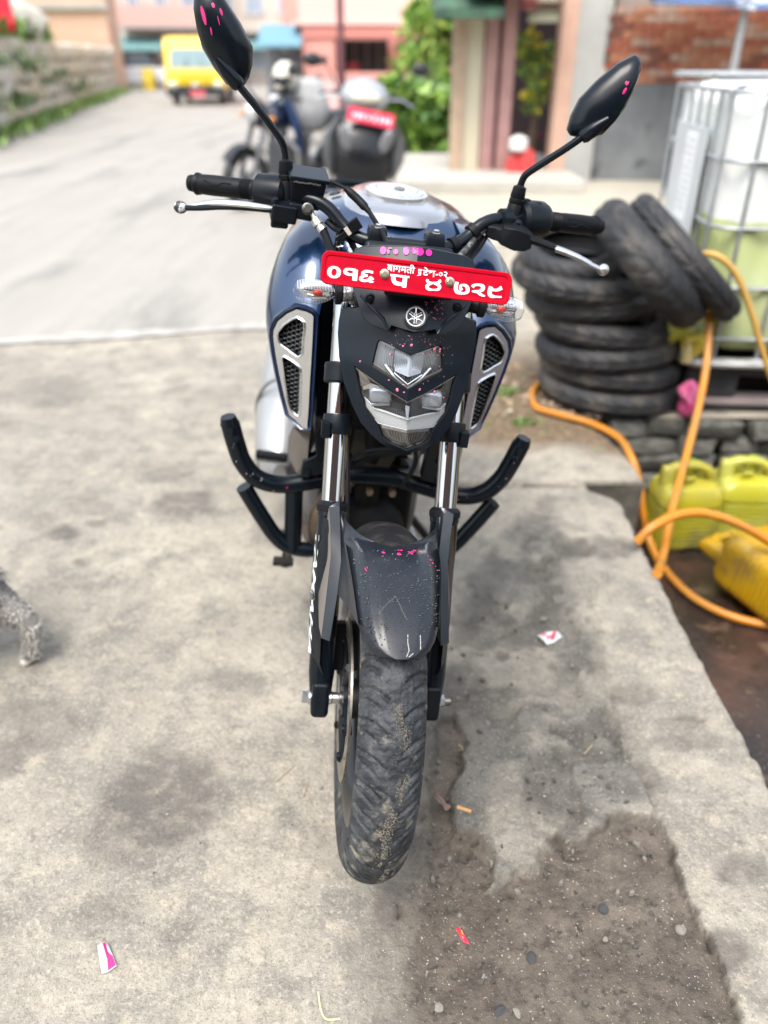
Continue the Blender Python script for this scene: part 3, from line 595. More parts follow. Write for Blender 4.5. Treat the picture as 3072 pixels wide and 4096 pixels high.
for t, u, r in [(3.0, .12, .0022), (5.2, .05, .0030), (4.2, .30, .0021), (3.6, .36, .0024), (2.2, .42, .0024), (3.9, .27, .0014), (4.6, .34, .0016), (4.8, -.28, .0025), (6.4, -.30, .0012), (5.6, .76, .0012), (6.8, .80, .0012), (9.5, .9, .001), (3.0, .06, .0016), (2.0, .55, .001), (2.6, .6, .0009), (4, .7, .0009), (8, .86, .0008)]:
    c, n = on_fender(t, u); blob(sp, c, n, r, .3, 1.2)
for t, u, l in ((11.0, -.70, .010), (10.2, -.66, .006)):
    c, n = on_fender(t, u); blob(sp, c, n, .0009, .4, l/.0009*.5, ang=1.1)
part('pink_splash', sp, pink, fender, ang=80, kind='stuff', weld=False)
scr = MB()
for pts in ([(31, .18), (33, .20), (35, .30), (36.6, .35)], [(31, .52), (33, .60), (34.5, .68)], [(36.6, .5), (35.6, .52)], [(20.5, -.1), (23, -.34), (25.5, -.52)], [(20.5, -.1), (24, .02), (27, .14)]):
    L_ = [on_fender(t, u, .0004)[0] for t, u in pts]; scr.tube(L_, .00045 if pts[0][0] > 25 else .00008, 5)
part('paint_scratch', scr, mat('scratch_pale', (.55, .54, .5), .7), fender, ang=80, kind='stuff')
# ---------------------------------------------------------------- headlight mask
def gh(x, z): return float(np.interp(z, [.69, .715, .74, .79, .86, .92, .97, 1.03], [.150, .112, .100, .100, .112, .132, .160, .200]))+.42*abs(x)+1.2*x*x
gv = lambda x, z: float(np.interp(z, [.90, .93, .97, 1.03], [.112, .122, .147, .190]))+.30*abs(x)+1.4*x*x
sk = lambda z: .0085*min(1.25, max(0, (.84-z)/.09))      # the lamp unit sits a touch skewed
def half(pts, g):
    """traced points of the left half -> symmetric closed outline (first and last on the centre line)"""
    L_ = [q if q[0] == 'l' else ('p', LS(q, g)) for q in pts]; o = []
    for i, q in enumerate(L_):
        x, z = (q[1][0], q[1][2]) if q[0] == 'p' else (q[1], q[2])
        o.append((min(x-sk(z), -.0005), z))
    o[0] = (0, o[0][1]); o[-1] = (0, o[-1][1]); return o
def full(h): return h+[(-x, z) for x, z in h[-2:0:-1]]
LU = half([HH(885, 358), HH(700, 262), HH(540, 182), HH(505, 178), HH(478, 210), HH(445, 330), HH(415, 470), HH(420, 505), HH(640, 645), HH(855, 790)], gh)
LL = half([HH(850, 914), HH(600, 768), HH(210, 490), HH(197, 505), HH(230, 640), HH(280, 860), HH(335, 1010), HH(420, 1130), HH(490, 1235), HH(540, 1370), HH(640, 1450), HH(750, 1492), HH(856, 1502)], gh)
CW = half([C3(885, 1166), C3(800, 1150), C3(750, 1118), C3(700, 1072), C3(640, 1003), C3(590, 900), C3(540, 762), C3(514, 620), C3(507, 490), C3(512, 420), C3(526, 345), C3(600, 337), ('l', -.060, .945), ('l', 0, .945)], gh)
def hpart(name, mb, m, parent=P, ang=35, bev=0, **k):
    mb.v = [(x+sk(z), y, z) for x, y, z in mb.v]; return part(name, mb, m, parent, ang, bev, **k)
cow = CW+LU+LL            # half outline: rim, then the upper lens edge, the band, the lower lens edge
cow = CW[:-1]+[(0, .945)]+LU+LL
ho = [p for i, p in enumerate(cow) if i == 0 or p != cow[i-1]]
cm = relief(ho, gh, .010, step=.011); cm.mirror()
cowl = hpart('headlight_cowl', cm, cowlm, ang=28)
def inset(h, d):
    """shrink a half outline towards its middle"""
    cz = sum(z for x, z in h)/len(h); cx = sum(x for x, z in h)/len(h); k = 1-d/.05
    return [(x if x == 0 else x+(cx-x)*(1-k), z+(cz-z)*(1-k)) for x, z in h]
for nm, Lh, gm_ in (('upper_headlight', LU, glass), ('lower_headlight', LL, glass)):
    V, T = fill2(full(Lh), (), .010); lo = hpart(nm, MB().add([(x, gh(x, z)+.004, z) for x, z in V], T), gm_, ang=50)
    lo['label'] = {'upper_headlight': 'upper clear V-shaped lamp', 'lower_headlight': 'lower smoked grinning lamp with two projectors'}[nm]
    bez = MB(); ol = full(Lh); N_ = len(ol)
    bez.tube([(x, gh(x, z)+.0028, z) for x, z in ol], .0021, 6, closed=True); hpart('lens_seal', bez, rubber, lo)
    rib = MB(); seg = [q for q in zip(Lh[:3], Lh[1:4])] if nm[0] == 'l' else [q for q in zip(Lh[:3], Lh[1:3])]+[q for q in zip(Lh[-3:-1], Lh[-2:])]
    for (xa, za), (xb, zb) in seg[:4]:
        n_ = int(math.hypot(xb-xa, zb-za)/.0021)
        for i in range(n_):
            t = (i+.5)/n_; x = xa+(xb-xa)*t; z = za+(zb-za)*t; dz = -.0032 if (nm[0] == 'l' or (za+zb)/2 > .865) else .0032
            for sx in (-1, 1): rib.box((sx*x, gh(x, z)+.0055, z+dz), (.0009, .002, .0045))
    hpart('lens_ribs', rib, alu, lo, ang=0, kind='stuff', weld=False)
    if nm[0] == 'u':
        refl = mat('reflector', (.56, .60, .66), .25, .45); rb = MB(); V, T = fill2(inset(Lh, .003), (), .008); ob = MB().add([(x, gh(x, z)+.020-.12*abs(x), z) for x, z in V], T); ob.mirror(); hpart('lamp_housing', ob, mat('housing_grey', (.15, .165, .19), .25, .4), lo, ang=40)
        # bowl: two side wings and a bright centre prism
        wing = half([HH(885, 400), HH(700, 310), HH(540, 255), HH(540, 330), HH(600, 480), HH(700, 610), HH(860, 690)], gh)
        V, T = fill2(wing, (), .006); f = lambda x, z: gh(x, z)+.016+.35*max(0, .040-abs(x))
        rb.add([(x, f(x, z), z) for x, z in V], T); rb.mirror(); hpart('reflector', rb, refl, lo, ang=40)
        cen = half([HH(885, 392), HH(760, 350), HH(700, 330), HH(690, 520), HH(700, 590), HH(862, 655)], gh)
        V, T = fill2(cen, (), .006); cb = MB().add([(x, gh(x, z)+.010+.10*abs(x), z) for x, z in V], T); cb.mirror(); hpart('light_guide', cb, mat('pale_reflector', (.46, .51, .58), .3, .15), lo, ang=40)
        rbm = MB()
        for i in range(-16, 17):
            x = i*.0026
            zt, zb = .896-.35*abs(x)*0+min(.012, abs(x)*.3), .835+abs(x)*.62
            if abs(x) > .040 or abs(x) < .004: continue
            rbm.box((x, gh(x, .86)+.0125, (zt+zb)/2-.008), (.0007, .0015, (zt-zb)*.62))
        hpart('reflector_rib', rbm, mat('rib_grey', (.30, .33, .37), .3, .6), lo, ang=0, kind='stuff')
        vb = MB().tube([(-.036, gh(.036, .86)+.009, .862), (-.020, gh(.02, .84)+.009, .846), (0, gh(0, .832)+.009, .833), (.020, gh(.02, .84)+.009, .846), (.036, gh(.036, .86)+.009, .862)], .0019, 6).tube([(-.022, gh(.02, .85)+.008, .8535), (0, gh(0, .84)+.008, .840), (.022, gh(.02, .85)+.008, .8535)], .0012, 6)
        hpart('light_bar', vb, mat('pale_bar', (.62, .67, .72), .3, .2), lo)
    else:
        hb = MB(); V, T = fill2(inset(Lh, .004), (), .008); hb.add([(x, gh(x, z)+.030-.2*abs(x), z) for x, z in V], T); hb.mirror(); hpart('lamp_housing', hb, mat('lamp_housing_dark', (.085, .092, .105), .25, .35), lo, ang=40)
        cr = half([HH(858, 1150), HH(700, 1115), HH(590, 1075), HH(445, 1030), HH(390, 950), HH(330, 900), HH(345, 1010), HH(420, 1110), HH(495, 1210), HH(650, 1250), HH(857, 1272)], gh)
        hpart('running_light', relief(full(cr), lambda x, z: gh(x, z)+.008, .004, step=.007), mat('pale_light_bar', (.50, .53, .53), .35, .1), lo, ang=40)
        tl = half([HH(856, 1280), HH(650, 1258), HH(505, 1222), HH(530, 1270), HH(660, 1298), HH(856, 1312)], gh)
        hpart('chrome_lip', relief(full(tl), lambda x, z: gh(x, z)+.007, .004, step=.007), chrome, lo, ang=40)
        el = [(x, gh(x, z)+.0055, z) for x, z in full(cr)]; hpart('chrome_edge', MB().tube(el, .0008, 6, closed=True), chrome, lo)
        lt = half([HH(856, 1316), HH(660, 1302), HH(535, 1278), HH(560, 1370), HH(650, 1435), HH(760, 1478), HH(856, 1490)], gh); hpart('smoked_reflector', relief(full(lt), lambda x, z: gh(x, z)+.010, .003, step=.007), mat('smoked_metal', (.16, .15, .14), .2, .8), lo, ang=40)
        for k_ in range(-6, 7): hpart('reflector_rib', MB().box((k_*.0045, gh(k_*.0045, .745)+.008, .748+abs(k_)*.0012), (.0007, .002, .014), (0, R(k_*5), 0)), MATS['rib_dark'] if 'rib_dark' in MATS else mat('rib_dark', (.10, .11, .12), .3, .5), lo, ang=0)
        for s in (-1, 1):
            pj = MB(); c0 = LS(HH(520, 850), lambda x, z: gh(x, z)+.012); cx, cy, cz = (s*abs(c0[0]-sk(c0[2])), c0[1], c0[2])
            pj.ell((cx, cy+.004, cz), (.0185, .012, .014), 20, 12, p=.55); hpart('projector_lens', pj, mat('projector_lens', (.26, .29, .33), .10, .45, coat=.6), lo)
            pj = MB().box((cx, cy+.001, cz-.0135), (.030, .012, .005), (0, s*.10, 0)); hpart('projector_shelf', pj, mat('grey_reflector', (.35, .38, .42), .25, .7), lo, bev=.0015)
            wd = [LS(q, lambda x, z: gh(x, z)+.007) for q in (HH(212, 505), HH(290, 570), HH(370, 650), HH(400, 700), HH(300, 740), HH(270, 745))]
            wd2 = [LS(q, lambda x, z: gh(x, z)+.010) for q in (HH(400, 700), HH(640, 790), HH(600, 790), HH(420, 760), HH(300, 785), HH(300, 745))]
            for w_ in (wd, wd2): hpart('chrome_wedge', MB().prism([(s*abs(x-sk(z)), y, z) for x, y, z in w_], (0, .004, 0)), chrome, lo, ang=20)
            rr_ = MB()
            for i in range(20):
                x = .004+i*.0029; zb = .777+.25*max(0, x-.012); rr_.box((s*x, gh(x, zb)+.017, zb+.006), (.0007, .001, .016))
            hpart('housing_rib', rr_, mat('rib_dark', (.10, .11, .12), .3, .5), lo, ang=0, kind='stuff')
        hpart('centre_blade', MB().prism([(-.0035, gh(0, .80)+.008, .806), (.0035, gh(0, .80)+.008, .806), (.002, gh(0, .79)+.006, .790), (0, gh(0, .775)+.006, .776), (-.002, gh(0, .79)+.006, .790)], (0, .004, 0)), refl, lo)
# rear shell of the headlight so nothing shines through
hpart('headlight_shell', MB().ell((0, .225, .815), (.086, .085, .105), 24, 16), dark, cowl)
# ---------------------------------------------------------------- visor, emblem, plate
VS = half([TC(825, 73), TC(700, 67), TC(530, 65), TC(400, 69), TC(335, 92), TC(318, 120), C3(592, 225), C3(622, 310), C3(652, 390), C3(690, 427), C3(790, 468), C3(802, 462), C3(817, 437), C3(870, 455), C3(928, 472)], gv)
vm = relief(VS, gv, .006, step=.012); vm.mirror(); visor = part('visor', vm, cowlm, ang=22, bev=.0012)
# raised ribs of the visor
for s in (-1, 1):
    r0 = [LS(C3(*q), gv) for q in ((640, 260), (700, 330), (770, 400), (800, 462))]
    part('visor_rib', MB().tube([(s*abs(q[0]), gv(q[0], q[2])+.0006, q[2]) for q in r0], [.0022, .0030, .0030, .0018], 8), cowlm, visor)
for q in (PA(790, 655), PB(742, 668)):
    c = LS(q, gv); gr = part('bolt_grommet', MB().lathe([(0, .0), (.0085, .0), (.0085, .002), (.006, .0045), (.0055, .003), (0, .003)], (c[0], c[1]+.001, c[2]), (0, -1, .25), 20), rubber, visor); hexbolt((c[0], c[1]-.002, c[2]), (0, -1, .25), .0043, .005, black, gr, 1.2)
em = LS(C3(939, 383), gv); en = Vector((0, -1, .42)).normalized(); eR = Matrix(((1, 0, 0), (0, -.42/1.085, -1/1.085), (0, 1/1.085*1., -.42/1.085))).to_3x3()
ex_, ey_ = Vector((1, 0, 0)), Vector((0, en.z, -en.y)).normalized()
ec = Vector((0, em[1]-.002, em[2])); emb = part('emblem', MB().lathe([(0, 0), (.0185, 0), (.0185, .002), (.0165, .0035), (.0150, .0025), (0, .0025)], ec, en, 40), mat('emblem_black', (.01, .01, .012), .25, spec=.6), visor)
e0 = ec+en*.0032; q2 = lambda a, r, off=0.: e0+ex_*(math.cos(a)*r-math.sin(a)*off)+ey_*(math.sin(a)*r+math.cos(a)*off)
lg = MB().tube([q2(2*math.pi*i/40, .0137) for i in range(40)], .00125, 6, closed=True)
for k in range(3):
    a = math.pi/2+k*2*math.pi/3
    lg.tube([q2(a, .0062), q2(a, .0134)], .00095, 6)                           # handle
    for sgn in (-1, 1): lg.tube([q2(a, .0066), q2(a, .0045, sgn*.0016), q2(a, .002, sgn*.0016), q2(a+math.pi, .0020, -sgn*.0016), q2(a+math.pi, .0105, -sgn*.0016)], .00085, 6)
part('emblem_mark', lg, mat('emblem_silver', (.80, .81, .83), .22, .6), emb)
# number plate: tilted back a little, riding on the visor
PLY = lambda x, z: .113+.30*(z-1.005)
def pl(q, lift=0.): r = LS(q, PLY); return Vector((r[0], r[1]-lift, r[2]+lift*.3))
pc = [LS(OO(*q), PLY) for q in ((697, 541), (1104, 591), (1100, 660), (694, 611))]; 
o3 = sum((Vector(q) for q in pc), Vector())/4; ux = ((Vector(pc[1])-Vector(pc[0]))+(Vector(pc[2])-Vector(pc[3]))).normalized(); nn = Vector((0, -1, .30)).normalized(); ux = (ux-nn*ux.dot(nn)).normalized(); uz = nn.cross(ux)*-1
if uz.z < 0: uz = -uz
hw = ((Vector(pc[1])-Vector(pc[0])).length+(Vector(pc[2])-Vector(pc[3])).length)/4+.001; hh_ = ((Vector(pc[0])-Vector(pc[3])).length+(Vector(pc[1])-Vector(pc[2])).length)/4+.0008
def rrect(hw, hh, r, k=6): return [(sx*(hw-r)+r*math.cos(a), sy*(hh-r)+r*math.sin(a)) for sx, sy, a0 in ((1, 1, 0), (-1, 1, 90), (-1, -1, 180), (1, -1, 270)) for a in [R(a0+90*i/k) for i in range(k+1)]]
PP = lambda x, y, d: o3+ux*x+uz*y+nn*d
lv = [(rrect(hw-.004, hh_-.004, .008), -.003), (rrect(hw, hh_, .011), -.002), (rrect(hw, hh_, .011), .0), (rrect(hw-.0012, hh_-.0012, .010), .0016), (rrect(hw-.0052, hh_-.0052, .0075), .0012), (rrect(hw-.0066, hh_-.0066, .006), -.0002)]
plate = part('number_plate', MB().loft([[PP(x, y, d) for x, y in rg_] for rg_, d in lv]).add([PP(x, y, -.003) for x, y in lv[0][0]], [tuple(range(len(lv[0][0])))]), red, ang=25)
part('plate_face', MB().add([PP(x, y, -.0002) for x, y in lv[-1][0]], [tuple(range(len(lv[-1][0])))]), redface, plate, ang=0)
def to_plate(q):
    r = bray(q); t = (o3-Vector(BC)).dot(nn)/Vector(r).dot(nn); d = Vector(BC)+Vector(r)*t-o3; return d.dot(ux), d.dot(uz)
gcount = [0]
def ribbon(mb, pts, wpx, cp, k=5, rnd=False):
    """stroke with a width per point, laid on the plate"""
    gcount[0] += 1; d = .0005+gcount[0]*.000012; ws = wpx if isinstance(wpx, (list, tuple)) else [wpx]*len(pts)
    pq = [(*to_plate(cp(*p)), w*(.25317/3148*1.105)) for p, w in zip(pts, ws)]; S = spline(pq, k) if len(pq) > 2 else pq; L_, R_ = [], []
    for i in range(len(S)):
        a = np.array(S[max(0, i-1)][:2]); b = np.array(S[min(len(S)-1, i+1)][:2]); t = b-a; t = t/(np.hypot(*t)+1e-12); n = np.array([-t[1], t[0]])*S[i][2]/2; c = np.array(S[i][:2]); L_.append(PP(*(c+n), d)); R_.append(PP(*(c-n), d))
    mb.loft([L_, R_], closed=False)
def glyph(strokes, cp, name='numeral'):
    mb = MB()
    for pts, wv in strokes: ribbon(mb, pts, wv, cp)
    return part(name, mb, wht, plate, ang=0, weld=False)
ringp = lambda cx, cy, rx, ry, tilt=0.: [(cx+rx*math.cos(a)*math.cos(tilt)-ry*math.sin(a)*math.sin(tilt), cy+rx*math.cos(a)*math.sin(tilt)+ry*math.sin(a)*math.cos(tilt)) for a in [2*math.pi*i/16 for i in range(17)]]
wring = lambda side, top: [side*abs(math.cos(2*math.pi*i/16))**1.5+top*(1-abs(math.cos(2*math.pi*i/16))**1.5) for i in range(17)]
glyph([(ringp(222, 232, 76, 77, .12), wring(66, 34))], PA)
glyph([([(512, 268), (455, 268), (402, 236), (405, 200), (455, 184), (560, 200)], [40, 42, 58, 50, 34, 40]), ([(562, 192), (545, 367)], 78)], PA)
glyph([([(838, 236), (745, 218), (678, 243), (690, 282), (752, 286)], [40, 40, 52, 40, 34]), ([(752, 286), (672, 300), (645, 338), (700, 368), (770, 352), (820, 330)], [34, 44, 58, 40, 40, 60]), ([(770, 330), (800, 330), (850, 345)], [30, 62, 20]), ([(745, 368), (800, 388), (852, 384)], [14, 24, 8])], PA)
glyph([([(1112, 276), (1410, 312)], 34), ([(1345, 300), (1325, 474)], 72), ([(1162, 284), (1160, 350), (1200, 405), (1330, 425)], [66, 70, 62, 52])], PA, 'letter')
glyph([([(278, 226), (274, 258), (318, 280), (368, 284), (428, 280), (470, 262), (462, 232)], [40, 44, 34, 30, 34, 44, 36]), ([(360, 284), (285, 312), (270, 350), (300, 385), (368, 392), (438, 388), (465, 355), (450, 318), (372, 286)], [30, 46, 56, 44, 28, 40, 56, 48, 30])], PB)
glyph([([(742, 268), (722, 360), (745, 425), (830, 447), (900, 430), (908, 375), (880, 325), (820, 318), (792, 345), (812, 400)], [58, 66, 62, 36, 52, 66, 44, 36, 40, 58])], PB)
glyph([([(985, 350), (1010, 322), (1085, 312), (1150, 340), (1140, 390), (1075, 415), (985, 418)], [60, 46, 36, 62, 62, 34, 24]), ([(975, 414), (1060, 425), (1120, 470), (1182, 492)], [20, 46, 40, 20])], PB)
glyph([([(1278, 342), (1255, 430), (1280, 488), (1360, 502), (1445, 505)], [70, 70, 60, 34, 24]), ([(1290, 392), (1370, 396), (1450, 360)], [40, 42, 66]), ([(1420, 500), (1440, 520)], [30, 10])], PB)
# small province line
def small(body, p0, p1, cp, hpx, sx=1.):
    tm = text_mb(body, 1., .018); xs_ = [v[0] for v in tm.v]; a = np.array(to_plate(cp(*p0))); b = np.array(to_plate(cp(*p1))); w0, w1 = min(xs_), max(xs_); d = (b-a)/(w1-w0); up = np.array([-d[1], d[0]]); up = up/np.hypot(*up)*hpx*(.25317/3148*1.105)/.62
    gcount[0] += 3; part('lettering', MB().add([PP(*(a+d*(x-w0)+up*y), .0006+gcount[0]*.000012) for x, y, _ in tm.v], tm.f), wht, plate, ang=0, weld=False)
small('बागमती', (1052, 205), (1492, 258), PA, 92)
small('प', (118, 160), (180, 168), PB, 92); ribbon_mb = MB(); ribbon(ribbon_mb, [(112, 172), (140, 158), (166, 140)], [8, 14, 16], PB); part('lettering', ribbon_mb, wht, plate, ang=0)
small('देश', (196, 172), (395, 190), PB, 92); small('-०२', (400, 185), (585, 205), PB, 92)
for q, cp in (((1018, 258), PA), ((628, 266), PB)):
    x, y = to_plate(cp(*q)); c = PP(x, y, 0); hexbolt(c, nn, .0047, .0055, zinc, plate, 1.45)
part('plate_bracket', MB().box((0, .145, .99), (.10, .035, .035)), black, plate)
# pink finger marks on the visor's upper lip
pk = MB()
for x0_, x1_, y0_, y1_ in ((528, 575, 70, 132), (582, 602, 90, 128), (632, 668, 90, 132), (708, 755, 70, 136), (778, 812, 74, 128), (812, 868, 78, 142), (885, 932, 92, 145), (590, 618, 76, 90)):
    n_ = 12; ring = []
    for i in range(n_):
        a = 2*math.pi*i/n_; ring.append(LS(TC((x0_+x1_)/2+(x1_-x0_)/2*math.cos(a)*1.05, (y0_+y1_)/2+(y1_-y0_)/2*math.sin(a)), lambda x, z: gv(x, z)-.0022))
    pk.prism(ring, (0, .0006, 0))
part('pink_paint_smear', pk, mat('pink_gloss', (.66, .004, .24), .4), visor, ang=0, kind='stuff', label='bright pink paint finger marks along the top lip of the visor')
ps = MB(); rs = random.Random(5)
for i in range(90):
    px_ = rs.gauss(1195, 110); py_ = rs.gauss(330, 190)
    if i < 26: px_, py_ = rs.uniform(620, 1300), rs.uniform(90, 240)
    if not (600 < px_ < 1420 and -60 < py_ < 900): continue
    c = LS(HH(px_, py_), gh); blob(ps, Vector((c[0], gh(c[0], c[2])-.0002, c[2])), Vector((.42*np.sign(c[0]), -1, .2)).normalized(), rs.choice((.0004, .0004, .0005, .0008)), .3, 1.3, 6)
for q, r in ((( 892, 242), .0020), ((790, 253), .0015), ((632, 355), .0019), ((1030, 352), .0013), ((720, 782), .0025), ((803, 812), .0014), ((992, 778), .0020), ((1172, 805), .0022), ((620, 664), .0013), ((797, 722), .0012), ((1282, 875), .0014), ((272, 437), .0015), ((1172, 290), .0024), ((1238, 292), .0018), ((1236, 320), .0016)):
    c = LS(HH(*q), gh); blob(ps, Vector((c[0], c[1]-.0003, c[2])), Vector((.42*np.sign(c[0]), -1, .2)).normalized(), r, .3, 1.25)
for i in range(46):
    q = C3(rs.uniform(1010, 1130), rs.uniform(290, 410)); c = LS(q, gv); blob(ps, Vector((c[0], c[1]-.0002, c[2])), Vector((.3, -1, .3)).normalized(), rs.choice((.0004, .0005, .0010)), .3, 1.4, 6)
part('pink_splash', ps, mat('pink_pale', (.50, .14, .22), .6), cowl, ang=80, kind='stuff', weld=False)
# ---------------------------------------------------------------- turn signals
bulb = mat('amber_bulb', (.55, .05, .03), .3); tape = mat('silver_tape', (.42, .42, .44), .38, .7, col2=(.20, .20, .21), scale=60, bump=.6, bscale=120)
for s in (-1, 1):
    c = Vector((s*.149, .205, .948)); prof = []
    for i in range(15):
        t = i/14; prof.append((.0205*(math.sin(math.pi*min(1, t*1.0+.06)**.85))**.62 if 0 < t < 1 else 0.0, .037-.074*t))
    sm = MB().lathe([(max(r, 1e-7), h) for r, h in prof], (0, 0, 0), (s, 0, 0), 40); sm.v = [(x, y*.95, z) for x, y, z in sm.v]
    sm.xf(frame(c, rotm(0, s*.03, 0))); so_ = part('turn_signal', sm, clear('signal_clear', (.93, .95, .97), 1.42, .04, .02) if 'signal_clear' not in MATS else MATS['signal_clear'], ang=60)
    rb = MB()
    for k in range(26):
        x = -.030+.060*k/25; r = float(np.interp(-x+.0, [q[1] for q in prof][::-1] if False else [-q[1] for q in prof], [q[0] for q in prof]))*.97
        rb.tube([(c.x+s*x, c.y-.95*r*math.cos(a), c.z+r*math.sin(a)) for a in np.linspace(.35, 1.45, 6)], .00045, 4)
        rb.tube([(c.x+s*x, c.y-.95*r*math.cos(a), c.z-r*math.sin(a)) for a in np.linspace(.55, 1.45, 6)], .00045, 4)
    part('lens_ribs', rb, mat('clear_rib', (.62, .64, .68), .25), so_, ang=0, kind='stuff', weld=False)
    part('reflector', MB().ell((c.x-s*.002, c.y+.008, c.z), (.029, .008, .0155), 20, 10), mat('signal_reflector', (.72, .72, .74), .16, 1.), so_)
    for k in range(3): part('reflector_step', MB().box((c.x, c.y-.003+.002*abs(k-1), c.z-.009+.009*k), (.040-.008*abs(k-1), .004, .0022), (0, s*.05, 0)), mat('signal_step', (.70, .70, .72), .15, .9), so_)
    part('bulb', MB().ell((c.x-s*.002, c.y-.003, c.z-.001), (.0085, .006, .0055), 16, 10), bulb, so_)
    part('rubber_rim', MB().lathe([(.010, -.010), (.0168, -.006), (.0172, .002), (.0150, .004)], (c.x-s*.033, c.y, c.z), (s, 0, 0), 28), rubber, so_)
    part('signal_stalk', MB().tube([(s*.116, .205, .948), (s*.098, .208, .949), (s*.086, .214, .950)], [.0135, .0125, .0145], 16).ell((s*.088, .22, .945), (.014, .016, .018), 14, 10), tape if s < 0 else rubber, so_)
# ---------------------------------------------------------------- handlebar, grips, controls
BP = [(.0, .365, 1.001), (.055, .365, 1.001), (.083, .375, 1.005), (.108, .388, 1.019), (.135, .400, 1.042), (.165, .410, 1.052), (.22, .430, 1.054), (.30, .463, 1.050), (.372, .492, 1.046)]
bp = spline([(-x, y, z) for x, y, z in BP[:0:-1]]+BP, 5)
hbar = part('handlebar', MB().tube(bp, .0112, 18), satin)
def barpt(x): a = np.array(bp); i = np.argsort(a[:, 0]); return Vector((x, np.interp(x, a[i, 0], a[i, 1]), np.interp(x, a[i, 0], a[i, 2])))
def bardir(x): return (barpt(x+.01)-barpt(x-.01)).normalized()
for s in (-1, 1):
    x = .050*s
    part('bar_clamp', MB().loft([[(x+a*w_, .372+b*d_, z) for a, b in ((-1, -1), (1, -1), (1, 1), (-1, 1))] for z, w_, d_ in ((.935, .021, .026), (.99, .0175, .022), (1.0, .0165, .021))], cap=True).loft([[(x+a*w_, .370+b*d_, z) for a, b in ((-1, -1), (1, -1), (1, 1), (-1, 1))] for z, w_, d_ in ((1.002, .0165, .021), (1.016, .0165, .021), (1.027, .0145, .016))], cap=True), black, hbar, bev=.003)
    hexbolt((x, .358, 1.026), (0, -.1, 1), .0055, .006, alu, hbar, 1.2)
    a, b = barpt(s*.258), barpt(s*.372); d = (b-a).normalized(); L = (b-a).length
    gp_ = [(.0115, 0), (.0205, 0), (.0205, .004), (.0165, .007)]+[q for k in range(8) for q in ((.0168, .010+k*.0028), (.0158, .0114+k*.0028))]+[(.0165, .034), (.0172, .05), (.0175, L*.7), (.0168, L-.012), (.0185, L-.009), (.0190, L-.004), (.015, L), (0, L+.001)]
    gr = part('hand_grip', MB().lathe(gp_, a, d, 32), rubber, ang=30)
    gm = MB(); fr = frame(a, d.to_track_quat('Z', 'Y').to_matrix()); fw_ = d.to_track_quat('Z', 'Y').to_matrix().inverted() @ Vector((0, -1, .15)); a0 = math.atan2(fw_.y, fw_.x)
    for da, pts in ((.32, ((.045, 0), (.062, .0), (.068, -.28), (.078, -.28), (.098, .1))), (-.42, ((.042, 0), (.070, 0), (.092, .2)))):
        gm.tube([fr @ Vector((.0173*math.cos(a0+da+q), .0173*math.sin(a0+da+q), h)) for h, q in pts], .0011, 5)
    part('grip_ridge', gm, rubber, gr)
    part('bar_end', MB().lathe([(.0, 0), (.0125, .0), (.0145, .004), (.0135, .010), (.008, .013), (0, .013)], b+d*.001, d, 24), rubber, gr)
# left of the picture: throttle tube housing, brake reservoir and lever
a, d = barpt(-.255), bardir(-.255)
sw = part('throttle_housing', MB().lathe([(.012, -.026), (.022, -.026), (.0285, -.021), (.0295, .012), (.027, .026), (.019, .032), (.012, .032)], barpt(-.236), d, 32), black, hbar)
hexbolt(LY(HB1(628, 268), .412), (0, -1, .2), .0042, .003, steel, sw, 1.3)
rc = LY(HB1(868, 250), .425); rsv = MB().loft([[(rc[0]+sx*hx, rc[1]+sy*hy, rc[2]+dz) for sx, sy in ((-1, -1), (1, -1), (1, 1), (-1, 1))] for dz, hx, hy in ((-.030, .026, .022), (.0, .0295, .024), (.019, .031, .0260))], cap=True)
rsv.xf(Matrix.Translation(rc) @ rotm(R(14), R(3), R(10)).to_4x4() @ Matrix.Translation(-Vector(rc)))
rv = part('brake_reservoir', rsv, black, hbar, bev=.004)
lid = MB().box((0, 0, .0235), (.070, .057, .007)); lid.xf(frame(rc, rotm(R(14), R(3), R(10)))); ld_ = part('reservoir_lid', lid, satin, rv, bev=.002)
chp = MB()
for i in range(24): x = -.026+.044*i/23; chp.box((x, -.0276, .0185+random.uniform(-.0012, .0008)), (.0026, .0016, random.uniform(.0008, .0026)))
chp.xf(frame(rc, rotm(R(14), R(3), R(10)))); part('paint_chip', chp, alu, ld_, ang=0, kind='stuff')
tm = text_mb('NISSIN', .0085, .0003, .0004); tm.xf(frame(rc, rotm(R(14), R(3), R(10))) @ frame((-.004, -.0248, -.020), rotm(R(90), 0, 0))); part('lettering', tm, mat('cast_letters', (.05, .055, .06), .4), rv, ang=0)
pv = LY(HB1(720, 410), .400)
part('lever_perch', MB().box(pv, (.044, .036, .030), (R(8), R(4), R(8))).box((pv[0]+.028, pv[1]+.012, pv[2]+.004), (.045, .03, .026), (R(8), R(6), R(8))).box((pv[0]-.006, pv[1]+.0, pv[2]-.020), (.03, .018, .014)), black, hbar, bev=.004)
hexbolt(LY(HB1(668, 340), .392), (.05, -.25, 1), .0058, .006, satin, hbar, 1.3); hexbolt(LY(HB1(690, 445), .39), (0, -.4, -1), .005, .006, satin, hbar, 1.2)
lp = [LY(HB1(*q), y) for q, y in (((640, 385), .396), ((540, 372), .393), ((430, 360), .394), ((300, 352), .400), ((200, 356), .408), ((120, 370), .414), ((60, 380), .417))]
blv = part('brake_lever', MB().tube(spline(lp, 4), [.0068, .0072, .0074, .0075, .0078, .0080, .0082, .0085, .0085, .0085, .0085, .0085, .0082, .0080, .0076, .0070, .0064, .0058, .0052, .0048, .0046, .0045, .0045, .0045, .0045], 14, flat=.72), brushed, hbar)
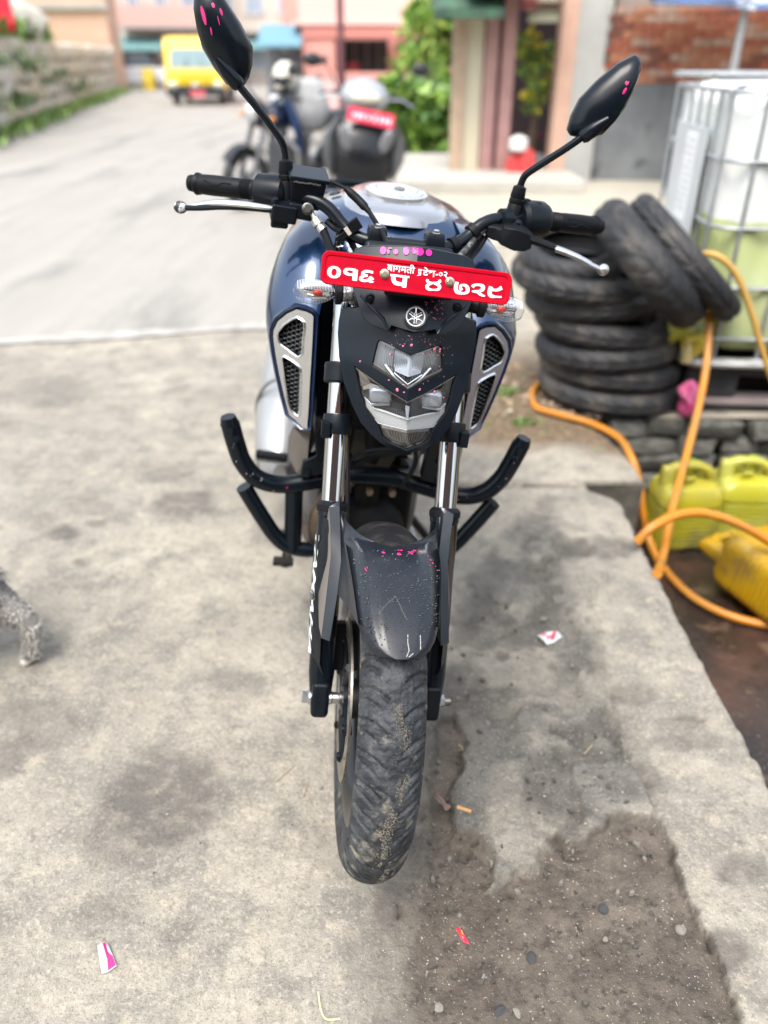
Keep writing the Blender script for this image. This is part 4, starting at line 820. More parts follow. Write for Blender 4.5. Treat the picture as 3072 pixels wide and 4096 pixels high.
lb = [LY(HB1(*q), y) for q, y in (((640, 400), .3945), ((450, 382), .3915), ((300, 378), .3975), ((180, 384), .4055), ((70, 384), .4155))]
part('lever_underside', MB().tube(spline(lb, 4), .0048, 10), black, blv)
c = LY(HB1(36, 380), .418); part('lever_ball', MB().ell(c, (.0115, .0105, .0105)), mat('worn_black_ball', (.015, .016, .018), .4, col2=(.55, .55, .56), scale=55, mix=(.5, .56)), blv)
hexbolt(LY(HB1(880, 392), .398), (.05, -1, .25), .0080, .011, mat('nickel', (.15, .15, .145), .35, 1.), hbar, 1.25, 'banjo_bolt')
hp = [LY(HB1(*q), y) for q, y in (((900, 410), .402), ((930, 460), .396), ((955, 500), .390), ((985, 535), .384), ((1030, 650), .345), ((1080, 780), .29))]
bh = part('brake_hose', MB().tube(spline(hp[3:], 6), .0072, 12), rubber, hbar)
part('hose_fitting', MB().tube(hp[:2], .0045, 12).tube([hp[1], hp[2]], [.0085, .0092], 14).tube([hp[2]+(hp[3]-hp[2])*.1, hp[3]], [.0070, .0088], 14), mat('dull_nickel', (.55, .54, .47), .35, .9), bh)
th_ = [LY(HB1(*q), y) for q, y in (((985, 190), .43), ((1060, 220), .425), ((1130, 252), .42), ((1215, 330), .41), ((1285, 405), .395))]
tcb = part('throttle_cable', MB().tube(spline(th_[:3], 5), .0030, 8).tube(spline(th_[2:], 5), [.0055]*2+[.0075]*7+[.0052]*2, 12).tube(spline([LY(HB1(*q), y) for q, y in (((1280, 398), .396), ((1340, 490), .37), ((1385, 570), .34), ((1412, 640), .31))], 5), .0042, 8), rubber, hbar)
for k, (p_, q_) in enumerate((((1005, 470), (1110, 545)), ((1100, 540), (1165, 600)), ((1160, 590), (1215, 690)))): part('wiring_sleeve', MB().tube(spline([LY(HB1(*p_), .40), LY(HB1((p_[0]+q_[0])/2, (p_[1]+q_[1])/2+8), .392), LY(HB1(*q_), .375)], 4), .0060, 8), rubber, hbar)
zt = LY(HB1(1165, 525), .385); part('cable_tie', MB().box(zt, (.010, .030, .034), (0, R(38), 0)).box(LY(HB1(1190, 500), .368), (.022, .012, .020), (0, R(-40), 0)).box(LY(HB1(1125, 565), .366), (.034, .003, .012), (0, R(-42), 0)), rubber, hbar, bev=.002)
part('tie_mark', MB().box(LY(HB1(1150, 535), .364), (.009, .003, .014), (0, R(-42), 0)), mat('tape_beige', (.5, .47, .4), .6), hbar)
# right of the picture: switch block, clutch perch and lever
a, d = barpt(.232), bardir(.232)
swb = part('switch_block', MB().lathe([(.012, -.030), (.024, -.030), (.031, -.024), (.0325, -.008), (.0325, .016), (.028, .026), (.019, .028), (.012, .03)], a, d, 32), black, hbar)
c = LY(HB2(875, 362), .43); part('switch_button', MB().box(c, (.034, .016, .012)).box((c[0]-.01, c[1], c[2]+.004), (.012, .014, .010)), rubber, swb, bev=.003)
cp0, cp1 = LY(HB2(570, 525), .402), LY(HB2(870, 600), .392)
pm = MB().loft([[Vector(cp0).lerp(Vector(cp1), t)+Vector((a*.004, b*hy, e*hz)) for a, b, e in ((0, -1, -1), (0, -1, .6), (0, -.3, 1), (0, 1, 1), (0, 1, -1))] for t, hy, hz in ((0, .010, .010), (.12, .013, .013), (.30, .013, .014), (.34, .016, .018), (.62, .019, .022), (.86, .016, .019), (1.0, .012, .012))], cap=True)
part('clutch_perch', pm, rubber, hbar, ang=50, bev=.003)
part('perch_clamp', MB().lathe([(.0113, -.009), (.0175, -.009), (.0175, .009), (.0113, .009)], barpt(.178), bardir(.178), 24).box(barpt(.178)+Vector((0, -.012, -.006)), (.016, .02, .02)), black, hbar)
hexbolt(LY(HB2(785, 487), .395), (0, -.6, 1), .0055, .005, black, hbar, 1.3)
l1 = [LY(HB2(*q), y) for q, y in (((860, 588), .388), ((950, 622), .383), ((1035, 655), .378))]
clv = part('clutch_lever', MB().tube(l1, [.0105, .0092, .0084], 10, flat=.8), rubber, hbar)
l2 = [LY(HB2(*q), y) for q, y in (((1028, 652), .378), ((1110, 682), .374), ((1200, 722), .370), ((1270, 762), .368), ((1330, 790), .367))]
part('lever_blade', MB().tube(spline(l2, 4), [.0082]*4+[.0078]*4+[.0070]*4+[.0056]*3+[.0050]*2, 12, flat=.75), alu, clv); part('lever_ball', MB().ell(LY(HB2(1348, 795), .367), (.0105, .0095, .0105)), alu, clv)
cb0 = [LY(HB2(*q), y) for q, y in (((560, 515), .402), ((520, 550), .396), ((480, 610), .380), ((440, 660), .360), ((395, 705), .33), ((350, 760), .29))]
part('clutch_cable', MB().tube(spline(cb0, 5), [.0080]*8+[.0055]*18, 10), mat('cable_sleeve', (.035, .036, .038), .45, col2=(.16, .16, .155), scale=60, mix=(.5, .62)), hbar)
for k, sh in enumerate((14, 40)): part('wiring_sleeve', MB().tube(spline([LY(HB2(x+sh, y+sh*.45), yy) for x, y, yy in ((530, 560, .405), (480, 640, .385), (440, 690, .36), (420, 740, .32))], 5), .0045, 8), rubber, hbar)
for x0_ in (.086, .120):
    part('cable_band', MB().lathe([(.0116, -.006), (.0150, -.006), (.0150, .006), (.0116, .006)], barpt(x0_), bardir(x0_), 20), rubber, hbar)
# ---------------------------------------------------------------- mirrors
gm_l = lambda x, z: .400
def mirror(pts, cap_c, stem, boot, base, depth, ridge, marks):
    pl_ = [Vector(LY(OO(*q), .405)) for q in pts]; c = sum(pl_, Vector())/len(pl_)
    def lvl(k, y, sh=Vector((0, 0, 0))): return [Vector((c.x+(p.x-c.x)*k+sh.x, p.y+y, c.z+(p.z-c.z)*k+sh.z)) for p in spl]
    spl = [Vector(q) for q in [tuple(a.lerp(b, t)) for a, b in zip(pl_, pl_[1:]+pl_[:1]) for t in (0, .5)]]; sh = Vector((ridge[0], 0, ridge[1]))
    m = MB().loft([lvl(.93, .016), lvl(.99, .013), lvl(1.0, .006), lvl(.985, -.002), lvl(.90, -depth*.45, sh*.3), lvl(.70, -depth*.78, sh*.6), lvl(.40, -depth, sh), lvl(.05, -depth*1.05, sh)], cap=True)
    mo = part('mirror', m, satin, ang=40)
    part('mirror_glass', MB().add([p+Vector((0, .0005, 0)) for p in lvl(.94, .0162)], [tuple(range(len(spl)))]), chrome, mo, ang=0)
    sp_ = [Vector(LY(q, y)) for q, y in stem]
    part('mirror_stem', MB().tube(spline(sp_, 6), .0062, 12), satin, mo)
    part('stem_socket', MB().tube([sp_[0]+(sp_[0]-sp_[1]).normalized()*.045, sp_[0]+(sp_[0]-sp_[1]).normalized()*.02, sp_[0], sp_[0]+(sp_[1]-sp_[0]).normalized()*.006], [.006, .012, .0125, .0095], 16), satin, mo)
    b0, b1 = Vector(base), sp_[-1]; dv = (b1-b0).normalized(); L = (b1-b0).length
    part('stem_boot', MB().lathe([(.0135, -.012), (.0135, L*.42), (.0125, L*.45), (.0135, L*.48), (.0132, L*.60), (.0120, L*.62), (.0132, L*.66), (.0115, L*.97), (.0085, L), (.006, L+.002)], b0, dv, 20), rubber, mo)
    if marks:
        pm = MB(); bvh = BVHTree.FromPolygons([Vector(q) for q in m.v], m.f)
        for q, rx, ry, rot in marks:
            cc = Vector(LY(OO(*q), .405-depth*.62)); rg_ = []
            for i in range(14):
                t = 2*math.pi*i/14; x, z = cc.x+rx*.6*math.cos(t)*math.cos(rot)-ry*.72*math.sin(t)*math.sin(rot), cc.z+rx*.6*math.cos(t)*math.sin(rot)+ry*.72*math.sin(t)*math.cos(rot)
                h = bvh.ray_cast(Vector((x, -.5, z)), Vector((0, 1, 0)))[0]; rg_.append((x, (h.y if h else cc.y)-.0006, z))
            h = bvh.ray_cast(Vector((cc.x, -.5, cc.z)), Vector((0, 1, 0)))[0]; pm.add(rg_+[(cc.x, (h.y if h else cc.y)-.0009, cc.z)], [(i, (i+1) % 14, 14) for i in range(14)])
        part('pink_paint_smear', pm, mat('pink_dull', (.50, .012, .15), .5), mo, ang=0, kind='stuff')
    return mo
mirror([(417, 18), (418, -14), (432, -34), (462, -34), (487, -2), (520, 50), (546, 102), (545, 140), (538, 168), (524, 190), (508, 196), (488, 182), (462, 148), (436, 104), (424, 60)], None,
       [(OO(512, 180), .392), (OO(558, 236), .40), (OO(600, 292), .412), (OO(613, 318), .42), (OO(617, 345), .424)], None, LY(OO(620, 425), .424), .026, (-.004, .010),
       [((441, 34), .005, .018, .30), ((462, 12), .004, .005, .5), ((458, 68), .0020, .008, .2), ((479, 26), .003, .007, .4), ((474, 45), .0013, .009, .3)])
mirror([(1372, 118), (1383, 124), (1383, 142), (1370, 180), (1348, 228), (1318, 268), (1292, 294), (1262, 300), (1234, 294), (1227, 282), (1236, 250), (1254, 214), (1290, 176), (1335, 138)], None,
       [(OO(1262, 293), .392), (OO(1220, 322), .40), (OO(1170, 354), .412), (OO(1140, 374), .42), (OO(1130, 386), .424), (OO(1124, 402), .426)], None, LY(OO(1106, 472), .424), .024, (.012, -.006),
       [((1345, 196), .004, .008, -.4), ((1352, 180), .003, .005, -.5), ((1349, 178), .002, .004, -.4)])
# ---------------------------------------------------------------- air scoops and tank
gs = lambda x, z: .335+.55*max(0, abs(x)-.150)+.10*(z-.76)**2
def tr(pts): return [(LS(SH(*p), gs)[0], LS(SH(*p), gs)[2]) for p in pts]
OUT = tr([(172, 600), (178, 490), (245, 345), (395, 222), (550, 152), (700, 188), (790, 232), (818, 268), (805, 600), (782, 1000), (757, 1400), (737, 1800), (715, 2075), (640, 2045), (520, 1925), (428, 1850), (350, 1550), (270, 1200), (205, 850)])
H1 = tr([(245, 560), (252, 510), (350, 392), (480, 305), (550, 278), (620, 312), (668, 362), (678, 450), (652, 650), (640, 870), (580, 918), (500, 870), (400, 790), (308, 725), (270, 680)])
H2 = tr([(312, 935), (350, 902), (450, 960), (560, 1042), (608, 1110), (618, 1180), (608, 1500), (598, 1780), (580, 1858), (540, 1845), (450, 1745), (400, 1560), (350, 1250)])
grm = mat('grille_black', (.020, .024, .028), .42, spec=.6)
def shrink(poly, k):
    cx = sum(p[0] for p in poly)/len(poly); cz = sum(p[1] for p in poly)/len(poly); return [(cx+(x-cx)*k, cz+(z-cz)*k) for x, z in poly]
bez = relief(OUT, gs, .014, (H1, H2), .012)
for hl in (H1, H2): bez.tube([(x, gs(x, z)-.0008, z) for x, z in hl], .0021, 6, closed=True)
inner = [OUT[i] for i in range(7, 13)]
hexm = MB(); sp_h = .0088
for hl in (H1, H2):
    xs = [p[0] for p in hl]; zs = [p[1] for p in hl]; j = 0; x = min(xs)-.01
    while x < max(xs)+.01:
        z = min(zs)-.01+(sp_h/2 if j % 2 else 0)
        while z < max(zs)+.01:
            if inside((x, z), shrink(hl, 1.08)):
                y = gs(x, z)+.0125; ro, ri = sp_h*.577, sp_h*.36; vs = []
                for r_, yy in ((ro, y), (ri, y-.0012), (ri, y+.008)): vs += [(x+r_*math.cos(R(60*i)), yy, z+r_*math.sin(R(60*i))) for i in range(6)]
                hexm.add(vs, [(i, (i+1) % 6, 6+(i+1) % 6, 6+i) for i in range(6)]+[(6+i, 6+(i+1) % 6, 12+(i+1) % 6, 12+i) for i in range(6)])
            z += sp_h
        x += sp_h*.866; j += 1
back = relief(shrink(OUT, .97), lambda x, z: gs(x, z)+.024, .003, (), .02)
ins = MB()
for hl in (H1, H2): ins.loft([[(x, gs(x, z)+.001, z) for x, z in hl], [(x+(0), gs(x, z)+.022, z) for x, z in shrink(hl, .97)]])
# blue body that carries the scoop: sections from the scoop rim back to the knees
big = shrink(OUT, 1.0); cxo = sum(p[0] for p in OUT)/len(OUT); czo = sum(p[1] for p in OUT)/len(OUT)
def off(poly, d):
    n = len(poly); o = []
    for i in range(n):
        a = np.array(poly[i-1]); b = np.array(poly[(i+1) % n]); t = b-a; t = t/np.hypot(*t); o.append((poly[i][0]+t[1]*d*-1, poly[i][1]+t[0]*d)) 
    return o
area = sum(OUT[i-1][0]*OUT[i][1]-OUT[i][0]*OUT[i-1][1] for i in range(len(OUT))); sg_ = -1 if area > 0 else 1
O1 = off(OUT, sg_*.0035); O2 = off(OUT, sg_*.0075); O3 = off(OUT, sg_*.010)
clampx = lambda poly: [(min(x, -.128), z) for x, z in poly]
rimr = MB().loft([[(x, gs(x, z)+.010, z) for x, z in OUT], [(x, gs(x, z)+.004, z) for x, z in clampx(O1)], [(x, gs(x, z)+.001, z) for x, z in clampx(O2)], [(x, gs(x, z)+.006, z) for x, z in clampx(O3)]])
# side body loft (open on the inside)
SEC = [(None, [(x, z) for x, z in clampx(O3)])]
idx = list(range(13, 19))+list(range(0, 8))       # from the bottom tip up the outside to the top inner corner
o3 = [clampx(O3)[i] for i in idx]
def sect(y, pts): return [(x, y, z) for x, z in pts]
s0 = [(x, gs(x, z)+.006, z) for x, z in o3]
tgt = [(-.150, .640), (-.178, .665), (-.198, .700), (-.212, .735), (-.224, .775), (-.234, .82), (-.2385, .85), (-.238, .875), (-.232, .905), (-.222, .937), (-.205, .968), (-.180, .990), (-.150, 1.003), (-.115, 1.005)]
s1 = [(x, .400+.02*abs(i-5)/5, z) for i, (x, z) in enumerate(tgt)]
s1 = [((a[0]*.45+b[0]*.55), .385+.30*max(0, abs(b[0])-.20), a[2]*.45+b[2]*.55) for a, b in zip(s0, [(x, 0, z) for x, z in tgt])]
s2 = [(x, .455, z) for x, z in tgt]
s3 = [(x*.985, .54, z+.012*max(0, (z-.8)/.2)) for x, z in tgt]
s4 = [(-.130, .66, .72), (-.150, .66, .735), (-.165, .66, .755), (-.178, .66, .78), (-.190, .66, .81), (-.202, .66, .845), (-.210, .66, .87), (-.212, .66, .89), (-.210, .66, .92), (-.203, .66, .955), (-.186, .66, .985), (-.160, .66, 1.008), (-.130, .66, 1.022), (-.10, .66, 1.024)]
s5 = [(x*.72, .84, (z-.9)*.62+.885) for x, y, z in s4]; s6 = [(x*.60, .95, (z-.9)*.5+.84) for x, y, z in s4]
sidem = MB().loft([s0, s1, s2, s3, s4, s5, s6], closed=False)
for s in (-1, 1):
    fx = (lambda m: m) if s < 0 else (lambda m: m.flipx())
    bd = part('tank_side_panel', fx(sidem), navy, ang=60)
    part('scoop_rim', fx(rimr), navyd, bd, ang=50)
    bz = part('scoop_bezel', fx(bez), brushed, bd, ang=30)
    part('bezel_wall', fx(ins), grm, bz, ang=40); part('honeycomb_grille', fx(hexm), grm, bz, ang=25); part('grille_back', fx(back), dark, bz)
# centre of the tank with the filler cap
def arc(w_, zc, zs, y, n=13): return [(w_*math.sin(t), y, zs+(zc-zs)*math.cos(t)) for t in np.linspace(-math.pi/2, math.pi/2, n)]
tank = part('fuel_tank', MB().loft([[(x*.9, .46, z-.045) for x, y, z in arc(.15, 1.0, .94, 0)], arc(.165, 1.022, .955, .50), arc(.178, 1.042, .97, .60), arc(.178, 1.050, .975, .70), arc(.15, 1.035, .95, .80), arc(.12, .985, .91, .90), arc(.10, .92, .87, .98)], closed=False), navy, ang=60)
tc_ = Vector((.002, .625, 1.041)); tn = Vector((0, -.10, 1)).normalized()
TTC = [(.105*math.cos(t)*(1-.12*math.sin(t)), .150*math.sin(t)) for t in [2*math.pi*i/28 for i in range(28)]]
part('tank_top_cover', MB().loft([[(tc_.x+a_*k, tc_.y+.015+b_*k, tc_.z+dz+.10*b_*k*(.35 if b_ > 0 else .9)-.9*(a_*k)**2) for a_, b_ in TTC] for k, dz in ((1.06, -.016), (1.02, -.002), (.97, .003), (.85, .006), (.5, .008), (.0001, .008))]), topm, tank, ang=50)
cap = part('filler_cap', MB().lathe([(.062, .004), (.062, .012), (.058, .014), (.056, .012), (.0545, .012), (.053, .0155), (.044, .0165), (.043, .014), (.0415, .014), (.040, .0175), (0, .018)], tc_, tn, 48), mat('cap_silver', (.66, .67, .69), .2, .8), tank)
part('keyhole_ring', MB().lathe([(.011, .0178), (.011, .0190), (.009, .0190), (.008, .0184), (0, .0184)], tc_+Vector((.004, -.006, .0)), tn, 20), steel, cap)
part('tank_badge', MB().lathe([(0, 0), (.012, 0), (.010, .003), (0, .0035)], (-.118, .66, 1.031), (-.35, -.1, 1), 20), black, tank)
c = LY(HB1(1080, 612), .46); bdg = part('side_badge', MB().ell(c, (.012, .004, .022), rot=(0, R(18), 0)), mat('badge_dark', (.04, .045, .055), .3, .5), tank)
hz = MB()
for k in range(3): hz.tube([c+Vector((-.007+.002*k, -.0048, .010-.009*k)), c+Vector((.008+.001*k, -.0048, .013-.009*k))], .0011, 5)
hz.tube([c+Vector((-.004, -.005, -.014)), c+Vector((.000, -.005, .014))], .0011, 5).tube([c+Vector((.003, -.005, -.014)), c+Vector((.007, -.005, .014))], .0011, 5); part('badge_mark', hz, mat('badge_line', (.55, .57, .6), .3, .6), bdg)
part('instrument_cluster', MB().box((0, .30, .975), (.15, .05, .07), (R(-35), 0, 0)), black, bev=.008)
# dark body between scoop and fork
for s in (-1, 1):
    part('radiator_shroud', MB().loft([[(s*.132, .352, z), (s*.118, .40, z), (s*.100, .47, z), (s*.14, .47, z)] for z in (.635, .70, .80, .905)], cap=True), satin, ang=25)
    lw = [LY(C3(*q), y) for q, y in (((250, 1020), .43), ((222, 1080), .45), ((215, 1165), .46), ((270, 1290), .45), ((330, 1230), .43), ((345, 1060), .42))]
    part('lower_side_cover', MB().loft([[(s*abs(x), y, z) for x, y, z in lw], [(s*(abs(x)-.012), y-.012, z) for x, y, z in [Vector(q)*.5+sum((Vector(k) for k in lw), Vector())/len(lw)*.5 for q in lw]]], cap=True).loft([[(s*abs(x), y, z) for x, y, z in lw], [(s*(abs(x)-.02), y+.12, z+.01) for x, y, z in lw]]), taupe, bev=.003)
    cx = s*.10
    part('frame_bracket', MB().prism([(s*.135, .42, .63), (s*.105, .42, .63), (s*.098, .42, .52), (s*.155, .42, .505), (s*.15, .42, .545), (s*.125, .42, .56)], (0, .03, 0)), satin, bev=.004)
    hexbolt((s*.138, .418, .52), (0, -1, .2), .007, .005, satin)
    part('horn_bracket', MB().box((s*.09, .47, .59), (.05, .02, .05), (0, .3*s, 0)).cyl((s*.085, .46, .56), (s*.085, .48, .56), .016), alu, bev=.003)
part('frame_and_light_block', MB().tube([(0, .40, .93), (0, .46, .70), (0, .52, .45), (0, .56, .30)], .028, 12).tube([(-.11, .46, .92), (-.12, .60, .80), (-.13, .9, .62)], .022, 10).tube([(.11, .46, .92), (.12, .60, .80), (.13, .9, .62)], .022, 10).box((0, .50, .72), (.20, .04, .34)).box((0, .44, .90), (.22, .05, .12)), dark)  # frame tubes, plus two dark boxes added to block light behind the fork
# ---------------------------------------------------------------- crash bar
UP = [(.299, .432, .612), (.288, .434, .570), (.272, .437, .525), (.240, .442, .487), (.190, .450, .473), (.12, .458, .484), (.05, .465, .498), (0, .466, .500)]
guard = bpy.data.objects.new('crash_bar', None); COL.objects.link(guard); guard.parent = bike
ub = spline([(-x, y, z) for x, y, z in UP]+UP[-2::-1], 6); tm_ = MB().tube(ub, .0195, 20)
for e_ in (0, -1):
    pass
part('upper_tube', tm_, satin, guard)
for s in (-1, 1):
    part('lower_tube', MB().tube(spline([(s*x, y, z) for x, y, z in ((.270, .446, .464), (.252, .448, .430), (.228, .450, .388), (.200, .453, .343), (.168, .456, .315), (.12, .46, .307), (.06, .48, .315), (.02, .52, .33))], 6), .0175, 18), satin, guard)
    part('upright', MB().tube([(s*.165, .458, .475), (s*.160, .457, .308)], .0195, 18), satin, guard)
    part('tube_stud', MB().lathe([(.006, 0), (.005, .004), (.004, .005), (.004, .011), (.006, .012), (.006, .016), (0, .017)], (s*.283, .416, .588), (.1*s, -1, .3), 14), satin, guard)
    e = MB().tube([(s*.300, .432, .6125), (s*.3035, .431, .628)], [.0195, .0150], 20); part('cut_end', e, satin, guard)
gs2 = MB()
for i in range(26):
    j = random.randrange(4, len(ub)-4); p_ = Vector(ub[j]); t_ = (Vector(ub[j+1])-Vector(ub[j-1])).normalized(); n_ = Vector((random.uniform(-.3, .3), -1, random.uniform(-.9, .9))); n_ = (n_-t_*n_.dot(t_)).normalized()
    if abs(p_.x) > .09: blob(gs2, p_+n_*.0195, n_, random.choice((.0004, .0005, .0008)), .3, 1.5, 6)
part('pale_splash', gs2, mat('splash_pale', (.72, .66, .68), .6), guard, ang=80, kind='stuff', weld=False)
gs3 = MB()
for x, a_, r in ((-.238, .6, .0018), (-.180, .1, .0016), (-.12, .9, .0013)):
    j = min(range(len(ub)), key=lambda q: abs(ub[q][0]-x)); n_ = Vector((0, -math.cos(a_), math.sin(a_))); blob(gs3, Vector(ub[j])+n_*.0195, n_, r, .3, 1.3)
part('pink_splash', gs3, pink, guard, ang=80, kind='stuff', weld=False)
# ---------------------------------------------------------------- engine, exhaust, rear end
eng = bpy.data.objects.new('engine', None); COL.objects.link(eng); eng.parent = bike
cy = MB().box((0, .60, .50), (.13, .15, .06), (R(-12), 0, 0))
for k in range(9): cy.box((0, .59+.006*k, .44+.022*k), (.17, .19, .006), (R(-12), 0, 0))
part('cylinder_fins', cy, dirty, eng)
part('crankcase', MB().box((0, .72, .34), (.22, .36, .20)).ell((0, .56, .33), (.10, .08, .09)), dark, eng, bev=.02)
for s in (-1, 1):
    part('side_cover', MB().lathe([(.115, 0), (.113, .02), (.095, .035), (.05, .04), (0, .04)], (s*.105, .70, .345), (s, -.15, 0), 32), mat('engine_grey', (.10, .10, .11), .4, .4, col2=(.06, .055, .05), scale=14), eng)
part('exhaust_pipe', MB().tube(spline([(-.03, .50, .50), (-.075, .445, .47), (-.105, .43, .42), (-.108, .45, .36), (-.105, .54, .28), (-.13, .75, .22), (-.15, .95, .25)], 6), .022, 16), mat('header_bronze', (.12, .085, .06), .38, .6, col2=(.06, .045, .04), scale=14), eng)
part('mud_splash_plate', MB().prism([(-.045, .475, .60), (.050, .475, .595), (.055, .475, .56), (.02, .475, .48), (-.02, .475, .48), (-.05, .475, .55)], (0, .012, 0)), dirty, eng)
for k in range(3):
    part('engine_bolt', MB().cyl((-.05+.05*k, .49, .455), (-.05+.05*k, .47, .455), .008, n=6), mat('rusty_bolt', (.22, .17, .12), .5, .5), eng)
part('cable_bundle', MB().tube(spline([(-.075, .38, .60), (-.05, .42, .545), (.0, .44, .56), (.07, .42, .585)], 6), .0075, 8).tube(spline([(-.082, .33, .50), (-.070, .38, .545), (-.03, .42, .575), (.05, .40, .60)], 6), .0045, 8).tube(spline([(.06, .40, .64), (.075, .38, .58), (.06, .42, .50)], 5), .005, 8), rubber, eng)
part('front_brake_line', MB().tube(spline([(-.072, .30, .66), (-.068, .25, .60), (-.066, .19, .53), (-.064, .12, .43)], 6), .004, 8), rubber, eng)
part('fuse_box', MB().box((.045, .44, .60), (.03, .02, .018)).box((.018, .45, .61), (.012, .02, .008)), mat('pale_casting', (.30, .29, .27), .5, .4), eng, bev=.003)
mf = MB().loft([[(-.205+rx*math.cos(t), y, z+rz*math.sin(t)) for t in [2*math.pi*i/28 for i in range(28)]] for y, z, rx, rz in ((.86, .28, .02, .03), (.90, .29, .055, .07), (.98, .315, .075, .105), (1.10, .345, .082, .135), (1.25, .375, .080, .14), (1.42, .41, .075, .13), (1.50, .43, .06, .10))], cap=True)
muf = part('muffler', mf, mat('muffler_silver', (.40, .41, .42), .38, .55, col2=(.34, .345, .35), scale=5)); part('muffler_band', MB().tube([(-.205+.0805*math.cos(t)*1.01, 1.13-.10*math.sin(t), .352+.142*math.sin(t)) for t in [2*math.pi*i/40 for i in range(40)]], .005, 6, closed=True), mat('band_grey', (.2, .2, .21), .4, .5), muf)
for s in (-1, 1):
    peg = part('footpeg', MB().lathe([(.009, 0), (.012, .004), (.012, .08), (.009, .084), (0, .085)], (s*.185, .84, .345), (s, 0, .08), 16), rubber); part('peg_plate', MB().box((s*.228, .84, .332), (.085, .018, .006), (0, -s*.08, 0)).cyl((s*.262, .836, .335), (s*.264, .836, .295), .004), alu, peg)
part('brake_pedal', MB().tube([(-.15, .86, .27), (-.165, .74, .24), (-.17, .66, .20), (-.168, .60, .185)], .009, 10).box((-.180, .59, .185), (.05, .03, .012)).cyl((-.19, .63, .235), (-.17, .63, .235), .016).box((-.175, .63, .19), (.018, .02, .09)), dirty, bev=.003)
part('gear_lever', MB().tube([(.13, .80, .25), (.15, .66, .22), (.155, .60, .22)], .007, 10).cyl((.15, .6, .22), (.19, .6, .22), .010), alu)
part('side_stand', MB().tube([(.13, .80, .24), (.20, .88, .13), (.262, .95, .03)], .012, 10).box((.265, .955, .022), (.05, .07, .012), (0, R(-6), 0)), dark)
seat = part('seat', MB().loft([[(w_*math.cos(t), y, z+h_*math.sin(t)) for t in np.linspace(0, math.pi, 11)] for y, z, w_, h_ in ((.88, .82, .08, .05), (1.0, .79, .12, .045), (1.15, .79, .135, .04), (1.22, .80, .12, .06), (1.40, .84, .105, .05), (1.55, .87, .08, .03))], closed=False, cap=True), rubber)
tail = part('tail_panel', MB().loft([[(-.12, y, z), (-.13*k, y, z-.07), (-.08, y, z-.14), (.08, y, z-.14), (.13*k, y, z-.07), (.12, y, z)] for y, z, k in ((.95, .80, 1), (1.15, .81, 1.05), (1.4, .86, .9), (1.62, .91, .6))], cap=True), navy, ang=40)
part('grab_rail', MB().tube(spline([(-.12, 1.35, .84), (-.13, 1.5, .90), (-.1, 1.62, .93), (.1, 1.62, .93), (.13, 1.5, .90), (.12, 1.35, .84)], 5), .012, 8), satin, tail)
rw = bpy.data.objects.new('rear_wheel', None); COL.objects.link(rw); rw.parent = bike; rw.location = (0, 1.33, .31)
part('tyre', MB().lathe([(.22, -.05), (.27, -.068), (.295, -.05), (.31, 0), (.295, .05), (.27, .068), (.22, .05)], (0, 0, 0), (1, 0, 0), 64, True), tyrem, rw)
part('rim', MB().lathe([(.225, -.055), (.20, -.04), (.18, 0), (.20, .04), (.225, .055), (.215, 0)], (0, 0, 0), (1, 0, 0), 48, True), MATS['rim_black'], rw)
for k in range(5): a = 2*math.pi*k/5; part('spoke', MB().tube([(0, 0, 0), (0, -.19*math.sin(a), .19*math.cos(a))], [.02, .013], 8), MATS['rim_black'], rw)
part('swingarm', MB().box((-.10, 1.08, .33), (.035, .56, .06)).box((.10, 1.08, .33), (.035, .56, .06)), dark, bev=.006)
part('rear_fender', MB().loft([[(x, 1.33+.335*math.cos(t), .31+.335*math.sin(t)) for x in (-.08, 0, .08)] for t in np.linspace(R(10), R(120), 12)], closed=False), dark)
# ================================================================ things round the motorcycle
oldt = mat('old_tyre', (.010, .011, .014), .62, col2=(.026, .026, .028), scale=6, mix=(.42, .66), col3=(.085, .075, .062), scale3=4.5, mix3=(.50, .72), bump=.5, bscale=70)
def old_tyre(rad, wd, hole):
    nth, na = 216, 30; a = np.linspace(-118, 118, na)*math.pi/180; hgt = wd*.86; V = []
    for i in range(na):
        row = []
        for j in range(nth):
            th = 2*math.pi*j/nth; tread = abs(a[i]) < .95; rr = rad-hgt+hgt*math.cos(a[i])-.0075*float(tread and abs(a[i]) > .14)*max(0, 1.5-abs(((j/9+a[i]*(1.1 if a[i] > 0 else -1.1)) % 1)-.5)*9)/1.5*.9-(.005 if abs(a[i]) < .10 else 0)
            row.append((rr*math.cos(th), rr*math.sin(th), wd*math.sin(a[i])))
        V.append(row)
    e = wd*.66; V = [[(hole*math.cos(2*math.pi*j/nth), hole*math.sin(2*math.pi*j/nth), -e) for j in range(nth)]]+V+[[(hole*math.cos(2*math.pi*j/nth), hole*math.sin(2*math.pi*j/nth), e) for j in range(nth)]]
    inn = [[((rad-.02-k)*math.cos(2*math.pi*j/nth), (rad-.02-k)*math.sin(2*math.pi*j/nth), z) for j in range(nth)] for k, z in ((.03, e*.9), (.0, 0), (.03, -e*.9))]
    return MB().loft(V+inn+[V[0]])
tm1 = old_tyre(.298, .052, .205).mesh('used_tyre', oldt, 40); tm2 = old_tyre(.215, .055, .135).mesh('used_tyre', oldt, 40); tm3 = old_tyre(.290, .076, .19).mesh('used_tyre', oldt, 40)
lab = ['bottom tyre of the stack, half ringed by the orange hose', 'second tyre from the bottom of the stack', 'third tyre from the bottom of the stack', 'worn tyre fourth from the bottom of the stack', 'wide tyre fifth from the bottom of the stack', 'pale dusty tyre that carries the small tyre on the stack']
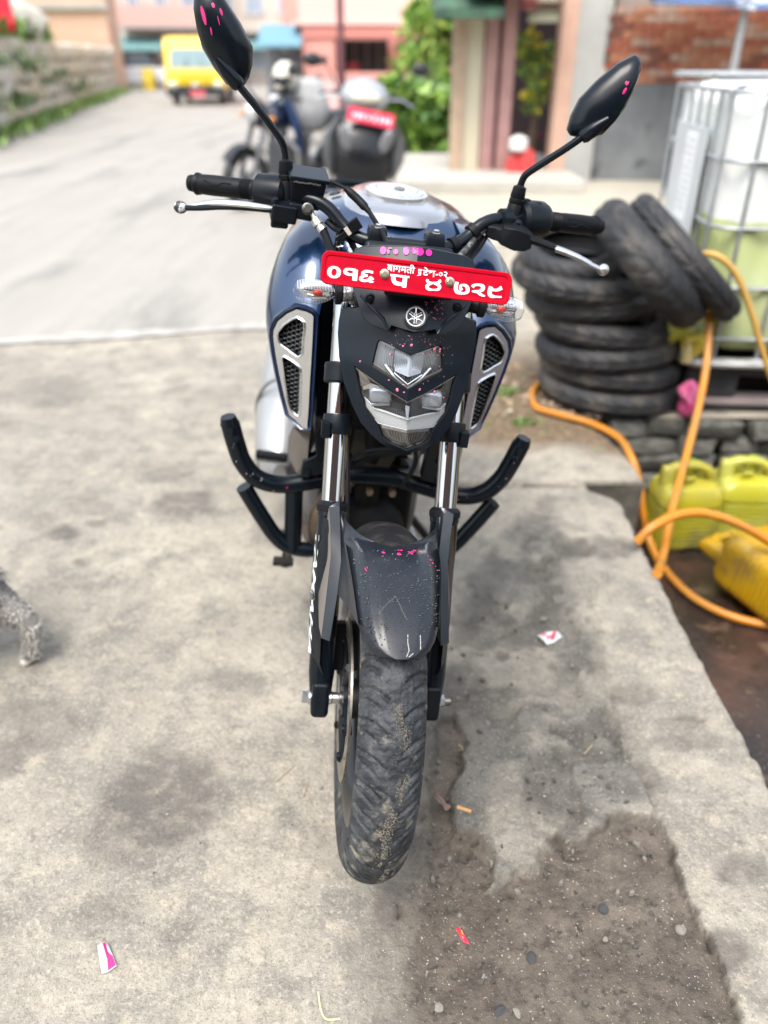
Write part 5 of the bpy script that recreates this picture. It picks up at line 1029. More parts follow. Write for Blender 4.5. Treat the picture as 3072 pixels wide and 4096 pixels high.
for i, (x, z, sc_) in enumerate(((.975, .052, 1.02), (.965, .145, 1.0), (.935, .238, 1.0), (.915, .332, .98), (.865, .426, .97), (.800, .520, .97))):
    o = link('used_tyre', tm1, label=lab[i], cat='tyre', group='used tyres stacked beside the tank'); o.location = (x, 3.235+.01*math.sin(i*2), z); o.scale = (sc_, sc_, .94); o.rotation_euler = (R(random.uniform(-1.5, 1.5)), R(-2.5-i*.4), random.uniform(0, 6))
o = link('used_tyre', tm2, label='small scooter tyre lying tilted on top of the tyre stack', cat='tyre', group='used tyres stacked beside the tank'); o.location = (.745, 3.21, .602); o.rotation_euler = (R(13), R(-8), .4)
axv = Vector((.69, -.085, .715)).normalized(); q = axv.to_track_quat('Z', 'Y').to_euler()
for m_, p, l in ((tm3, (1.005, 3.05, .598), 'large bare tyre leaning over the right side of the stack, nearest one'), (tm1, (1.148, 3.085, .612), 'darker tyre leaning behind the nearer leaning tyre, against the tank')):
    o = link('used_tyre', m_, label=l, cat='tyre', group='used tyres stacked beside the tank'); o.location = p; o.rotation_euler = q
# ---------------------------------------------------------------- caged liquid tank
ibc = thing('liquid_tank', 'white caged plastic liquid tank on a black pallet, half full of yellow-green liquid', 'tank', (1.235, 3.09, 0), (0, 0, R(-6)))
galv = mat('galvanised_tube', (.46, .49, .51), .42, .75, col2=(.38, .40, .42), scale=14)
W_, D_ = 1.2, 1.02
def rr2(x0, y0, x1, y1, r, k=8): return [(cx+r*math.cos(R(a0+90*i/k)), cy+r*math.sin(R(a0+90*i/k))) for cx, cy, a0 in ((x1-r, y1-r, 0), (x0+r, y1-r, 90), (x0+r, y0+r, 180), (x1-r, y0+r, 270)) for i in range(k+1)]
def densify(pts, d=.012):
    o = []
    for i in range(len(pts)):
        a = np.array(pts[i]); b = np.array(pts[(i+1) % len(pts)]); n = max(1, int(np.hypot(*(b-a))/d)); o += [tuple(a+(b-a)*j/n) for j in range(n)]
    return o
base = densify(rr2(.018, .018, W_-.018, D_-.018, .13)); per = [0]
for i in range(1, len(base)): per.append(per[-1]+math.dist(base[i-1], base[i]))
def ring(z, sc_, amp): return [((x-W_/2)*sc_+W_/2+amp*math.cos(2*math.pi*s/.158)*(x-W_/2)/.6, (y-D_/2)*sc_+D_/2+amp*math.cos(2*math.pi*s/.158)*(y-D_/2)/.5, z) for (x, y), s in zip(base, per)]
LQ = .74
mbb = MB(); lo_ = [ring(z, s_, a_) for z, s_, a_ in ((.235, .90, 0), (.255, .965, .002), (.30, 1., .010), (.5, 1.004, .012), (LQ, 1.004, .012))]; hi_ = [ring(z, s_, a_) for z, s_, a_ in ((LQ, 1.004, .012), (1.0, 1.004, .012), (1.10, 1., .010), (1.16, .975, .004), (1.185, .93, 0), (1.195, .80, 0), (1.20, .01, 0))]
mbb.loft(lo_, cap=False).loft(hi_, mi=1)
hd = mat('tank_white_plastic', (.76, .78, .76), .38, col2=(.68, .71, .69), scale=3); hl = mat('tank_filled_plastic', (.50, .57, .25), .35, col2=(.55, .62, .36), scale=2.5)
mbb.build('bottle', [hl, hd], ibc, 60)
def bar(name, a, b, r=.011): return MB().tube([a, b], r, 10).build(name, galv, ibc)
for z in (.30, .50, .72, .95, 1.17):
    MB().tube([(x, y, z) for x, y in rr2(0, 0, W_, D_, .10, 6)], .0105, 10, closed=True, flat=.8).build('cage_hoop', galv, ibc)
vm_ = MB().tube([(0, 0, .20), (0, 0, 1.175)], .0075, 10).mesh('cage_post', galv)
for k in range(7):
    for x, y in (((.10+k*.167), -.002), (-.002, .06+k*.30*.5), ((.10+k*.167), D_+.002), (W_+.002, .06+k*.30*.5)):
        o = link('cage_post', vm_, ibc); o.location = (x, y, 0)
for y in (.18, .84): MB().box((W_/2, y, 1.215), (W_+.10, .10, .022)).build('top_strap', galv, ibc, bev=.004)
MB().box((-.018, .50, .84), (.006, .50, .40)).build('label_plate', mat('plate_zinc', (.60, .64, .67), .4, .2, col2=(.54, .58, .61), scale=6), ibc, bev=.002)
MB().box((-.0235, .46, .845), (.004, .16, .33)).build('paper_label', mat('label_paper', (.74, .76, .77), .6), ibc)
tx = MB()
for k in range(11):
    y = .39; z = .985-.026*k
    for w0 in range(random.randint(3, 6)):
        l = random.uniform(.012, .03); tx.box((-.0262, y+l/2, z), (.0008, l, .006)); y += l+.008
        if y > .52: break
tx.build('label_print', mat('label_grey_print', (.42, .42, .44), .7), ibc, ang=0, kind='stuff')
MB().tube([(x, y, .205) for x, y in rr2(-.015, -.015, W_+.015, D_+.015, .06, 5)], .028, 10, closed=True, flat=.7).build('skid_frame', mat('skid_silver', (.55, .56, .55), .5, .4, col2=(.35, .33, .3), scale=12, mix=(.5, .7)), ibc)
pb = mat('pallet_black', (.012, .014, .018), .55, col2=(.03, .03, .032), scale=8)
MB().box((W_/2, D_/2, .165), (W_-.02, D_-.02, .05)).build('pallet_deck', pb, ibc, bev=.01)
for x in (.12, .60, 1.08):
    for y in (.12, .50, .90): MB().box((x, y, .095), (.22, .20, .105)).build('pallet_block', pb, ibc, bev=.012)
MB().box((W_/2, .06, .028), (W_, .10, .026)).build('pallet_runner', mat('runner_wood', (.30, .25, .25), .8, col2=(.22, .19, .18), scale=6, stretch=(1, 8, 8)), ibc, bev=.003)
MB().lathe([(.0, 0), (.032, 0), (.032, .07), (.045, .072), (.045, .10), (0, .10)], (.05, .02, .285), (-.6, -.8, 0), 20).box((-.01, -.08, .325), (.09, .02, .02), (0, 0, .6)).build('outlet_valve', mat('valve_yellow', (.62, .50, .06), .45), ibc)
# bag tied by the outlet
bgm = MB(); bgm.ell((1.165, 3.07, .335), (.07, .04, .055), 18, 12)
bgm.v = [(x+.012*math.sin(40*z+9*x), y+.01*math.sin(50*x), z+.012*math.sin(45*x+20*y)) for x, y, z in bgm.v]
bgm.build('plastic_bag', mat('bag_yellow', (.55, .52, .05), .35, col2=(.65, .66, .25), scale=9), ang=60, label='small yellow plastic bag caught between the tyres and the caged tank', cat='bag')
fl = MB().cyl((1.21, 3.03, .225), (1.20, 3.02, .285), .024, .020).cyl((1.20, 3.02, .285), (1.205, 3.02, .305), .012, .011).build('plastic_bottle', mat('bottle_cream', (.62, .52, .25), .4), label='little cream bottle beside the tank outlet, under the yellow bag', cat='bottle')
ck = MB().ell((1.235, 3.00, .075), (.045, .04, .075), 22, 16); ck.v = [(x+.013*math.sin(60*z+30*x), y+.012*math.sin(70*x+20*z), z+.014*math.sin(55*x+35*y)) for x, y, z in ck.v]
ck.build('crumpled_cloth', mat('cloth_magenta', (.48, .03, .16), .75, col2=(.62, .16, .30), scale=30), ang=60, label='crumpled magenta cloth wedged at the foot of the tyre stack', cat='cloth')
# ---------------------------------------------------------------- jerrycans in the pit
def jerrycan(loc, rz, mt, label, rot=(0, 0), sc_=1., rib=.0105):
    t = thing('jerrycan', label, 'jerrycan', loc, (rot[0], rot[1], rz), 'yellow jerrycans in the pit'); t.scale = (sc_,)*3
    def sec(z, sx, sy, r=.05, n=6): return [(x, y, z) for x, y in rr2(-sx, -sy, sx, sy, min(r, sx*.8, sy*.8), n)]
    L = [sec(0, .118, .088), sec(.012, .132, .102)]
    for k in range(9): z = .028+.020*k; L += [sec(z, .135, .105), sec(z+.009, .135, .105), sec(z+.012, .135-rib, .105-rib), sec(z+.017, .135-rib, .105-rib)]
    L += [sec(.215, .136, .106), sec(.262, .135, .105), sec(.292, .118, .090), sec(.300, .095, .07), sec(.302, .01, .01, .005)]
    MB().loft(L, cap=True).build('body', mt, t, 40)
    MB().loft([[(x, y*w_+oy, z) for x, y in rr2(-.030, -.028, .030, .028, .022, 5)] for z, w_, oy in ((.27, 1.5, 0), (.30, 1.2, 0), (.345, 1.0, 0), (.372, .8, 0), (.378, .3, 0))], cap=False).xf(Matrix.Translation((-.095, 0, 0))).build('handle_post', mt, t, 60)
    MB().tube(spline([(-.09, 0, .352), (-.04, 0, .368), (.03, 0, .366), (.085, 0, .335), (.105, 0, .285)], 5), [.026]*6+[.022]*8+[.026]*7, 14, flat=.85).build('handle', mt, t, 60)
    MB().cyl((.035, .062, .285), (.048, .070, .335), .024).build('spout', mt, t); MB().lathe([(0, 0), (.031, 0), (.031, .024), (.027, .03), (0, .03)], (.047, .069, .325), (.25, .15, 1), 18).build('cap', mat('cap_green', (.30, .42, .04), .4), t)
    MB().box((-.02, -.045, .315), (.05, .014, .05), (R(20), 0, R(20))).build('side_rib', mt, t, bev=.004)
    return t
jy = mat('jerrycan_yellow', (.36, .31, .012), .45, col2=(.30, .28, .05), scale=6, col3=(.11, .09, .04), scale3=4, mix3=(.48, .72), bump=.1, bscale=30)
jy2 = mat('jerrycan_lime', (.36, .34, .02), .42, col2=(.38, .38, .09), scale=5, col3=(.16, .14, .03), scale3=4, mix3=(.50, .74))
jo = mat('jerrycan_orange', (.40, .225, .003), .42, col2=(.34, .22, .012), scale=7, col3=(.15, .085, .03), scale3=3.6, mix3=(.44, .62), bump=.15, bscale=25)
p1_, p2_ = gp(1462, 1172, -.32), gp(1578, 1168, -.32)
jerrycan((p1_.x, p1_.y+.02, -.319), R(6), jy, 'muddy yellow jerrycan standing next to the slab corner in the pit', sc_=.86)
jerrycan((p2_.x+.03, p2_.y+.06, -.319), R(-4), jy2, 'pale lime-yellow jerrycan standing right of the muddy one in the pit', sc_=.84)
p3_ = gp(1722, 1370, -.32)
jerrycan((p3_.x+.03, p3_.y+.02, -.205), R(28), jo, 'dented orange-yellow jerrycan lying on its side nearest in the pit', rot=(R(-84), R(4)), sc_=.98, rib=.002)
# ---------------------------------------------------------------- orange hoses
hm = mat('hose_orange', (.52, .19, .010), .40, col2=(.42, .19, .035), scale=10, col3=(.26, .15, .06), scale3=14, mix3=(.56, .72)); hm2 = mat('hose_tan', (.50, .30, .07), .42)
def hose(pts, r, m, label, k=10):
    P_ = [yp(px, py, y) if z is None else gp(px, py, z) for px, py, y, z in pts]; return MB().tube(spline(P_, k), r, 14).build('hose', m, ang=60, label=label, cat='hose')
hose([(1512, 549, 3.06, None), (1540, 550, 3.02, None), (1568, 566, 3.0, None), (1596, 604, 2.99, None), (1622, 672, 2.98, None), (1645, 750, 2.97, None), (1672, 830, 2.96, None), (1720, 930, 2.95, None)], .0120, hm2, 'thin tan-orange hose drooping down the front of the caged tank')
hose([(1522, 622, 3.04, None), (1530, 668, 2.97, None), (1530, 740, 2.90, None), (1521, 820, 2.80, None), (1502, 910, 2.66, None), (1477, 1005, 2.50, None), (1452, 1100, 2.30, None), (1436, 1180, 2.08, None), (1426, 1220, 1.95, None), (1420, 1240, None, .008)], .0140, hm, 'orange hose hanging from the tank outlet to its cut end on the slab edge')
hose([(1215, 800, None, .02), (1165, 828, None, .02), (1149, 852, None, .02), (1160, 880, None, .02), (1205, 895, None, .02), (1275, 914, None, .02), (1335, 945, None, .02), (1362, 985, None, .015), (1380, 1040, None, -.06), (1389, 1110, None, -.17), (1400, 1160, None, -.26), (1430, 1222, None, -.300), (1490, 1285, None, -.303), (1570, 1328, None, -.303), (1662, 1351, None, -.303), (1760, 1362, None, -.303)], .0140, hm, 'long orange hose from behind the tyres, down into the pit and across its floor')
hose([(1376, 1172, None, .012), (1386, 1160, None, .03), (1410, 1138, None, .06), (1455, 1115, None, .08), (1505, 1107, None, .08), (1560, 1118, None, .06), (1615, 1142, None, .02), (1680, 1182, None, -.05), (1760, 1240, None, -.14)], .0140, hm, 'orange hose arching off the slab edge in front of the jerrycans')
# ---------------------------------------------------------------- dog leaving the frame on the left
fur1 = mat('fur_grey', (.22, .21, .195), .85, col2=(.42, .405, .38), scale=9, mix=(.40, .62), col3=(.03, .032, .045), scale3=7, mix3=(.60, .72), bump=.4, bscale=120)
paw = gp(76, 1432); ox, oy = paw.x, paw.y
dv = Vector((-.995, .10, 0)).normalized()          # the way it walks, out of the picture
sd = Vector((-dv.y, dv.x, 0))
def dp(f, s, z): return Vector((ox, oy, 0))+dv*f+sd*s+Vector((0, 0, z))
dog = thing('dog', 'shaggy grey and white dog walking out of the frame at the left', 'dog', (ox, oy, 0)); L0 = Vector((ox, oy, 0)); dog.scale = (1.0, 1.0, 1.12)
N_ = [(.185, .06, .292, .094), (.28, .07, .295, .105), (.40, .07, .275, .09), (.50, .07, .30, .065), (.57, .07, .34, .060), (.64, .07, .335, .036),
      (.130, .005, .235, .076), (.066, .0, .165, .052), (-.014, 0, .118, .026), (-.008, 0, .065, .022), (.004, 0, .022, .023), (.032, 0, .012, .013),
      (.19, .13, .22, .066), (.18, .135, .14, .040), (.125, .135, .11, .024), (.13, .135, .05, .0195), (.145, .135, .018, .021),
      (.42, .02, .16, .035), (.43, .015, .08, .021), (.42, .015, .018, .022), (.40, .13, .16, .035), (.38, .13, .08, .021), (.37, .13, .018, .022), (.115, .07, .28, .04), (.075, .09, .25, .024), (.07, .10, .19, .017)]
ed = [(0, 1), (1, 2), (2, 3), (3, 4), (4, 5), (0, 6), (6, 7), (7, 8), (8, 9), (9, 10), (10, 11), (0, 12), (12, 13), (13, 14), (14, 15), (15, 16), (2, 17), (17, 18), (18, 19), (2, 20), (20, 21), (21, 22), (0, 23), (23, 24), (24, 25)]
skin('body', [(dp(f, s, z)-L0, r) for f, s, z, r in N_], ed, fur1, dog, sub=2)
def toes(c, nm='toe'):
    for i in (-1.5, -.5, .5, 1.5):
        MB().ell(dp(c[0]+.024-abs(i)*.004, c[1]+i*.0085, .010)-L0, (.0115, .0085, .010), 12, 8, rot=(0, 0, math.atan2(dv.y, dv.x))).build(nm, mat('fur_pale', (.55, .53, .50), .85, bump=.3, bscale=150), dog)
toes((0, 0)); toes((.145, .135)); toes((.42, .015)); toes((.37, .13))
for s in (-1, 1): MB().prism([dp(.55, .07+s*.03, .385)-L0, dp(.58, .07+s*.055, .38)-L0, dp(.555, .07+s*.05, .44)-L0], dv*.012).build('ear', mat('fur_dark', (.03, .03, .035), .9), dog, bev=.004)
# shaggy coat: tufts of hair along the trunk and thigh
hairs = [MB(), MB(), MB()]; segs = [(N_[a], N_[b]) for a, b in ed]; rs = random.Random(4); wts = [1, 1, 1, .6, .4, .1, 2.6, 2.2, 1.0, .5, .1, 0, 1.4, 1., .4, .2, 0, .5, .2, 0, .5, .2, 0, .9, .9, .6]
for (a, b), w_ in zip(segs, wts):
    for _ in range(int(520*w_)):
        t = rs.random(); c = [a[i]+(b[i]-a[i])*t for i in range(4)]; ph = rs.uniform(0, 2*math.pi); axs = (dp(*b[:3])-dp(*a[:3])).normalized(); u = axs.orthogonal().normalized(); v = axs.cross(u); n = u*math.cos(ph)+v*math.sin(ph)
        p0 = dp(*c[:3])-L0+n*c[3]*.90; l = rs.uniform(.014, .034)*(1.1 if c[3] > .055 else .30); dr = (n*.55+Vector((0, 0, -.75))-dv*.55+Vector((rs.gauss(0, .22), rs.gauss(0, .22), rs.gauss(0, .22)))).normalized(); sd_v = dr.cross(n).normalized()*rs.uniform(.0009, .0017)
        p1 = p0+(n*.6+dr*.4).normalized()*l*.5; p2 = p1+dr*l*.5
        hi = 1 if (c[2] < .125 and rs.random() < .75) else 2 if (c[2] < .20 and c[2] > .13 and c[3] > .04 and rs.random() < .45) else (1 if (n.z > .15 or rs.random() < .40) else 0)
        hairs[hi].add([p0-sd_v, p0+sd_v, p1+sd_v*.8, p1-sd_v*.8, p2], [(0, 1, 2, 3), (3, 2, 4)])
for h_, m_ in zip(hairs, (mat('hair_grey', (.20, .19, .178), .8), mat('hair_pale', (.46, .445, .415), .8), mat('hair_dark', (.035, .037, .05), .7))): h_.build('fur', m_, dog, ang=0, kind='stuff', weld=False)
# ---------------------------------------------------------------- litter and small stones
def sheet(name, corners, m, label, cat, curl=.006, z0=.003, extra=()):
    q = [gp(*c) for c in corners]; mb = MB(); n = 6; G = [[q[0].lerp(q[1], i/n).lerp(q[3].lerp(q[2], i/n), j/n)+Vector((0, 0, z0+curl*math.sin(3*i/n+2*j/n)**2)) for i in range(n+1)] for j in range(n+1)]
    mb.loft(G, closed=False); o = mb.build(name, m, ang=80, label=label, cat=cat); md = o.modifiers.new('thick', 'SOLIDIFY'); md.thickness = .0006
    for pts, mm in extra:
        V = [q[0].lerp(q[1], a).lerp(q[3].lerp(q[2], a), b)+Vector((0, 0, z0+.0012+curl*math.sin(3*a+2*b)**2)) for a, b in pts]; MB().add(V, [tuple(range(len(V)))]).build('print', mm, o, ang=0)
    return o
wp = mat('wrapper_white', (.52, .54, .55), .35); pkp = mat('print_pink', (.72, .02, .16), .4); rdp = mat('print_red', (.70, .03, .07), .4); ylp = mat('print_yellow', (.72, .50, .03), .4)
sheet('wrapper', [(1160, 1374), (1206, 1366), (1214, 1382), (1180, 1397)], wp, 'torn white wrapper printed red, right of the front wheel', 'wrapper', .006, .003, [([(.08, .15), (.30, .10), (.50, .45), (.75, .05), (.9, .05), (.60, .75), (.45, .8), (.38, .5), (.25, .75)], rdp)])
sheet('wrapper', [(210, 2044), (233, 2038), (254, 2092), (222, 2108)], wp, 'white and hot-pink sachet wrapper lying bottom left on the concrete', 'wrapper', .004, .003, [([(.55, .05), (.80, .02), (.75, .35), (.98, .62), (.95, .97), (.40, .97), (.55, .6)], pkp), ([(.05, .30), (.35, .28), (.40, .75), (.12, .8)], mat('print_pale', (.6, .6, .35), .5))])
sheet('wrapper', [(984, 2006), (996, 2008), (1015, 2044), (996, 2032)], rdp, 'red and yellow scrap of wrapper on the dark mud', 'wrapper', .004, .0, [([(0, 0), (1, 0), (.9, .35), (.1, .40)], ylp), ([(.42, .55), (.58, .55), (.58, .68), (.42, .68)], wp)])
def butt(a, b, m, label, name='cigarette_butt', r=.0042):
    A, B_ = gp(*a), gp(*b); z = Vector((0, 0, r-.004)); o = MB().cyl(A+z, B_+z, r, r*.92, 14).build(name, m, label=label, cat='cigarette butt' if 'butt' in name else 'leaf'); return o
bt = butt((988, 1744), (1018, 1754), mat('butt_orange', (.52, .27, .09), .7, col2=(.60, .36, .16), scale=300), 'orange filter cigarette butt right of the front tyre'); A, B_ = gp(988, 1744), gp(1018, 1754); v = (B_-A)
MB().cyl(A-v*.10+Vector((0, 0, .0002)), A-v*.01+Vector((0, 0, .0002)), .0040, .0043, 12).build('burnt_tip', mat('ash', (.16, .14, .13), .9), bt)
lf = MB(); A, B_ = gp(938, 1720), gp(968, 1752); v = (B_-A).normalized(); n = Vector((-v.y, v.x, 0))
lf.loft([[A.lerp(B_, t)+n*w_*s+Vector((0, 0, .002+.006*abs(s))) for s in (-1, -.5, 0, .5, 1)] for t, w_ in ((0, .001), (.2, .005), (.5, .007), (.75, .004), (.82, .006), (1, .008))], closed=False); o = lf.build('dry_leaf', mat('leaf_brown', (.20, .14, .12), .8), ang=60, label='curled brown dry leaf between the tyre and the cigarette butt', cat='leaf'); o.modifiers.new('thick', 'SOLIDIFY').thickness = .0008
def round_stone(nm, m, n=3):
    out = []
    for k in range(n):
        bm = bmesh.new(); bmesh.ops.create_icosphere(bm, subdivisions=2, radius=.6); rs = random.Random(k+5); o_ = Vector((rs.random()*9, rs.random()*9, 0))
        for v in bm.verts: v.co *= .55+.95*float(fbm(np.array(v.co.x*1.3+o_.x), np.array(v.co.y*1.3+v.co.z+o_.y), 1.2, 2, k))
        me = bpy.data.meshes.new(nm); bm.to_mesh(me); bm.free(); me.materials.append(m); me.polygons.foreach_set('use_smooth', [True]*len(me.polygons)); me.set_sharp_from_angle(angle=R(12)); out.append(me)
    return out
pst = round_stone('pebble', mat('pebble_grey', (.06, .06, .064), .75, bump=.5, bscale=90)); pst2 = round_stone('pebble', mat('pebble_pale', (.23, .21, .18), .85, bump=.4, bscale=90))
for (px_, py_, s, m_, l) in ((1037, 1582, .022, pst, 'flat dark stone chip in the flaked concrete by the tyre'), (1245, 1966, .014, pst, 'round blue-grey pebble on the mud'), (1150, 2060, .030, pst, 'dark stone at the rim of the muddy hole'), (1082, 2180, .036, pst, 'black glossy stone in the mud at the bottom edge'), (1118, 2178, .026, pst2, 'brownish clod beside the black stone at the bottom edge'),
        (1175, 1338, .030, pst2, 'pale flat stone above the white and red wrapper'), (948, 1998+170, .024, pst2, 'tan clod on the mud near the bottom edge'), (693, 1703, .016, pst2, 'white chalky crumb left of the front tyre'), (672, 2170, .014, pst2, 'white paint flake at the bottom edge of the concrete'), (745, 2165, .013, pst2, 'pale grey pebble at the bottom edge of the concrete'),
        (1310, 2020, .016, pst2, 'small white stone in the middle of the mud'), (1475, 2000, .028, pst2, 'tan stone bedded in the mud near the slab'), (1305, 1955, .028, pst, 'thin grey slate chip on the mud'), (630, 1650, .010, pst2, 'pale crumb beside the brake disc')):
    g = gp(px_, py_); o = link('pebble', random.choice(m_), label=l, cat='stone'); o.location = (g.x, g.y, -.013 if px_ > 900 and py_ > 1700 else .001); s *= .62; o.scale = (s, s*random.uniform(.5, .8), s*.5); o.rotation_euler = (0, 0, random.uniform(0, 3))
gb = MB(); rs = np.random.default_rng(12)
for i in range(7800):
    x, y = rs.uniform(-.85, .76), rs.uniform(.6, 2.3); inm = float(sdf(np.array([x]), np.array([y]), MUD)[0]) > 0
    ind = x > .0 and float(sdf(np.array([x]), np.array([y]), DIRT)[0]) > 0
    if not inm and rs.random() > (.7 if ind else .25): continue
    s = rs.choice([.0010, .0013, .0018, .0026], p=[.45, .33, .17, .05]); z = (-.0135 if inm else -.0003); q = rs.uniform(0, 6)
    gb.add([(x+s*math.cos(q+k*1.57)*rs.uniform(.7, 1.2), y+s*math.sin(q+k*1.57)*rs.uniform(.7, 1.2), z) for k in range(4)]+[(x, y, z+s*1.1)], [(0, 1, 4), (1, 2, 4), (2, 3, 4), (3, 0, 4)], int(rs.choice([0, 1, 2], p=[.5, .3, .2])))
gb.build('grit', [mat('grit_mid', (.22, .20, .17), .9), mat('grit_pale', (.36, .345, .31), .9), mat('grit_dark', (.07, .06, .055), .9)], ang=0, kind='stuff', weld=False, label='loose grit scattered over concrete and mud', cat='grit')
cm_ = [MB(), MB()]
for i in range(150):
    for _ in range(60):
        px_, py_ = random.uniform(915, 1420), random.uniform(1250, 2190); g = gp(px_, py_)
        if float(sdf(np.array([g.x]), np.array([g.y]), MUD)[0]) > -.01 or float(sdf(np.array([g.x]), np.array([g.y]), DIRT)[0]) > .02: break
    inm = float(sdf(np.array([g.x]), np.array([g.y]), MUD)[0]) > 0; k = 6; s_ = random.uniform(.003, .0095); a0 = random.uniform(0, 6); el = random.uniform(.4, .8); z = -.0125 if inm else -.001
    V = [(g.x+s_*random.uniform(.7, 1.1)*math.cos(2*math.pi*j/k)*math.cos(a0)-s_*el*math.sin(2*math.pi*j/k)*math.sin(a0), g.y+s_*math.cos(2*math.pi*j/k)*math.sin(a0)+s_*el*random.uniform(.7, 1.1)*math.sin(2*math.pi*j/k)*math.cos(a0)) for j in range(k)]
    cm_[0].add([(x, y, z-.003) for x, y in V]+[(g.x+(x-g.x)*.75, g.y+(y-g.y)*.75, z+s_*random.uniform(.25, .5)) for x, y in V], [tuple(range(k, 2*k))]+[(j, (j+1) % k, k+(j+1) % k, k+j) for j in range(k)], random.choice((0, 0, 1)))
cm_[0].build('rubble_chips', [mat('chip_dark', (.07, .063, .055), .9, bump=.3), mat('chip_grey', (.17, .16, .14), .9, bump=.3)], ang=25, kind='stuff', weld=False, label='broken chips of screed strewn right of the front wheel', cat='rubble')
tw = [((595, 1358*1.0+332), (640, 1652)), ((655, 1722), (662, 1698)), ((1262, 1380+250), (1278, 1612)), ((990, 1610), (1000, 1622))]
for i, ((a0, a1), (b0, b1)) in enumerate(tw):
    A, B_ = gp(a0, a1), gp(b0, b1); MB().tube([A+Vector((0, 0, .002)), A.lerp(B_, .5)+Vector((.002, .001, .003)), B_+Vector((0, 0, .002))], .0012, 6).build('twig', mat('twig_straw', (.34, .27, .16), .8), label=('long dry straw on the dark oily stain', 'short brown twig on the dark oily stain', 'thin straw on the grey concrete right of the wheel', 'pale splinter by the right side of the tyre')[i], cat='twig')
A, B_ = gp(690, 2150), gp(720, 2205); MB().tube(spline([gp(688, 2145)+Vector((0, 0, .003)), gp(694, 2185)+Vector((0, 0, .004)), gp(706, 2204)+Vector((0, 0, .003)), gp(735, 2203)+Vector((0, 0, .003))], 5), .0017, 6).build('twig', mat('twig_pale', (.50, .43, .28), .8), label='bent pale straw at the bottom edge of the picture', cat='twig')
# weeds and dead leaves by the tyres
wd = MB(); rs = random.Random(9)
for i in range(240):
    g = gp(rs.gauss(1085, 22), rs.gauss(850, 8)) if i < 150 else gp(rs.gauss(1130, 14), rs.gauss(915, 6)); a = rs.uniform(0, 6); l = rs.uniform(.012, .035); d = Vector((math.cos(a), math.sin(a), rs.uniform(.4, 1.6))).normalized()*l; n = Vector((-math.sin(a), math.cos(a), 0))*l*.16
    wd.add([g-n*.5, g+n*.5, g+d*.6+n, g+d, g+d*.6-n], [(0, 1, 2, 3, 4)])
wd.build('weeds', mat('weed_green', (.10, .17, .035), .6), ang=0, kind='stuff', weld=False, label='tufts of green weeds in the soil beside the tyres', cat='weeds')
dl = MB()
for i in range(170):
    g = gp(rs.uniform(1040, 1300), rs.uniform(790, 905)); g.z = rs.uniform(.004, .012); s = rs.uniform(.010, .024); a = rs.uniform(0, 6); e = Vector((math.cos(a), math.sin(a), rs.uniform(-.3, .3)))*s; n = Vector((-math.sin(a), math.cos(a), rs.uniform(-.3, .3)))*s*.55
    dl.add([g-e, g+n, g+e, g-n], [(0, 1, 2, 3)], rs.choice((0, 0, 1, 2)))
dl.build('dead_leaves', [mat('dead_leaf', (.34, .24, .14), .85), mat('dead_leaf_pink', (.40, .27, .22), .85), mat('dead_leaf_pale', (.48, .42, .32), .85)], ang=0, kind='stuff', weld=False, label='dead leaves and scraps scattered on the soil by the tyres', cat='leaves')
# ================================================================ street behind
# ---- rubble wall along the left side of the road
WA, WB = Vector((-6.45, 11.8, 0)), Vector((-11.4, 38, 0)); wdv = (WB-WA).normalized(); wn = Vector((wdv.y, -wdv.x, 0)); wl = (WB-WA).length; wrz = math.atan2(wdv.y, wdv.x)
wall = thing('stone_wall', 'long rubble stone wall with weeds along the left side of the road', 'wall', WA, (0, 0, wrz))
MB().box((wl/2, .26, .80), (wl, .40, 1.66)).build('wall_core', mat('wall_core', (.20, .185, .155), .95, bump=.4), wall)
sms = [stone_mesh('stone', mat('stone_'+n, c, .9, col2=c2, scale=4, bump=.5, bscale=20), 3) for n, c, c2 in (('buff', (.60, .55, .44), (.46, .41, .32)), ('grey', (.48, .46, .41), (.58, .55, .48)), ('brown', (.48, .41, .30), (.56, .50, .38)))]
x = .05; cols = []
for row in range(4):
    x = random.uniform(0, .2)
    while x < wl-.1:
        ww = random.uniform(.28, .56)*(1+.018*x); o = link('stone', random.choice(random.choice(sms)), wall); h_ = .40; o.location = (x+ww/2, .04+random.uniform(-.03, .03), .2+row*h_*1.03+random.uniform(-.03, .03)); o.scale = (ww*.96, .30, h_*random.uniform(.85, 1.06)); o.rotation_euler = (0, random.uniform(-.08, .08), random.uniform(-.04, .04)); x += ww
def tufts(pts, hgt, n, m, name, label, cat, wid=.16, up=(.6, 1.8)):
    mb = MB(); rs = random.Random(len(pts)*7+n)
    for i in range(n):
        p = Vector(rs.choice(pts))+Vector((rs.gauss(0, .22), rs.gauss(0, .22), rs.uniform(0, .12))); a = rs.uniform(0, 6.28); l = hgt*rs.uniform(.5, 1.2); d = Vector((math.cos(a), math.sin(a), rs.uniform(*up))).normalized()*l; nn_ = Vector((-math.sin(a), math.cos(a), 0))*l*wid
        mb.add([p-nn_*.5, p+nn_*.5, p+d*.6+nn_, p+d, p+d*.6-nn_], [(0, 1, 2, 3, 4)], rs.choice((0, 0, 1)))
    return mb.build(name, m, ang=0, kind='stuff', weld=False, label=label, cat=cat)
gl = [mat('grass_green', (.10, .19, .035), .6), mat('grass_light', (.20, .30, .06), .6)]
foot = [WA+wdv*t+wn*-.0+Vector((wn.x, wn.y, 0))*.28*(-1 if False else 1) for t in np.linspace(0, wl, 80)]
tufts(foot, .22, 1500, gl, 'grass', 'strip of green weeds along the foot of the rubble wall', 'grass')
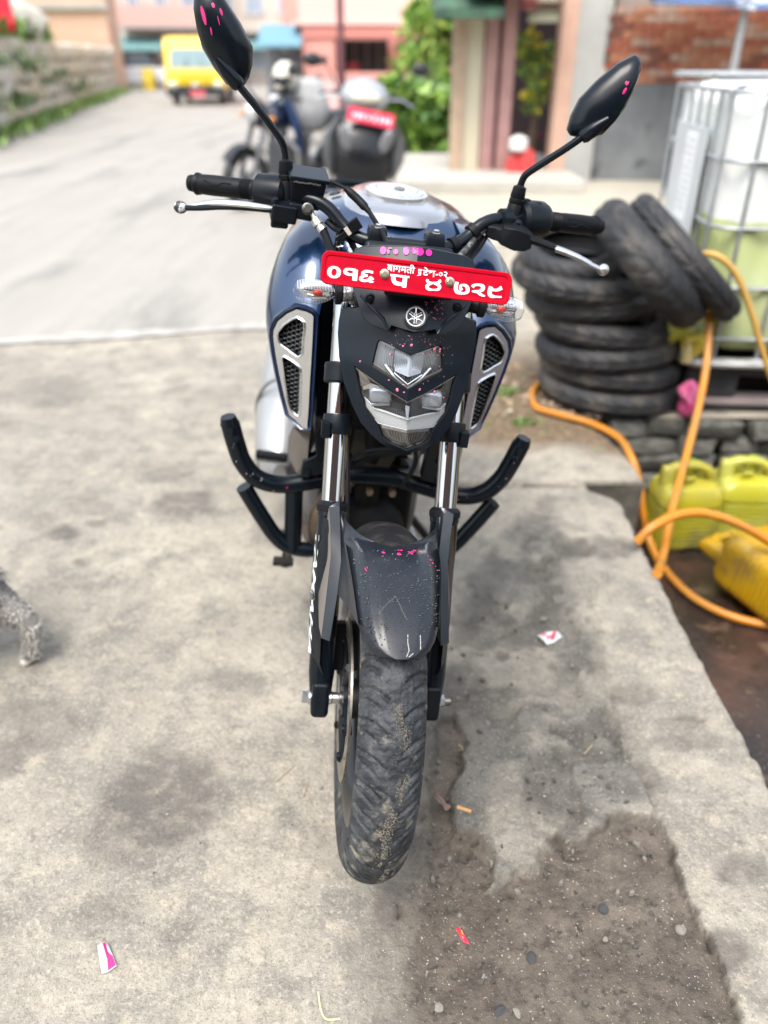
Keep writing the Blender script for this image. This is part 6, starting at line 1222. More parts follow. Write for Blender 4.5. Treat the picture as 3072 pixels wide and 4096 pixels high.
tufts([WA+wdv*t+Vector((0, 0, random.uniform(.3, 1.3)))+Vector((wn.x, wn.y, 0))*.12 for t in np.concatenate([np.linspace(3.5, 8, 9), np.linspace(10, 16, 5)])], .22, 700, [mat('fern_green', (.07, .14, .045), .65), mat('fern_pale', (.20, .24, .10), .65)], 'wall_plants', 'small ferns growing out of the rubble wall joints', 'plants')
tufts([WA+wdv*t+Vector((0, 0, 1.58))-Vector((wn.x, wn.y, 0))*.35 for t in np.linspace(2, 12, 26)], .45, 1500, gl, 'bank_grass', 'bright green grass on the bank above the rubble wall', 'grass')
bk = MB(); P0 = WA-wn*.45; P1 = WB-wn*.45
MB().add([P0+Vector((0, 0, 1.45)), P1+Vector((0, 0, 1.45)), P1-wn*25+Vector((0, 0, 2.6)), P0-wn*25+Vector((0, 0, 2.6))], [(0, 1, 2, 3)]).build('hillside', mat('hillside_grass', (.13, .20, .05), .9, col2=(.22, .20, .12), scale=.5), kind='structure')
for (px, py, y, s, l) in ((58, 42, 21, .55, 'grey boulder on the bank above the rubble wall, the biggest'), (30, 30, 20.5, .38, 'grey boulder at the left edge, half behind the bigger boulder'), (88, 82, 24, .30, 'small dark boulder at the right end of the bank')):
    c = yp(px, py, y); o = link('boulder', random.choice(sms[1]), label=l, cat='boulder', group=None); o.location = c; o.scale = (s*1.4, s, s); o.rotation_euler = (.3, .4, .7)
c = yp(2, 12, 17.5); rc_ = MB()
rc_.loft([[(c.x+.10*u, c.y+.03*math.sin(u*5+z*3), c.z-.42+z) for u in np.linspace(-3.2, 2.0, 13)] for z in np.linspace(0, 1.0, 7)], closed=False)
o = rc_.build('red_cloth', mat('cloth_red', (.75, .02, .05), .7), ang=60, label='bright red cloth hung up at the top left corner', cat='cloth'); o.modifiers.new('thick', 'SOLIDIFY').thickness = .01
# ---- buildings
def house(name, label, x0, x1, y, depth, h, wm, yaw=0.):
    t = thing(name, label, 'building', (x0, y, 0), (0, 0, yaw)); W = x1-x0
    MB().box((W/2, depth/2, h/2), (W, depth, h)).build('wall', wm, t); return t, W
def window(t, x, z, w_, h_, fm, gm, d=.10, bars=2):
    f = MB().box((x, -.03, z+h_/2-.04), (w_, d, .08)).box((x, -.03, z-h_/2+.04), (w_, d, .08)).box((x-w_/2+.04, -.03, z), (.08, d, h_)).box((x+w_/2-.04, -.03, z), (.08, d, h_))
    for k in range(1, bars): f.box((x-w_/2+w_*k/bars, -.03, z), (.05, d*.8, h_-.1))
    fo = f.build('window', fm, t); MB().box((x, -.012, z), (w_-.1, .02, h_-.1)).build('pane', gm, fo); return fo
pane = mat('window_pane', (.05, .065, .08), .12, spec=.6); pw = mat('frame_white', (.66, .68, .70), .5); pb_ = mat('frame_brown', (.14, .08, .06), .5)
bx0, bx1 = yp(72, 80, 38.5).x, yp(236, 80, 38.5).x
bh, W = house('brick_house', 'orange brick house at the far end of the rubble wall', bx0, bx1, 38.5, 1.6, 9, mat('brick_far', (.60, .39, .29), .9, col2=(.53, .34, .25), scale=7, stretch=(1, 1, 4), col3=(.62, .43, .33), scale3=.8))
MB().box((W/2, -.05, 3.1), (W+.3, .25, .22)).build('floor_band', mat('concrete_grey', (.40, .385, .36), .85, col2=(.33, .32, .30), scale=2), bh)
# far block across the head of the road
fx0, fx1 = yp(200, 80, 46).x, yp(470, 80, 46).x
fh, W = house('far_house', 'pale pink and cream far house with a teal shop awning, left of the yellow truck', fx0, fx1, 46, 8, 8.5, mat('wall_cream_pink', (.62, .53, .49), .85, col2=(.54, .42, .38), scale=1.2))
for k in range(3): window(fh, .9+k*1.35, 4.55, .62, 1.6, pw, mat('pane_blue', (.30, .36, .46), .15))
window(fh, 5.4, 4.5, 1.6, 1.5, pw, MATS['pane_blue'])
MB().box((W*.63, -.5, 3.15), (W*.74, 1.0, .14)).build('balcony_slab', mat('slab_grey', (.36, .34, .33), .85), fh); MB().box((W*.63, -.95, 3.75), (W*.74, .10, 1.0)).build('balcony_wall', mat('balcony_pink', (.62, .40, .36), .8), fh)
MB().prism([(.35, -.02, 2.75), (.35, -1.3, 2.0), (.35, -1.3, 1.9), (.35, -.02, 2.6)], (3.3, 0, 0)).build('shop_awning', mat('awning_teal', (.12, .24, .25), .6, col2=(.16, .30, .30), scale=3), fh)
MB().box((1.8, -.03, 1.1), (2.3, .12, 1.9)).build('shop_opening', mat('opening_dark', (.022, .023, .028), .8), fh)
MB().box((4.4, -.06, .6), (2.8, .2, 1.2)).build('lower_wall', mat('wall_salmon', (.50, .28, .22), .85), fh); window(fh, 4.4, 1.7, 1.1, .9, pb_, pane); MB().box((6.4, -.05, 1.2), (.9, .1, 2.2)).build('door', mat('door_blue', (.10, .16, .24), .6), fh)
fx0, fx1 = yp(470, 60, 48).x, yp(640, 60, 48).x
f2, W = house('rear_house', 'washed pale house far behind the left mirror, with windows in two rows', fx0-.5, fx1+1.5, 48, 8, 9, mat('wall_cream', (.58, .52, .46), .85, col2=(.52, .46, .41), scale=1.0))
for k in range(4):
    for z in (1.5, 4.6): window(f2, .9+k*1.6, z, .9, 1.3, pw, MATS['pane_blue'])
MB().box((W/2, -.3, 3.0), (W, .6, .16)).build('floor_slab', MATS['slab_grey'], f2); MB().prism([(1.0, -.02, 2.7), (1.0, -1.2, 2.1), (1.0, -1.2, 2.0), (1.0, -.02, 2.6)], (2.6, 0, 0)).build('shop_awning', MATS['awning_teal'], f2)
fh.scale.z = .81; f2.scale.z = .81
# pink house
pm_ = mat('wall_pink', (.68, .33, .28), .8, col2=(.62, .29, .25), scale=1.2); pk2 = mat('wall_pale_pink', (.72, .44, .40), .8); Yp = 25.5
px0, px1 = yp(600, 100, Yp).x, yp(1012, 100, Yp).x
ph_, W = house('pink_house', 'salmon pink house with a pillared porch and a pink ledge, behind the scooter', px0, px1+3, Yp+1.6, 7, 9, pm_); X = lambda px: yp(px, 130, Yp).x-px0
MB().box((X(690), -1.35, 1.25), (X(722)-X(655), .45, 2.5)).build('pillar', pm_, ph_); MB().box((X(1000), -1.35, 1.25), (.7, .45, 2.5)).build('pillar', pm_, ph_)
MB().box((X(850), -1.2, 2.62), (X(1030)-X(640), .9, .36)).build('porch_beam', mat('beam_red', (.50, .20, .17), .8), ph_, bev=.01); MB().box((X(850), -1.05, 2.92), (X(1050)-X(620), 1.3, .16)).build('ledge', pk2, ph_, bev=.01); MB().box((X(850), -1.6, 3.45), (X(1040)-X(640), .12, .9)).build('balcony_wall', pk2, ph_)
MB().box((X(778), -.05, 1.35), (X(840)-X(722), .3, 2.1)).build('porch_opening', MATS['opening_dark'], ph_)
for k in range(4): MB().box((X(735)+.36*k, -.22, 1.35), (.05, .05, 2.0)).build('window_bar', pb_, ph_)
MB().box((X(760), -.25, 1.25), (.35, .06, .7)).build('curtain', mat('curtain_red', (.35, .06, .07), .8), ph_)
window(ph_, X(905), 4.9, .9, 1.3, pb_, pane); window(ph_, X(770), 4.9, 1.0, 1.3, pb_, pane); window(ph_, X(660), 4.9, .9, 1.3, pb_, pane)
MB().prism([(X(562), -.9, 2.9), (X(562), -2.1, 2.2), (X(562), -2.1, 2.1), (X(562), -.9, 2.75)], (X(655)-X(562), 0, 0)).build('awning', mat('awning_blue_teal', (.12, .25, .32), .6), ph_); MB().box((X(608), -.8, 1.1), (X(650)-X(570), .2, 2.1)).build('side_opening', mat('opening_grey', (.16, .17, .19), .8), ph_)
ph_.scale.z = .72
lw_ = thing('low_wall', 'low pale pink balustrade wall in front of the pink house', 'wall', (px0, Yp-.6, 0)); MB().box((X(800), 0, .42), (X(900)-X(655), .18, .84)).build('panel', mat('wall_blush', (.66, .42, .40), .8), lw_); MB().box((X(800), 0, .88), (X(905)-X(650), .26, .08)).build('coping', pm_, lw_)
for k in range(12): MB().box((X(750)+.13*k, -.12, .5), (.03, .05, .6)).build('baluster', pk2, lw_)
pol = yp(741, 300, 13.5); MB().lathe([(.062, 0), (.062, .25), (.05, .27), (.05, 2.6), (.045, 2.62), (.045, 6.2), (0, 6.25)], (pol.x, 13.5, 0), n=20).box((pol.x, 13.43, 1.05), (.12, .06, .18)).build('street_pole', mat('pole_maroon', (.10, .028, .035), .5), label='dark maroon metal pole in front of the pink house', cat='pole')
# ---- yellow truck coming up the road
tk = thing('truck', 'small yellow truck with a red plate and black bumper, coming up the road', 'truck', (-5.72, 27.2, 0), (0, 0, R(4))); tk.scale = (.90,)*3; ty = mat('truck_yellow', (.80, .52, .015), .35, coat=.4); typ = mat('truck_pale_yellow', (.80, .62, .14), .4); tkb = mat('truck_black', (.018, .02, .024), .45)
cabp = [(0, .45), (-.02, .95), (.02, 1.02), (.16, 1.72), (.26, 1.92), (.5, 2.02), (1.6, 2.06), (1.6, .45)]
cb_ = MB().prism([(-.98, y, z) for y, z in cabp], (1.96, 0, 0)).build('cab', ty, tk, bev=.05, seg=3)
ws = [(-.80, .055), (.80, .055), (.74, .125), (-.74, .125)]
MB().prism([(-.80, .035, 1.12), (.80, .035, 1.12), (.75, .145, 1.68), (-.75, .145, 1.68)], (0, -.012, .002)).build('windscreen', mat('truck_glass', (.20, .29, .31), .1, spec=.7), tk); MB().box((0, -.03, 1.03), (1.80, .03, .15)).build('pale_band', typ, tk, bev=.008); MB().box((0, -.035, .74), (1.1, .04, .26)).build('grille', mat('truck_grille', (.70, .48, .02), .4), tk)
for k in range(3): MB().box((0, -.06, .67+.07*k), (1.05, .02, .03)).build('grille_slat', ty, tk)
for s in (-1, 1):
    MB().ell((s*.76, -.03, .62), (.17, .05, .10), 18, 10).build('headlight', mat('truck_lamp', (.62, .62, .56), .15, .3), tk); MB().tube([(s*.95, .15, 1.3), (s*1.10, .02, 1.35)], .02, 8).box((s*1.12, 0, 1.32), (.14, .07, .34)).build('wing_mirror', tkb, tk); MB().box((s*.99, .5, .72), (.02, .9, .5)).build('door', ty, tk); MB().tube([(s*.3, -.0, 1.13), (s*.2, .06, 1.42)], .012, 6).build('wiper', tkb, tk)
MB().box((0, -.06, .40), (1.96, .22, .24)).build('bumper', tkb, tk, bev=.03); MB().box((0, -.01, .55), (1.3, .06, .12)).build('lower_grille', tkb, tk); MB().box((.06, -.18, .37), (.50, .02, .20)).build('number_plate', mat('truck_plate', (.55, .10, .12), .5), tk); MB().ell((0, -.09, .62), (.14, .02, .05), 16, 8).build('badge', mat('truck_badge', (.55, .56, .58), .3, .5), tk)
for y in (.75, 3.6):
    for s in (-1, 1): w_ = MB().lathe([(.20, -.10), (.34, -.10), (.37, -.06), (.37, .06), (.34, .10), (.20, .10)], (s*.80, y, .37), (1, 0, 0), 28, True).build('tyre', tkb, tk); MB().lathe([(0, -.02), (.20, -.06), (.21, .06), (0, .02)], (s*.80, y, .37), (1, 0, 0), 20).build('rim', MATS['skid_silver'], tk)
MB().box((0, 2.9, .62), (.9, 4.2, .16)).build('chassis', tkb, tk); MB().box((0, 3.2, 1.15), (1.9, 3.0, .85)).build('cargo_box', ty, tk, bev=.02)
# small white car and a yellow drum far behind the truck's left
def far_car(px, py, y, m, label):
    c = yp(px, py, y); t = thing('parked_car', label, 'car', (c.x, y, 0), (0, 0, R(12)))
    MB().loft([[(x, yy*.78, z) for yy in (-1, 1)][::1] and [(x, -.8, z0), (x, .8, z0), (x, .76, z1), (x, -.76, z1)] for x, z0, z1 in ((-1.9, .35, .75), (-1.8, .25, .85), (-.9, .25, .92), (.9, .25, .92), (1.8, .25, .88), (1.95, .35, .7))], cap=True).build('body', m, t, bev=.05)
    MB().loft([[(x0, -.68, .9), (x0, .68, .9), (x1, .58, 1.42), (x1, -.58, 1.42)] for x0, x1 in ((-1.0, -.5), (1.5, 1.1))], cap=True).build('cabin', pane, t, bev=.05)
    for x in (-1.2, 1.2):
        for s in (-1, 1): MB().lathe([(.15, -.09), (.30, -.09), (.31, .09), (.15, .09)], (x, s*.72, .31), (0, 1, 0), 20, True).build('wheel', tkb, t)
    return t
far_car(272, 172, 42, mat('car_white', (.72, .73, .75), .3, coat=.5), 'small white car parked by the far shop, left of the truck')
c = yp(322, 175, 40); MB().lathe([(.25, 0), (.27, .02), (.27, .4), (.28, .42), (.27, .44), (.27, .84), (.25, .86), (0, .86)], (c.x, 40, 0), n=24).build('drum', mat('drum_yellow', (.66, .50, .05), .5), label='yellow drum standing between the white car and the truck', cat='drum')
# ---- concrete yard, step and shop on the right
MB().add([(.25, 6.4, .002), (9, 6.4, .002), (9, 30, .002), (-.2, 30, .002), (.25, 9.0, .002)], [(0, 1, 2, 3, 4)]).build('yard', mat('yard_concrete', (.40, .375, .305), .85, col2=(.34, .32, .265), scale=1.2, col3=(.24, .225, .19), scale3=2.2, mix3=(.56, .72), bump=.2), kind='structure')
stp = MB().box((1.14, 10.5, .065), (2.06, 2.85, .13)).build('porch_step', mat('step_concrete', (.44, .42, .375), .85, col2=(.38, .36, .325), scale=2, bump=.2), bev=.015, kind='structure')
Ys = 10.15; SX = lambda px, py=250: yp(px, py, Ys).x
shop = thing('shop_front', 'open shop front with tan and maroon posts and a green awning', 'building', (SX(975), Ys, 0)); sx0 = SX(975)
post_t = mat('post_tan', (.46, .34, .24), .7, col2=(.38, .28, .20), scale=5); post_c = mat('post_cream', (.56, .51, .38), .7); post_p = mat('post_pink', (.42, .24, .22), .7, col2=(.34, .19, .18), scale=4); mar = mat('door_maroon', (.11, .015, .022), .5)
for px, wd_, m_, nm, dy in ((986, .14, post_t, 'post', -.05), (1018, .20, post_c, 'column', .0), (1052, .14, post_p, 'post', -.05), (1087, .14, post_p, 'post', -.05)): MB().box((SX(px)-sx0, dy, 1.6), (wd_, .16, 3.2)).build(nm, m_, shop, bev=.006)
MB().box((SX(1070)-sx0, .02, 1.5), (.30, .05, 3.0)).build('door', mar, shop); MB().box((SX(1036)-sx0, .10, 1.5), (.16, .04, 3.0)).build('door', mat('door_dark', (.045, .05, .06), .5), shop)
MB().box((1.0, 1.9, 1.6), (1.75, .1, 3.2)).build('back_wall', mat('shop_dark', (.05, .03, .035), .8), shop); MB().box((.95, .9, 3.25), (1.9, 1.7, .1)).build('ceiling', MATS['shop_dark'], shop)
for z in (.45, .9, 1.35, 1.8): MB().box((SX(1148)-sx0, .55, z), (.62, .35, .03)).build('shelf', mar, shop)
MB().box((SX(1176)-sx0, .45, 1.9), (.40, .04, .55)).build('notice_board', mat('board_pale', (.55, .56, .44), .7), shop); MB().box((SX(1136)-sx0, .40, 2.2), (.16, .04, .9)).build('door_panel', mat('panel_red', (.42, .14, .13), .7), shop)
MB().prism([(SX(925)-sx0, .1, 1.98), (SX(925)-sx0, -.75, 1.70), (SX(925)-sx0, -.75, 1.62), (SX(925)-sx0, .1, 1.86)], (SX(1062)-SX(930), 0, 0)).build('awning', mat('awning_green', (.05, .13, .07), .6, col2=(.025, .05, .04), scale=4), shop)
MB().box((SX(1080)-sx0, -.35, 1.93), (1.0, .9, .12)).build('lintel', mat('lintel_dark', (.05, .06, .05), .7), shop)
rs = random.Random(21); GCY = [mat('gas_red', (.62, .05, .05), .4), mat('gas_white', (.70, .70, .68), .5), mat('gas_pink', (.70, .12, .25), .5)]
for i, (px, py, h_, m_) in enumerate(((1112, 352, .34, 0), (1135, 345, .40, 0), (1120, 300, .16, 1), (1142, 388, .12, 2))):
    b_ = yp(px, py+12, Ys-.25-.05*i); z0 = 0 if py > 330 else .36
    MB().lathe([(.09, 0), (.105, .02), (.105, h_*.7), (.085, h_*.86), (.04, h_*.92), (.04, h_), (0, h_)], (b_.x, b_.y, z0), n=20).build('gas_cylinder', GCY[m_], label=('red gas cylinder on the shop floor by the pink post', 'taller red gas cylinder right of the other one at the shop door', 'white canister standing on the red cylinders in the shop', 'small pink tub on the ground before the red cylinders')[i], cat='canister')
# right-hand wall: grey render below, bricks above
wx0, wx1 = SX(1196), 9.2; wall2 = thing('brick_wall', 'workshop wall with grey render below and red bricks above', 'building', (wx0, Ys, 0)); HW = wx1-wx0
MB().box((SX(1206)-wx0, -.04, 1.6), (.17, .26, 3.2)).build('door_post', mat('post_salmon', (.56, .36, .27), .7, col2=(.50, .31, .24), scale=4), wall2)
rnd = mat('render_grey', (.135, .145, .155), .85, col2=(.20, .21, .215), scale=1.6, mix=(.4, .65), col3=(.085, .09, .095), scale3=3, bump=.2)
zt = yp(1400, 182, Ys).z
MB().box((HW/2+.12, .12, zt/2), (HW-.24, .24, zt)).build('render_base', rnd, wall2); MB().box((SX(1252)-wx0, .0, 1.9), (.34, .30, 3.8)).build('column', mat('column_grey', (.40, .40, .38), .8, col2=(.34, .34, .33), scale=2), wall2, bev=.01)
MB().box((HW/2+.30, .16, zt+.9), (HW-.6, .18, 1.8)).build('mortar', mat('mortar', (.30, .25, .22), .95), wall2)
bcol = [mat('brick_%s' % n, c, .9, col2=tuple(q*.7 for q in c), scale=9, bump=.3) for n, c in (('red', (.42, .14, .085)), ('orange', (.50, .22, .13)), ('dark', (.26, .10, .075)), ('pale', (.50, .33, .26)))]
bme = [MB().box((0, 0, 0), (.215, .06, .062)).mesh('brick', m_, 0) for m_ in bcol]
bxs = SX(1282)-wx0
for r in range(10):
    x = bxs+(.11 if r % 2 else 0)
    while x < min(HW-.3, bxs+6.4):
        o = link('brick', rs.choice(bme[:3]+bme[:2]+[bme[3]]), wall2); o.location = (x+.11, .055+rs.uniform(-.006, .006), zt+.038+r*.074); o.rotation_euler = (0, rs.uniform(-.01, .01), rs.uniform(-.02, .02)); x += .226
tp = yp(1490, 6, Ys-.6); tarp = MB(); tarp.loft([[(x, Ys-.2-.9*v, 1.98-.20*v-.12*math.sin(3.0*x+.7)**2*v-.05*math.sin(7*x)) for x in np.linspace(SX(1318), SX(1318)+4.6, 34)] for v in np.linspace(0, 1, 8)], closed=False)
o = tarp.build('tarpaulin', mat('tarp_blue', (.055, .11, .24), .5, col2=(.62, .68, .78), scale=1.3, mix=(.50, .56), col3=(.02, .03, .06), scale3=2.0, mix3=(.52, .60)), ang=60, label='blue and white tarpaulin sagging above the brick wall, top right', cat='tarpaulin'); o.modifiers.new('thick', 'SOLIDIFY').thickness = .012
c = yp(1588, 130, 9.2); MB().cyl((c.x, 9.2, 0), (c.x, 9.2, 3.2), .038, n=16).cyl((c.x, 9.2, 0), (c.x, 9.2, .02), .09, n=16).build('steel_pole', mat('pole_grey', (.36, .37, .39), .5, .4), label='thin grey steel pole holding up the tarpaulin behind the caged tank', cat='pole')
# chair with a pink jacket beside the tank
c = gp(1488, 424); ch = thing('chair', 'dark chair with a bright blue top rail beside the caged tank', 'chair', (c.x, c.y, 0), (0, 0, R(8))); nv = mat('chair_navy', (.018, .028, .06), .6); cbl = mat('chair_blue', (.01, .17, .60), .45)
MB().box((0, 0, .42), (.42, .42, .05)).build('seat', nv, ch, bev=.015); MB().box((0, -.17, .82), (.44, .06, .07)).build('top_rail', cbl, ch, bev=.015); MB().box((0, -.19, .62), (.34, .03, .28)).build('backrest', nv, ch, bev=.01)
for x in (-.18, .18):
    for y in (-.18, .18): MB().tube([(x, y, .40), (x*1.12, y*1.12, 0)], .026, 8).build('leg', nv, ch)
jk = MB().loft([[(c.x-.03+rx*math.cos(t)*(1+.12*math.sin(3*t+z*9)), c.y-.26+ry*math.sin(t), z) for t in [2*math.pi*i/24 for i in range(24)]] for z, rx, ry in ((.22, .08, .03), (.28, .15, .06), (.42, .20, .085), (.58, .205, .085), (.70, .17, .07), (.76, .10, .04), (.77, .02, .02))], cap=True)
jk.build('pink_jacket', mat('jacket_pink', (.52, .20, .38), .75, col2=(.55, .19, .40), scale=8), ang=60, label='pink jacket bundled over the back of the blue-railed chair', cat='jacket')
MB().ell((c.x-.17, c.y-.30, .05), (.10, .14, .05), 16, 8).build('sandal', mat('sandal_pink', (.42, .26, .25), .7), label='pinkish shoe on the ground before the blue-railed chair', cat='shoe')
# ---- plants
def leaf_cloud(mb, clumps, n, size, rs, broad=.5, nm=3):
    for _ in range(n):
        cx, cy, cz, r = rs.choice(clumps); v = Vector((rs.gauss(0, 1), rs.gauss(0, 1), rs.gauss(0, 1))).normalized(); p = Vector((cx, cy, cz))+v*r*rs.uniform(.45, 1.0)**.6; l = size*rs.uniform(.6, 1.3)
        d = (v*.5+Vector((rs.gauss(0, .6), rs.gauss(0, .6), rs.gauss(-.1, .5)))).normalized(); u = d.orthogonal().normalized(); u = (u*math.cos(rs.uniform(0, 6))+d.cross(u)*math.sin(rs.uniform(0, 6)))*l*broad*.5; nrm = d.cross(u).normalized()*l*.10
        mb.add([p, p+d*l*.45+u+nrm, p+d*l, p+d*l*.45-u+nrm, p+d*l*.5], [(0, 4, 1), (1, 4, 2), (2, 4, 3), (3, 4, 0)], rs.randrange(nm))
lg_ = [mat('leaf_mid', (.12, .24, .045), .5), mat('leaf_light', (.25, .40, .075), .5), mat('leaf_dark', (.06, .13, .03), .5), mat('leaf_yellow', (.36, .44, .09), .5)]
def shrub(name, label, base, clumps, n, size, stems, mats, broad=.5, seed=1, cat='shrub'):
    t = thing(name, label, cat, base); rs = random.Random(seed); mb = MB(); leaf_cloud(mb, clumps, n, size, rs, broad, len(mats)); mb.build('crown', mats, t, 0, weld=False)
    for a, b in stems: MB().tube([(a[0], a[1], 0), ((a[0]+b[0])/2+.05, (a[1]+b[1])/2, b[2]*.5), b], [.05, .035, .015], 8).build('trunk', mat('bark', (.16, .12, .085), .85, bump=.4), t)
    return t
cl = []; Yb = 14.2; B0 = yp(895, 300, Yb)
for px, py, r in ((918, 45, .22), (880, 95, .30), (925, 100, .28), (900, 135, .34), (865, 150, .26), (945, 155, .32), (915, 185, .34), (965, 110, .26), (985, 170, .3), (985, 60, .22), (960, 30, .2), (880, 40, .12), (940, 60, .18)): q = yp(px+22, py-12, Yb+random.uniform(-.3, .3)); cl.append((q.x-B0.x, q.y-Yb, q.z, r))
shrub('leafy_tree', 'tall loose green shrub tree before the pink house', (B0.x, Yb, 0), cl, 1700, .17, [((0, 0), (-.05, 0, 1.2)), ((.1, .1), (.25, 0, 1.5)), ((-.1, 0), (-.25, .1, 1.1))], [lg_[0], lg_[1], lg_[3]], .5, 2, 'tree')
cl = []; Yb = 12.9; B0 = yp(890, 330, Yb)
for px, py, r in ((845, 215, .20), (870, 240, .26), (905, 225, .28), (940, 235, .28), (850, 270, .24), (890, 275, .28), (930, 285, .30), (965, 260, .26), (860, 315, .24), (905, 320, .26), (945, 325, .26), (830, 250, .16), (975, 310, .22), (835, 200, .12), (812, 300, .2), (820, 335, .2), (985, 240, .25), (995, 290, .25), (960, 200, .2)): q = yp(px+12, py, Yb+random.uniform(-.25, .25)); cl.append((q.x-B0.x, q.y-Yb, q.z, r))
shrub('broad_leaf_bush', 'bright green broad-leaved bush behind the porch step', (B0.x, Yb, 0), cl, 1500, .24, [((0, 0), (0, 0, .7)), ((.2, 0), (.3, 0, .6)), ((-.2, 0), (-.3, 0, .6))], [lg_[0], lg_[1], lg_[1], lg_[2]], .62, 3)
cl = []; Yb = Ys+.25; B0 = yp(1160, 150, Yb)
for px, py, r in ((1135, 85, .11), (1150, 105, .13), (1170, 120, .14), (1155, 150, .14), (1175, 175, .13), (1160, 200, .12), (1150, 225, .09), (1140, 125, .1)): q = yp(px, py, Yb); cl.append((q.x-B0.x, q.y-Yb, q.z, r))
shrub('hanging_plant', 'yellow-green hanging plant in the shop doorway', (B0.x, Yb, 0), cl, 420, .10, [((0, .15), (0, .1, 1.5))], [mat('petal_yellow', (.55, .46, .03), .5), lg_[1], lg_[2]], .6, 4, 'plant')
# ---- parked two-wheelers and the rider
tw_b = mat('bike_black', (.014, .015, .018), .4, spec=.5); tw_s = mat('bike_silver', (.45, .46, .48), .3, .7); tw_g = mat('bike_grey', (.10, .105, .115), .45)
def small_wheel(x, r, wd_, parent):
    e = bpy.data.objects.new('wheel', None); COL.objects.link(e); e.parent = parent; e.location = (x, 0, r)
    MB().lathe([(r*.72, -wd_*.4), (r*.92, -wd_*.5), (r, 0), (r*.92, wd_*.5), (r*.72, wd_*.4)], (0, 0, 0), (0, 1, 0), 32, True).build('tyre', tw_b, e); MB().lathe([(r*.72, -wd_*.35), (r*.64, 0), (r*.72, wd_*.35)], (0, 0, 0), (0, 1, 0), 28, True).build('rim', tw_g, e)
    for k in range(5): a = 2*math.pi*k/5; MB().tube([(0, 0, 0), (r*.68*math.cos(a), 0, r*.68*math.sin(a))], .018, 6).build('spoke', tw_g, e)
def small_bike(name, label, loc, rz, body, lean=0.):
    """+x is forward"""
    t = thing(name, label, 'motorcycle', loc, (lean, 0, rz)); small_wheel(.66, .30, .10, t); small_wheel(-.66, .30, .12, t)
    MB().loft([[(x, w_*math.cos(a), z+h_*math.sin(a)) for a in [2*math.pi*i/16 for i in range(16)]] for x, z, w_, h_ in ((-.12, .80, .06, .05), (-.02, .83, .13, .10), (.18, .86, .16, .13), (.34, .84, .15, .12), (.44, .80, .07, .07))], cap=True).build('fuel_tank', body, t, 60)
    MB().loft([[(x, w_*math.cos(a), z+h_*math.sin(a)) for a in [2*math.pi*i/14 for i in range(14)]] for x, z, w_, h_ in ((-.85, .86, .05, .03), (-.7, .83, .11, .05), (-.3, .79, .13, .05), (-.08, .78, .08, .05))], cap=True).build('seat', tw_b, t, 60)
    MB().box((.05, 0, .45), (.44, .24, .34)).build('engine', tw_g, t, bev=.04); MB().box((-.7, 0, .76), (.42, .16, .10), (0, R(-12), 0)).build('tail', body, t, bev=.03)
    for s in (-1, 1):
        MB().tube([(.66, s*.09, .30), (.42, s*.09, .95)], .028, 10).build('fork_leg', tw_g, t); MB().tube([(.40, s*.12, 1.0), (.38, s*.22, 1.06), (.26, s*.37, 1.04)], .016, 8).build('grip', tw_b, t)
        mm = MB().tube([(.38, s*.24, 1.06), (.36, s*.30, 1.24)], .007, 6).build('mirror', tw_b, t); MB().ell((.35, s*.33, 1.30), (.025, .075, .055), 14, 8, rot=(s*.3, 0, 0)).build('mirror_head', tw_b, mm); MB().ell((.50, s*.20, .86), (.05, .03, .025), 12, 8).build('turn_signal', mat('signal_orange', (.6, .25, .05), .3), t)
    MB().tube([(.3, -.14, .35), (-.2, -.18, .28), (-.45, -.19, .34), (-.95, -.21, .46)], [.022, .03, .05, .045], 12).build('muffler', tw_s, t)
    MB().ell((.52, 0, .90), (.10, .12, .13), 18, 10).build('headlight', tw_b, t); MB().ell((.57, 0, .90), (.07, .09, .10), 16, 8).build('headlight_lens', mat('bike_lens', (.55, .56, .58), .1, .4), t)
    MB().loft([[(.66+.33*math.cos(a), y, .30+.33*math.sin(a)) for y in (-.06, 0, .06)] for a in np.linspace(R(35), R(140), 9)], closed=False).build('mudguard', tw_b, t, 60); MB().box((-.35, 0, .35), (.6, .2, .05)).build('swingarm', tw_b, t); MB().tube([(-.05, .14, .2), (-.1, .34, .22)], .018, 8).build('footpeg', tw_b, t); MB().tube([(.2, .15, .3), (.28, .36, .42), (.3, .36, .6), (.24, .16, .66)], .018, 8).build('crash_bar', tw_s, t)
    return t
c1 = gp(612, 455); b1 = small_bike('motorcycle', 'blue and black motorcycle with a helmet on its bar, behind the left handlebar', (c1.x+.02, c1.y+.55, 0), R(-128), mat('bike_blue', (.006, .014, .045), .3, .3, coat=.3), R(-6)); b1.scale = (.94,)*3
c2 = gp(545, 330); small_bike('motorcycle', 'silver-white motorcycle parked beyond the blue one, beside the left mirror stem', (c2.x+.5, c2.y+1.2, 0), R(75), mat('bike_white', (.60, .62, .66), .3, .2, coat=.5), R(7))
hc = yp(617, 170, c1.y+.30); he = thing('helmet', 'cream helmet with a dark visor stuck on the mirror of the blue motorcycle', 'helmet', (hc.x, hc.y, hc.z-.10), (0, 0, R(-115)))
MB().ell((0, 0, .115), (.135, .112, .130), 28, 18).build('shell', mat('helmet_cream', (.60, .58, .50), .3, coat=.4), he, 60); MB().ell((.035, 0, .095), (.112, .104, .062), 24, 12).build('visor', mat('visor_dark', (.015, .02, .025), .08, spec=.6), he, 60); MB().ell((.06, 0, .015), (.095, .078, .05), 18, 10).build('chin_guard', tw_b, he, 60); MB().ell((.145, 0, .03), (.012, .04, .018), 12, 8).build('vent', mat('vent_beige', (.45, .40, .33), .5), he, 60)
jc = yp(668, 255, c1.y+.42); jg = mat('jacket_grey', (.30, .305, .31), .8, col2=(.38, .385, .39), scale=10)
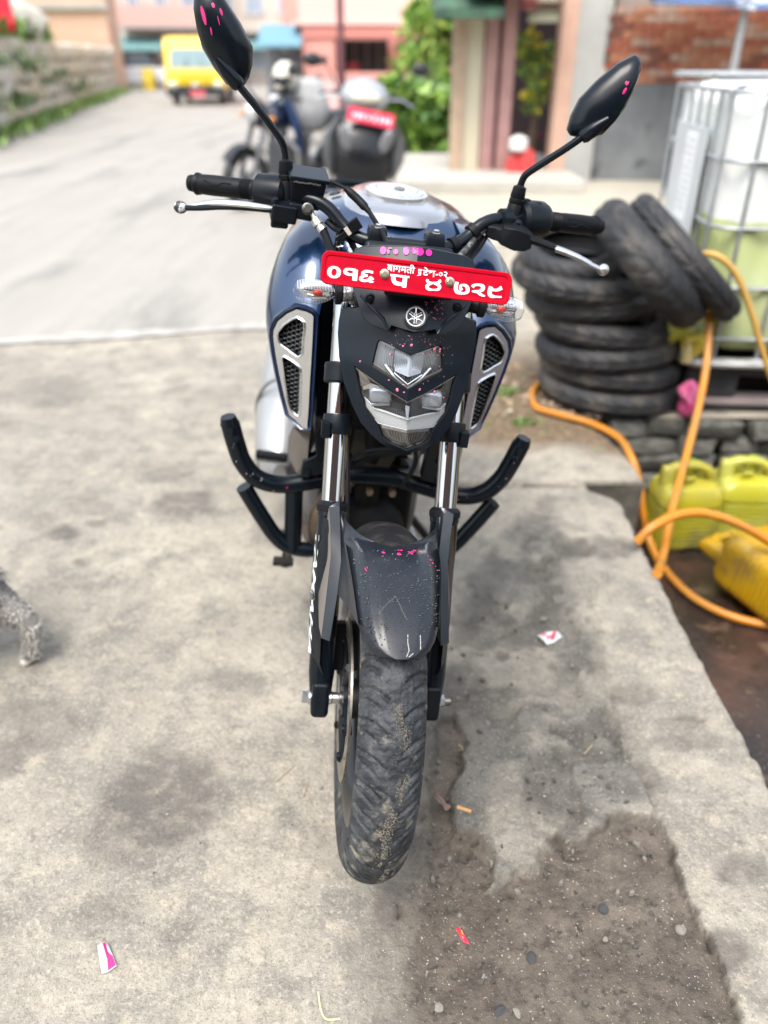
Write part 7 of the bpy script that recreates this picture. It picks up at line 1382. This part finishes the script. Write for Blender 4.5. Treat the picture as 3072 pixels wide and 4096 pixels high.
jm = MB().loft([[(jc.x+(rx*math.cos(t))*(1+.10*math.sin(4*t+z*11))+.05*(z-.9), jc.y+ry*math.sin(t), z) for t in [2*math.pi*i/26 for i in range(26)]] for z, rx, ry in ((.66, .13, .07), (.72, .19, .12), (.85, .20, .13), (.98, .185, .12), (1.06, .15, .10), (1.11, .09, .06), (1.12, .01, .01))], cap=True)
jm.build('grey_jacket', jg, ang=60, label='pale grey jacket heaped over the tank of the blue motorcycle', cat='jacket')
MB().tube(spline([hc+Vector((-.01, -.10, -.14)), yp(632, 245, c1.y+.2), yp(643, 285, c1.y+.22), yp(652, 325, c1.y+.3)], 6), [.05]*6+[.065]*6+[.06]*7, 12, flat=.6).build('blue_scarf', mat('scarf_navy', (.015, .04, .12), .8), ang=60, label='navy blue scarf hanging down under the cream helmet', cat='scarf')
# dark scooter facing the camera with a red plate
c3_ = gp(772, 500); st_ = thing('scooter', 'dark grey scooter facing the camera with a red plate above its apron', 'scooter', (c3_.x, c3_.y+.20, 0), (0, R(5), R(8))); sg = mat('scooter_grey', (.007, .008, .011), .30, .2, coat=.25, spec=.4); sgl = mat('scooter_silver', (.10, .105, .11), .35, .4)
MB().loft([[(w_*math.sin(a), y-d_*math.cos(a), z) for a in np.linspace(-1.9, 1.9, 19)] for z, w_, d_, y in ((.24, .12, .10, .05), (.34, .22, .14, .02), (.50, .275, .17, .0), (.66, .29, .17, .02), (.80, .26, .15, .07), (.90, .20, .11, .12))], closed=False).build('front_apron', sg, st_, 60)
for s in (-1, 1):
    MB().loft([[(s*(x+w_), y, z), (s*(x+w_*.2), y-.06, z+.01), (s*(x-w_), y-.02, z)] for x, y, z, w_ in ((.26, -.02, .40, .02), (.29, -.06, .55, .05), (.29, -.06, .70, .055), (.22, -.02, .84, .03))], closed=False).build('side_trim', sgl, st_, 60); MB().ell((s*.17, -.13, .70), (.05, .02, .10), 14, 8, rot=(0, s*.4, 0)).build('indicator', mat('scooter_lens', (.16, .16, .17), .15, .2), st_)
    MB().tube([(s*.10, .14, 1.0), (s*.22, .16, 1.02), (s*.36, .24, .99)], .017, 10).build('grip', tw_b, st_); mm = MB().tube([(s*.22, .16, 1.03), (s*.32, .12, 1.20), (s*.40, .12, 1.22)], .007, 8).build('mirror', tw_b, st_); MB().ell((s*.44, .12, 1.23), (.075, .022, .05), 16, 8).build('mirror_head', tw_b, mm)
    MB().tube([(s*.12, .1, .99), (s*.30, .10, 1.0), (s*.42, .14, .955)], .008, 8).build('brake_lever', tw_s, st_)
MB().loft([[(w_*math.sin(a), y-d_*math.cos(a), z) for a in np.linspace(-1.7, 1.7, 15)] for z, w_, d_, y in ((.91, .13, .09, .13), (.96, .19, .13, .13), (1.03, .20, .14, .14), (1.10, .15, .10, .17), (1.14, .03, .04, .19))], closed=False).build('handlebar_cowl', mat('cowl_silver_grey', (.36, .38, .41), .3, .3, coat=.4), st_, 60)
MB().ell((.0, .03, .995), (.125, .05, .055), 20, 10).build('headlight', mat('lamp_cream', (.58, .57, .47), .2), st_); MB().box((.03, -.12, .865), (.38, .012, .105), (R(-12), R(6), 0)).build('number_plate', mat('plate_red_far', (.72, .03, .08), .45), st_, bev=.003)
pt_ = MB()
for i, x in enumerate((-.14, -.105, -.07, -.02, .03, .08, .115, .15)): pt_.box((.03+x, -.1285, .862-.0105*x*10*0-.105*x), (.020, .004, .038 if i % 3 else .030), (R(-12), R(6), 0))
pt_.build('plate_print', wht, st_, ang=0, kind='stuff'); MB().loft([[(.10*math.sin(a), -.02-.26*math.cos(b)*.0+.23*-math.cos(b)*.6, .22+.25*math.sin(b)) for a in (-.9, 0, .9)] for b in np.linspace(R(10), R(120), 8)], closed=False).build('mudguard', sg, st_, 60)
e = bpy.data.objects.new('wheel', None); COL.objects.link(e); e.parent = st_; e.location = (0, .0, .22); MB().lathe([(.15, -.045), (.20, -.05), (.22, 0), (.20, .05), (.15, .045)], (0, 0, 0), (1, 0, 0), 28, True).build('tyre', tw_b, e); MB().lathe([(0, -.03), (.15, -.04), (.15, .04), (0, .03)], (0, 0, 0), (1, 0, 0), 20).build('rim', tw_g, e)
e = bpy.data.objects.new('wheel', None); COL.objects.link(e); e.parent = st_; e.location = (0, 1.2, .22); MB().lathe([(.15, -.045), (.20, -.05), (.22, 0), (.20, .05), (.15, .045)], (0, 0, 0), (1, 0, 0), 28, True).build('tyre', tw_b, e)
MB().loft([[(w_*math.sin(a), y, z+h_*math.cos(a)) for a in [2*math.pi*i/16 for i in range(16)]] for y, z, w_, h_ in ((.55, .55, .10, .12), (.7, .58, .18, .18), (1.1, .62, .19, .18), (1.45, .68, .10, .10))], cap=True).build('rear_body', sg, st_, 60); MB().box((0, .38, .30), (.30, .50, .06)).build('floorboard', tw_b, st_, bev=.01); MB().loft([[(w_*math.sin(a), y, z+h_*math.cos(a)) for a in [2*math.pi*i/14 for i in range(14)]] for y, z, w_, h_ in ((.5, .78, .10, .04), (.8, .80, .15, .06), (1.3, .83, .12, .05))], cap=True).build('seat', tw_b, st_, 60)
# unseen house added behind the viewer: darkens reflections, blocks low sky light
oh = thing('added_house', 'unseen brick house added behind the viewer to darken the chrome reflections', 'building', (-7, -7.6, 0))
MB().box((7, -2, 3.0), (14, 4, 6.0)).build('wall', mat('brick_added', (.30, .15, .10), .9, col2=(.24, .12, .085), scale=6), oh)
for k in range(5):
    for z in (1.6, 4.3):
        f = MB().box((1.6+2.7*k, .06, z+.75), (1.3, .12, .1)).box((1.6+2.7*k, .06, z-.75), (1.3, .12, .1)).box((.98+2.7*k, .06, z), (.08, .12, 1.4)).box((2.22+2.7*k, .06, z), (.08, .12, 1.4)).build('window', pb_, oh); MB().box((1.6+2.7*k, .04, z), (1.16, .03, 1.4)).build('pane', pane, f)  # windows of the added house
MB().box((7, .35, 2.95), (14.2, .9, .16)).build('balcony_slab', mat('slab_added', (.34, .33, .31), .85), oh)
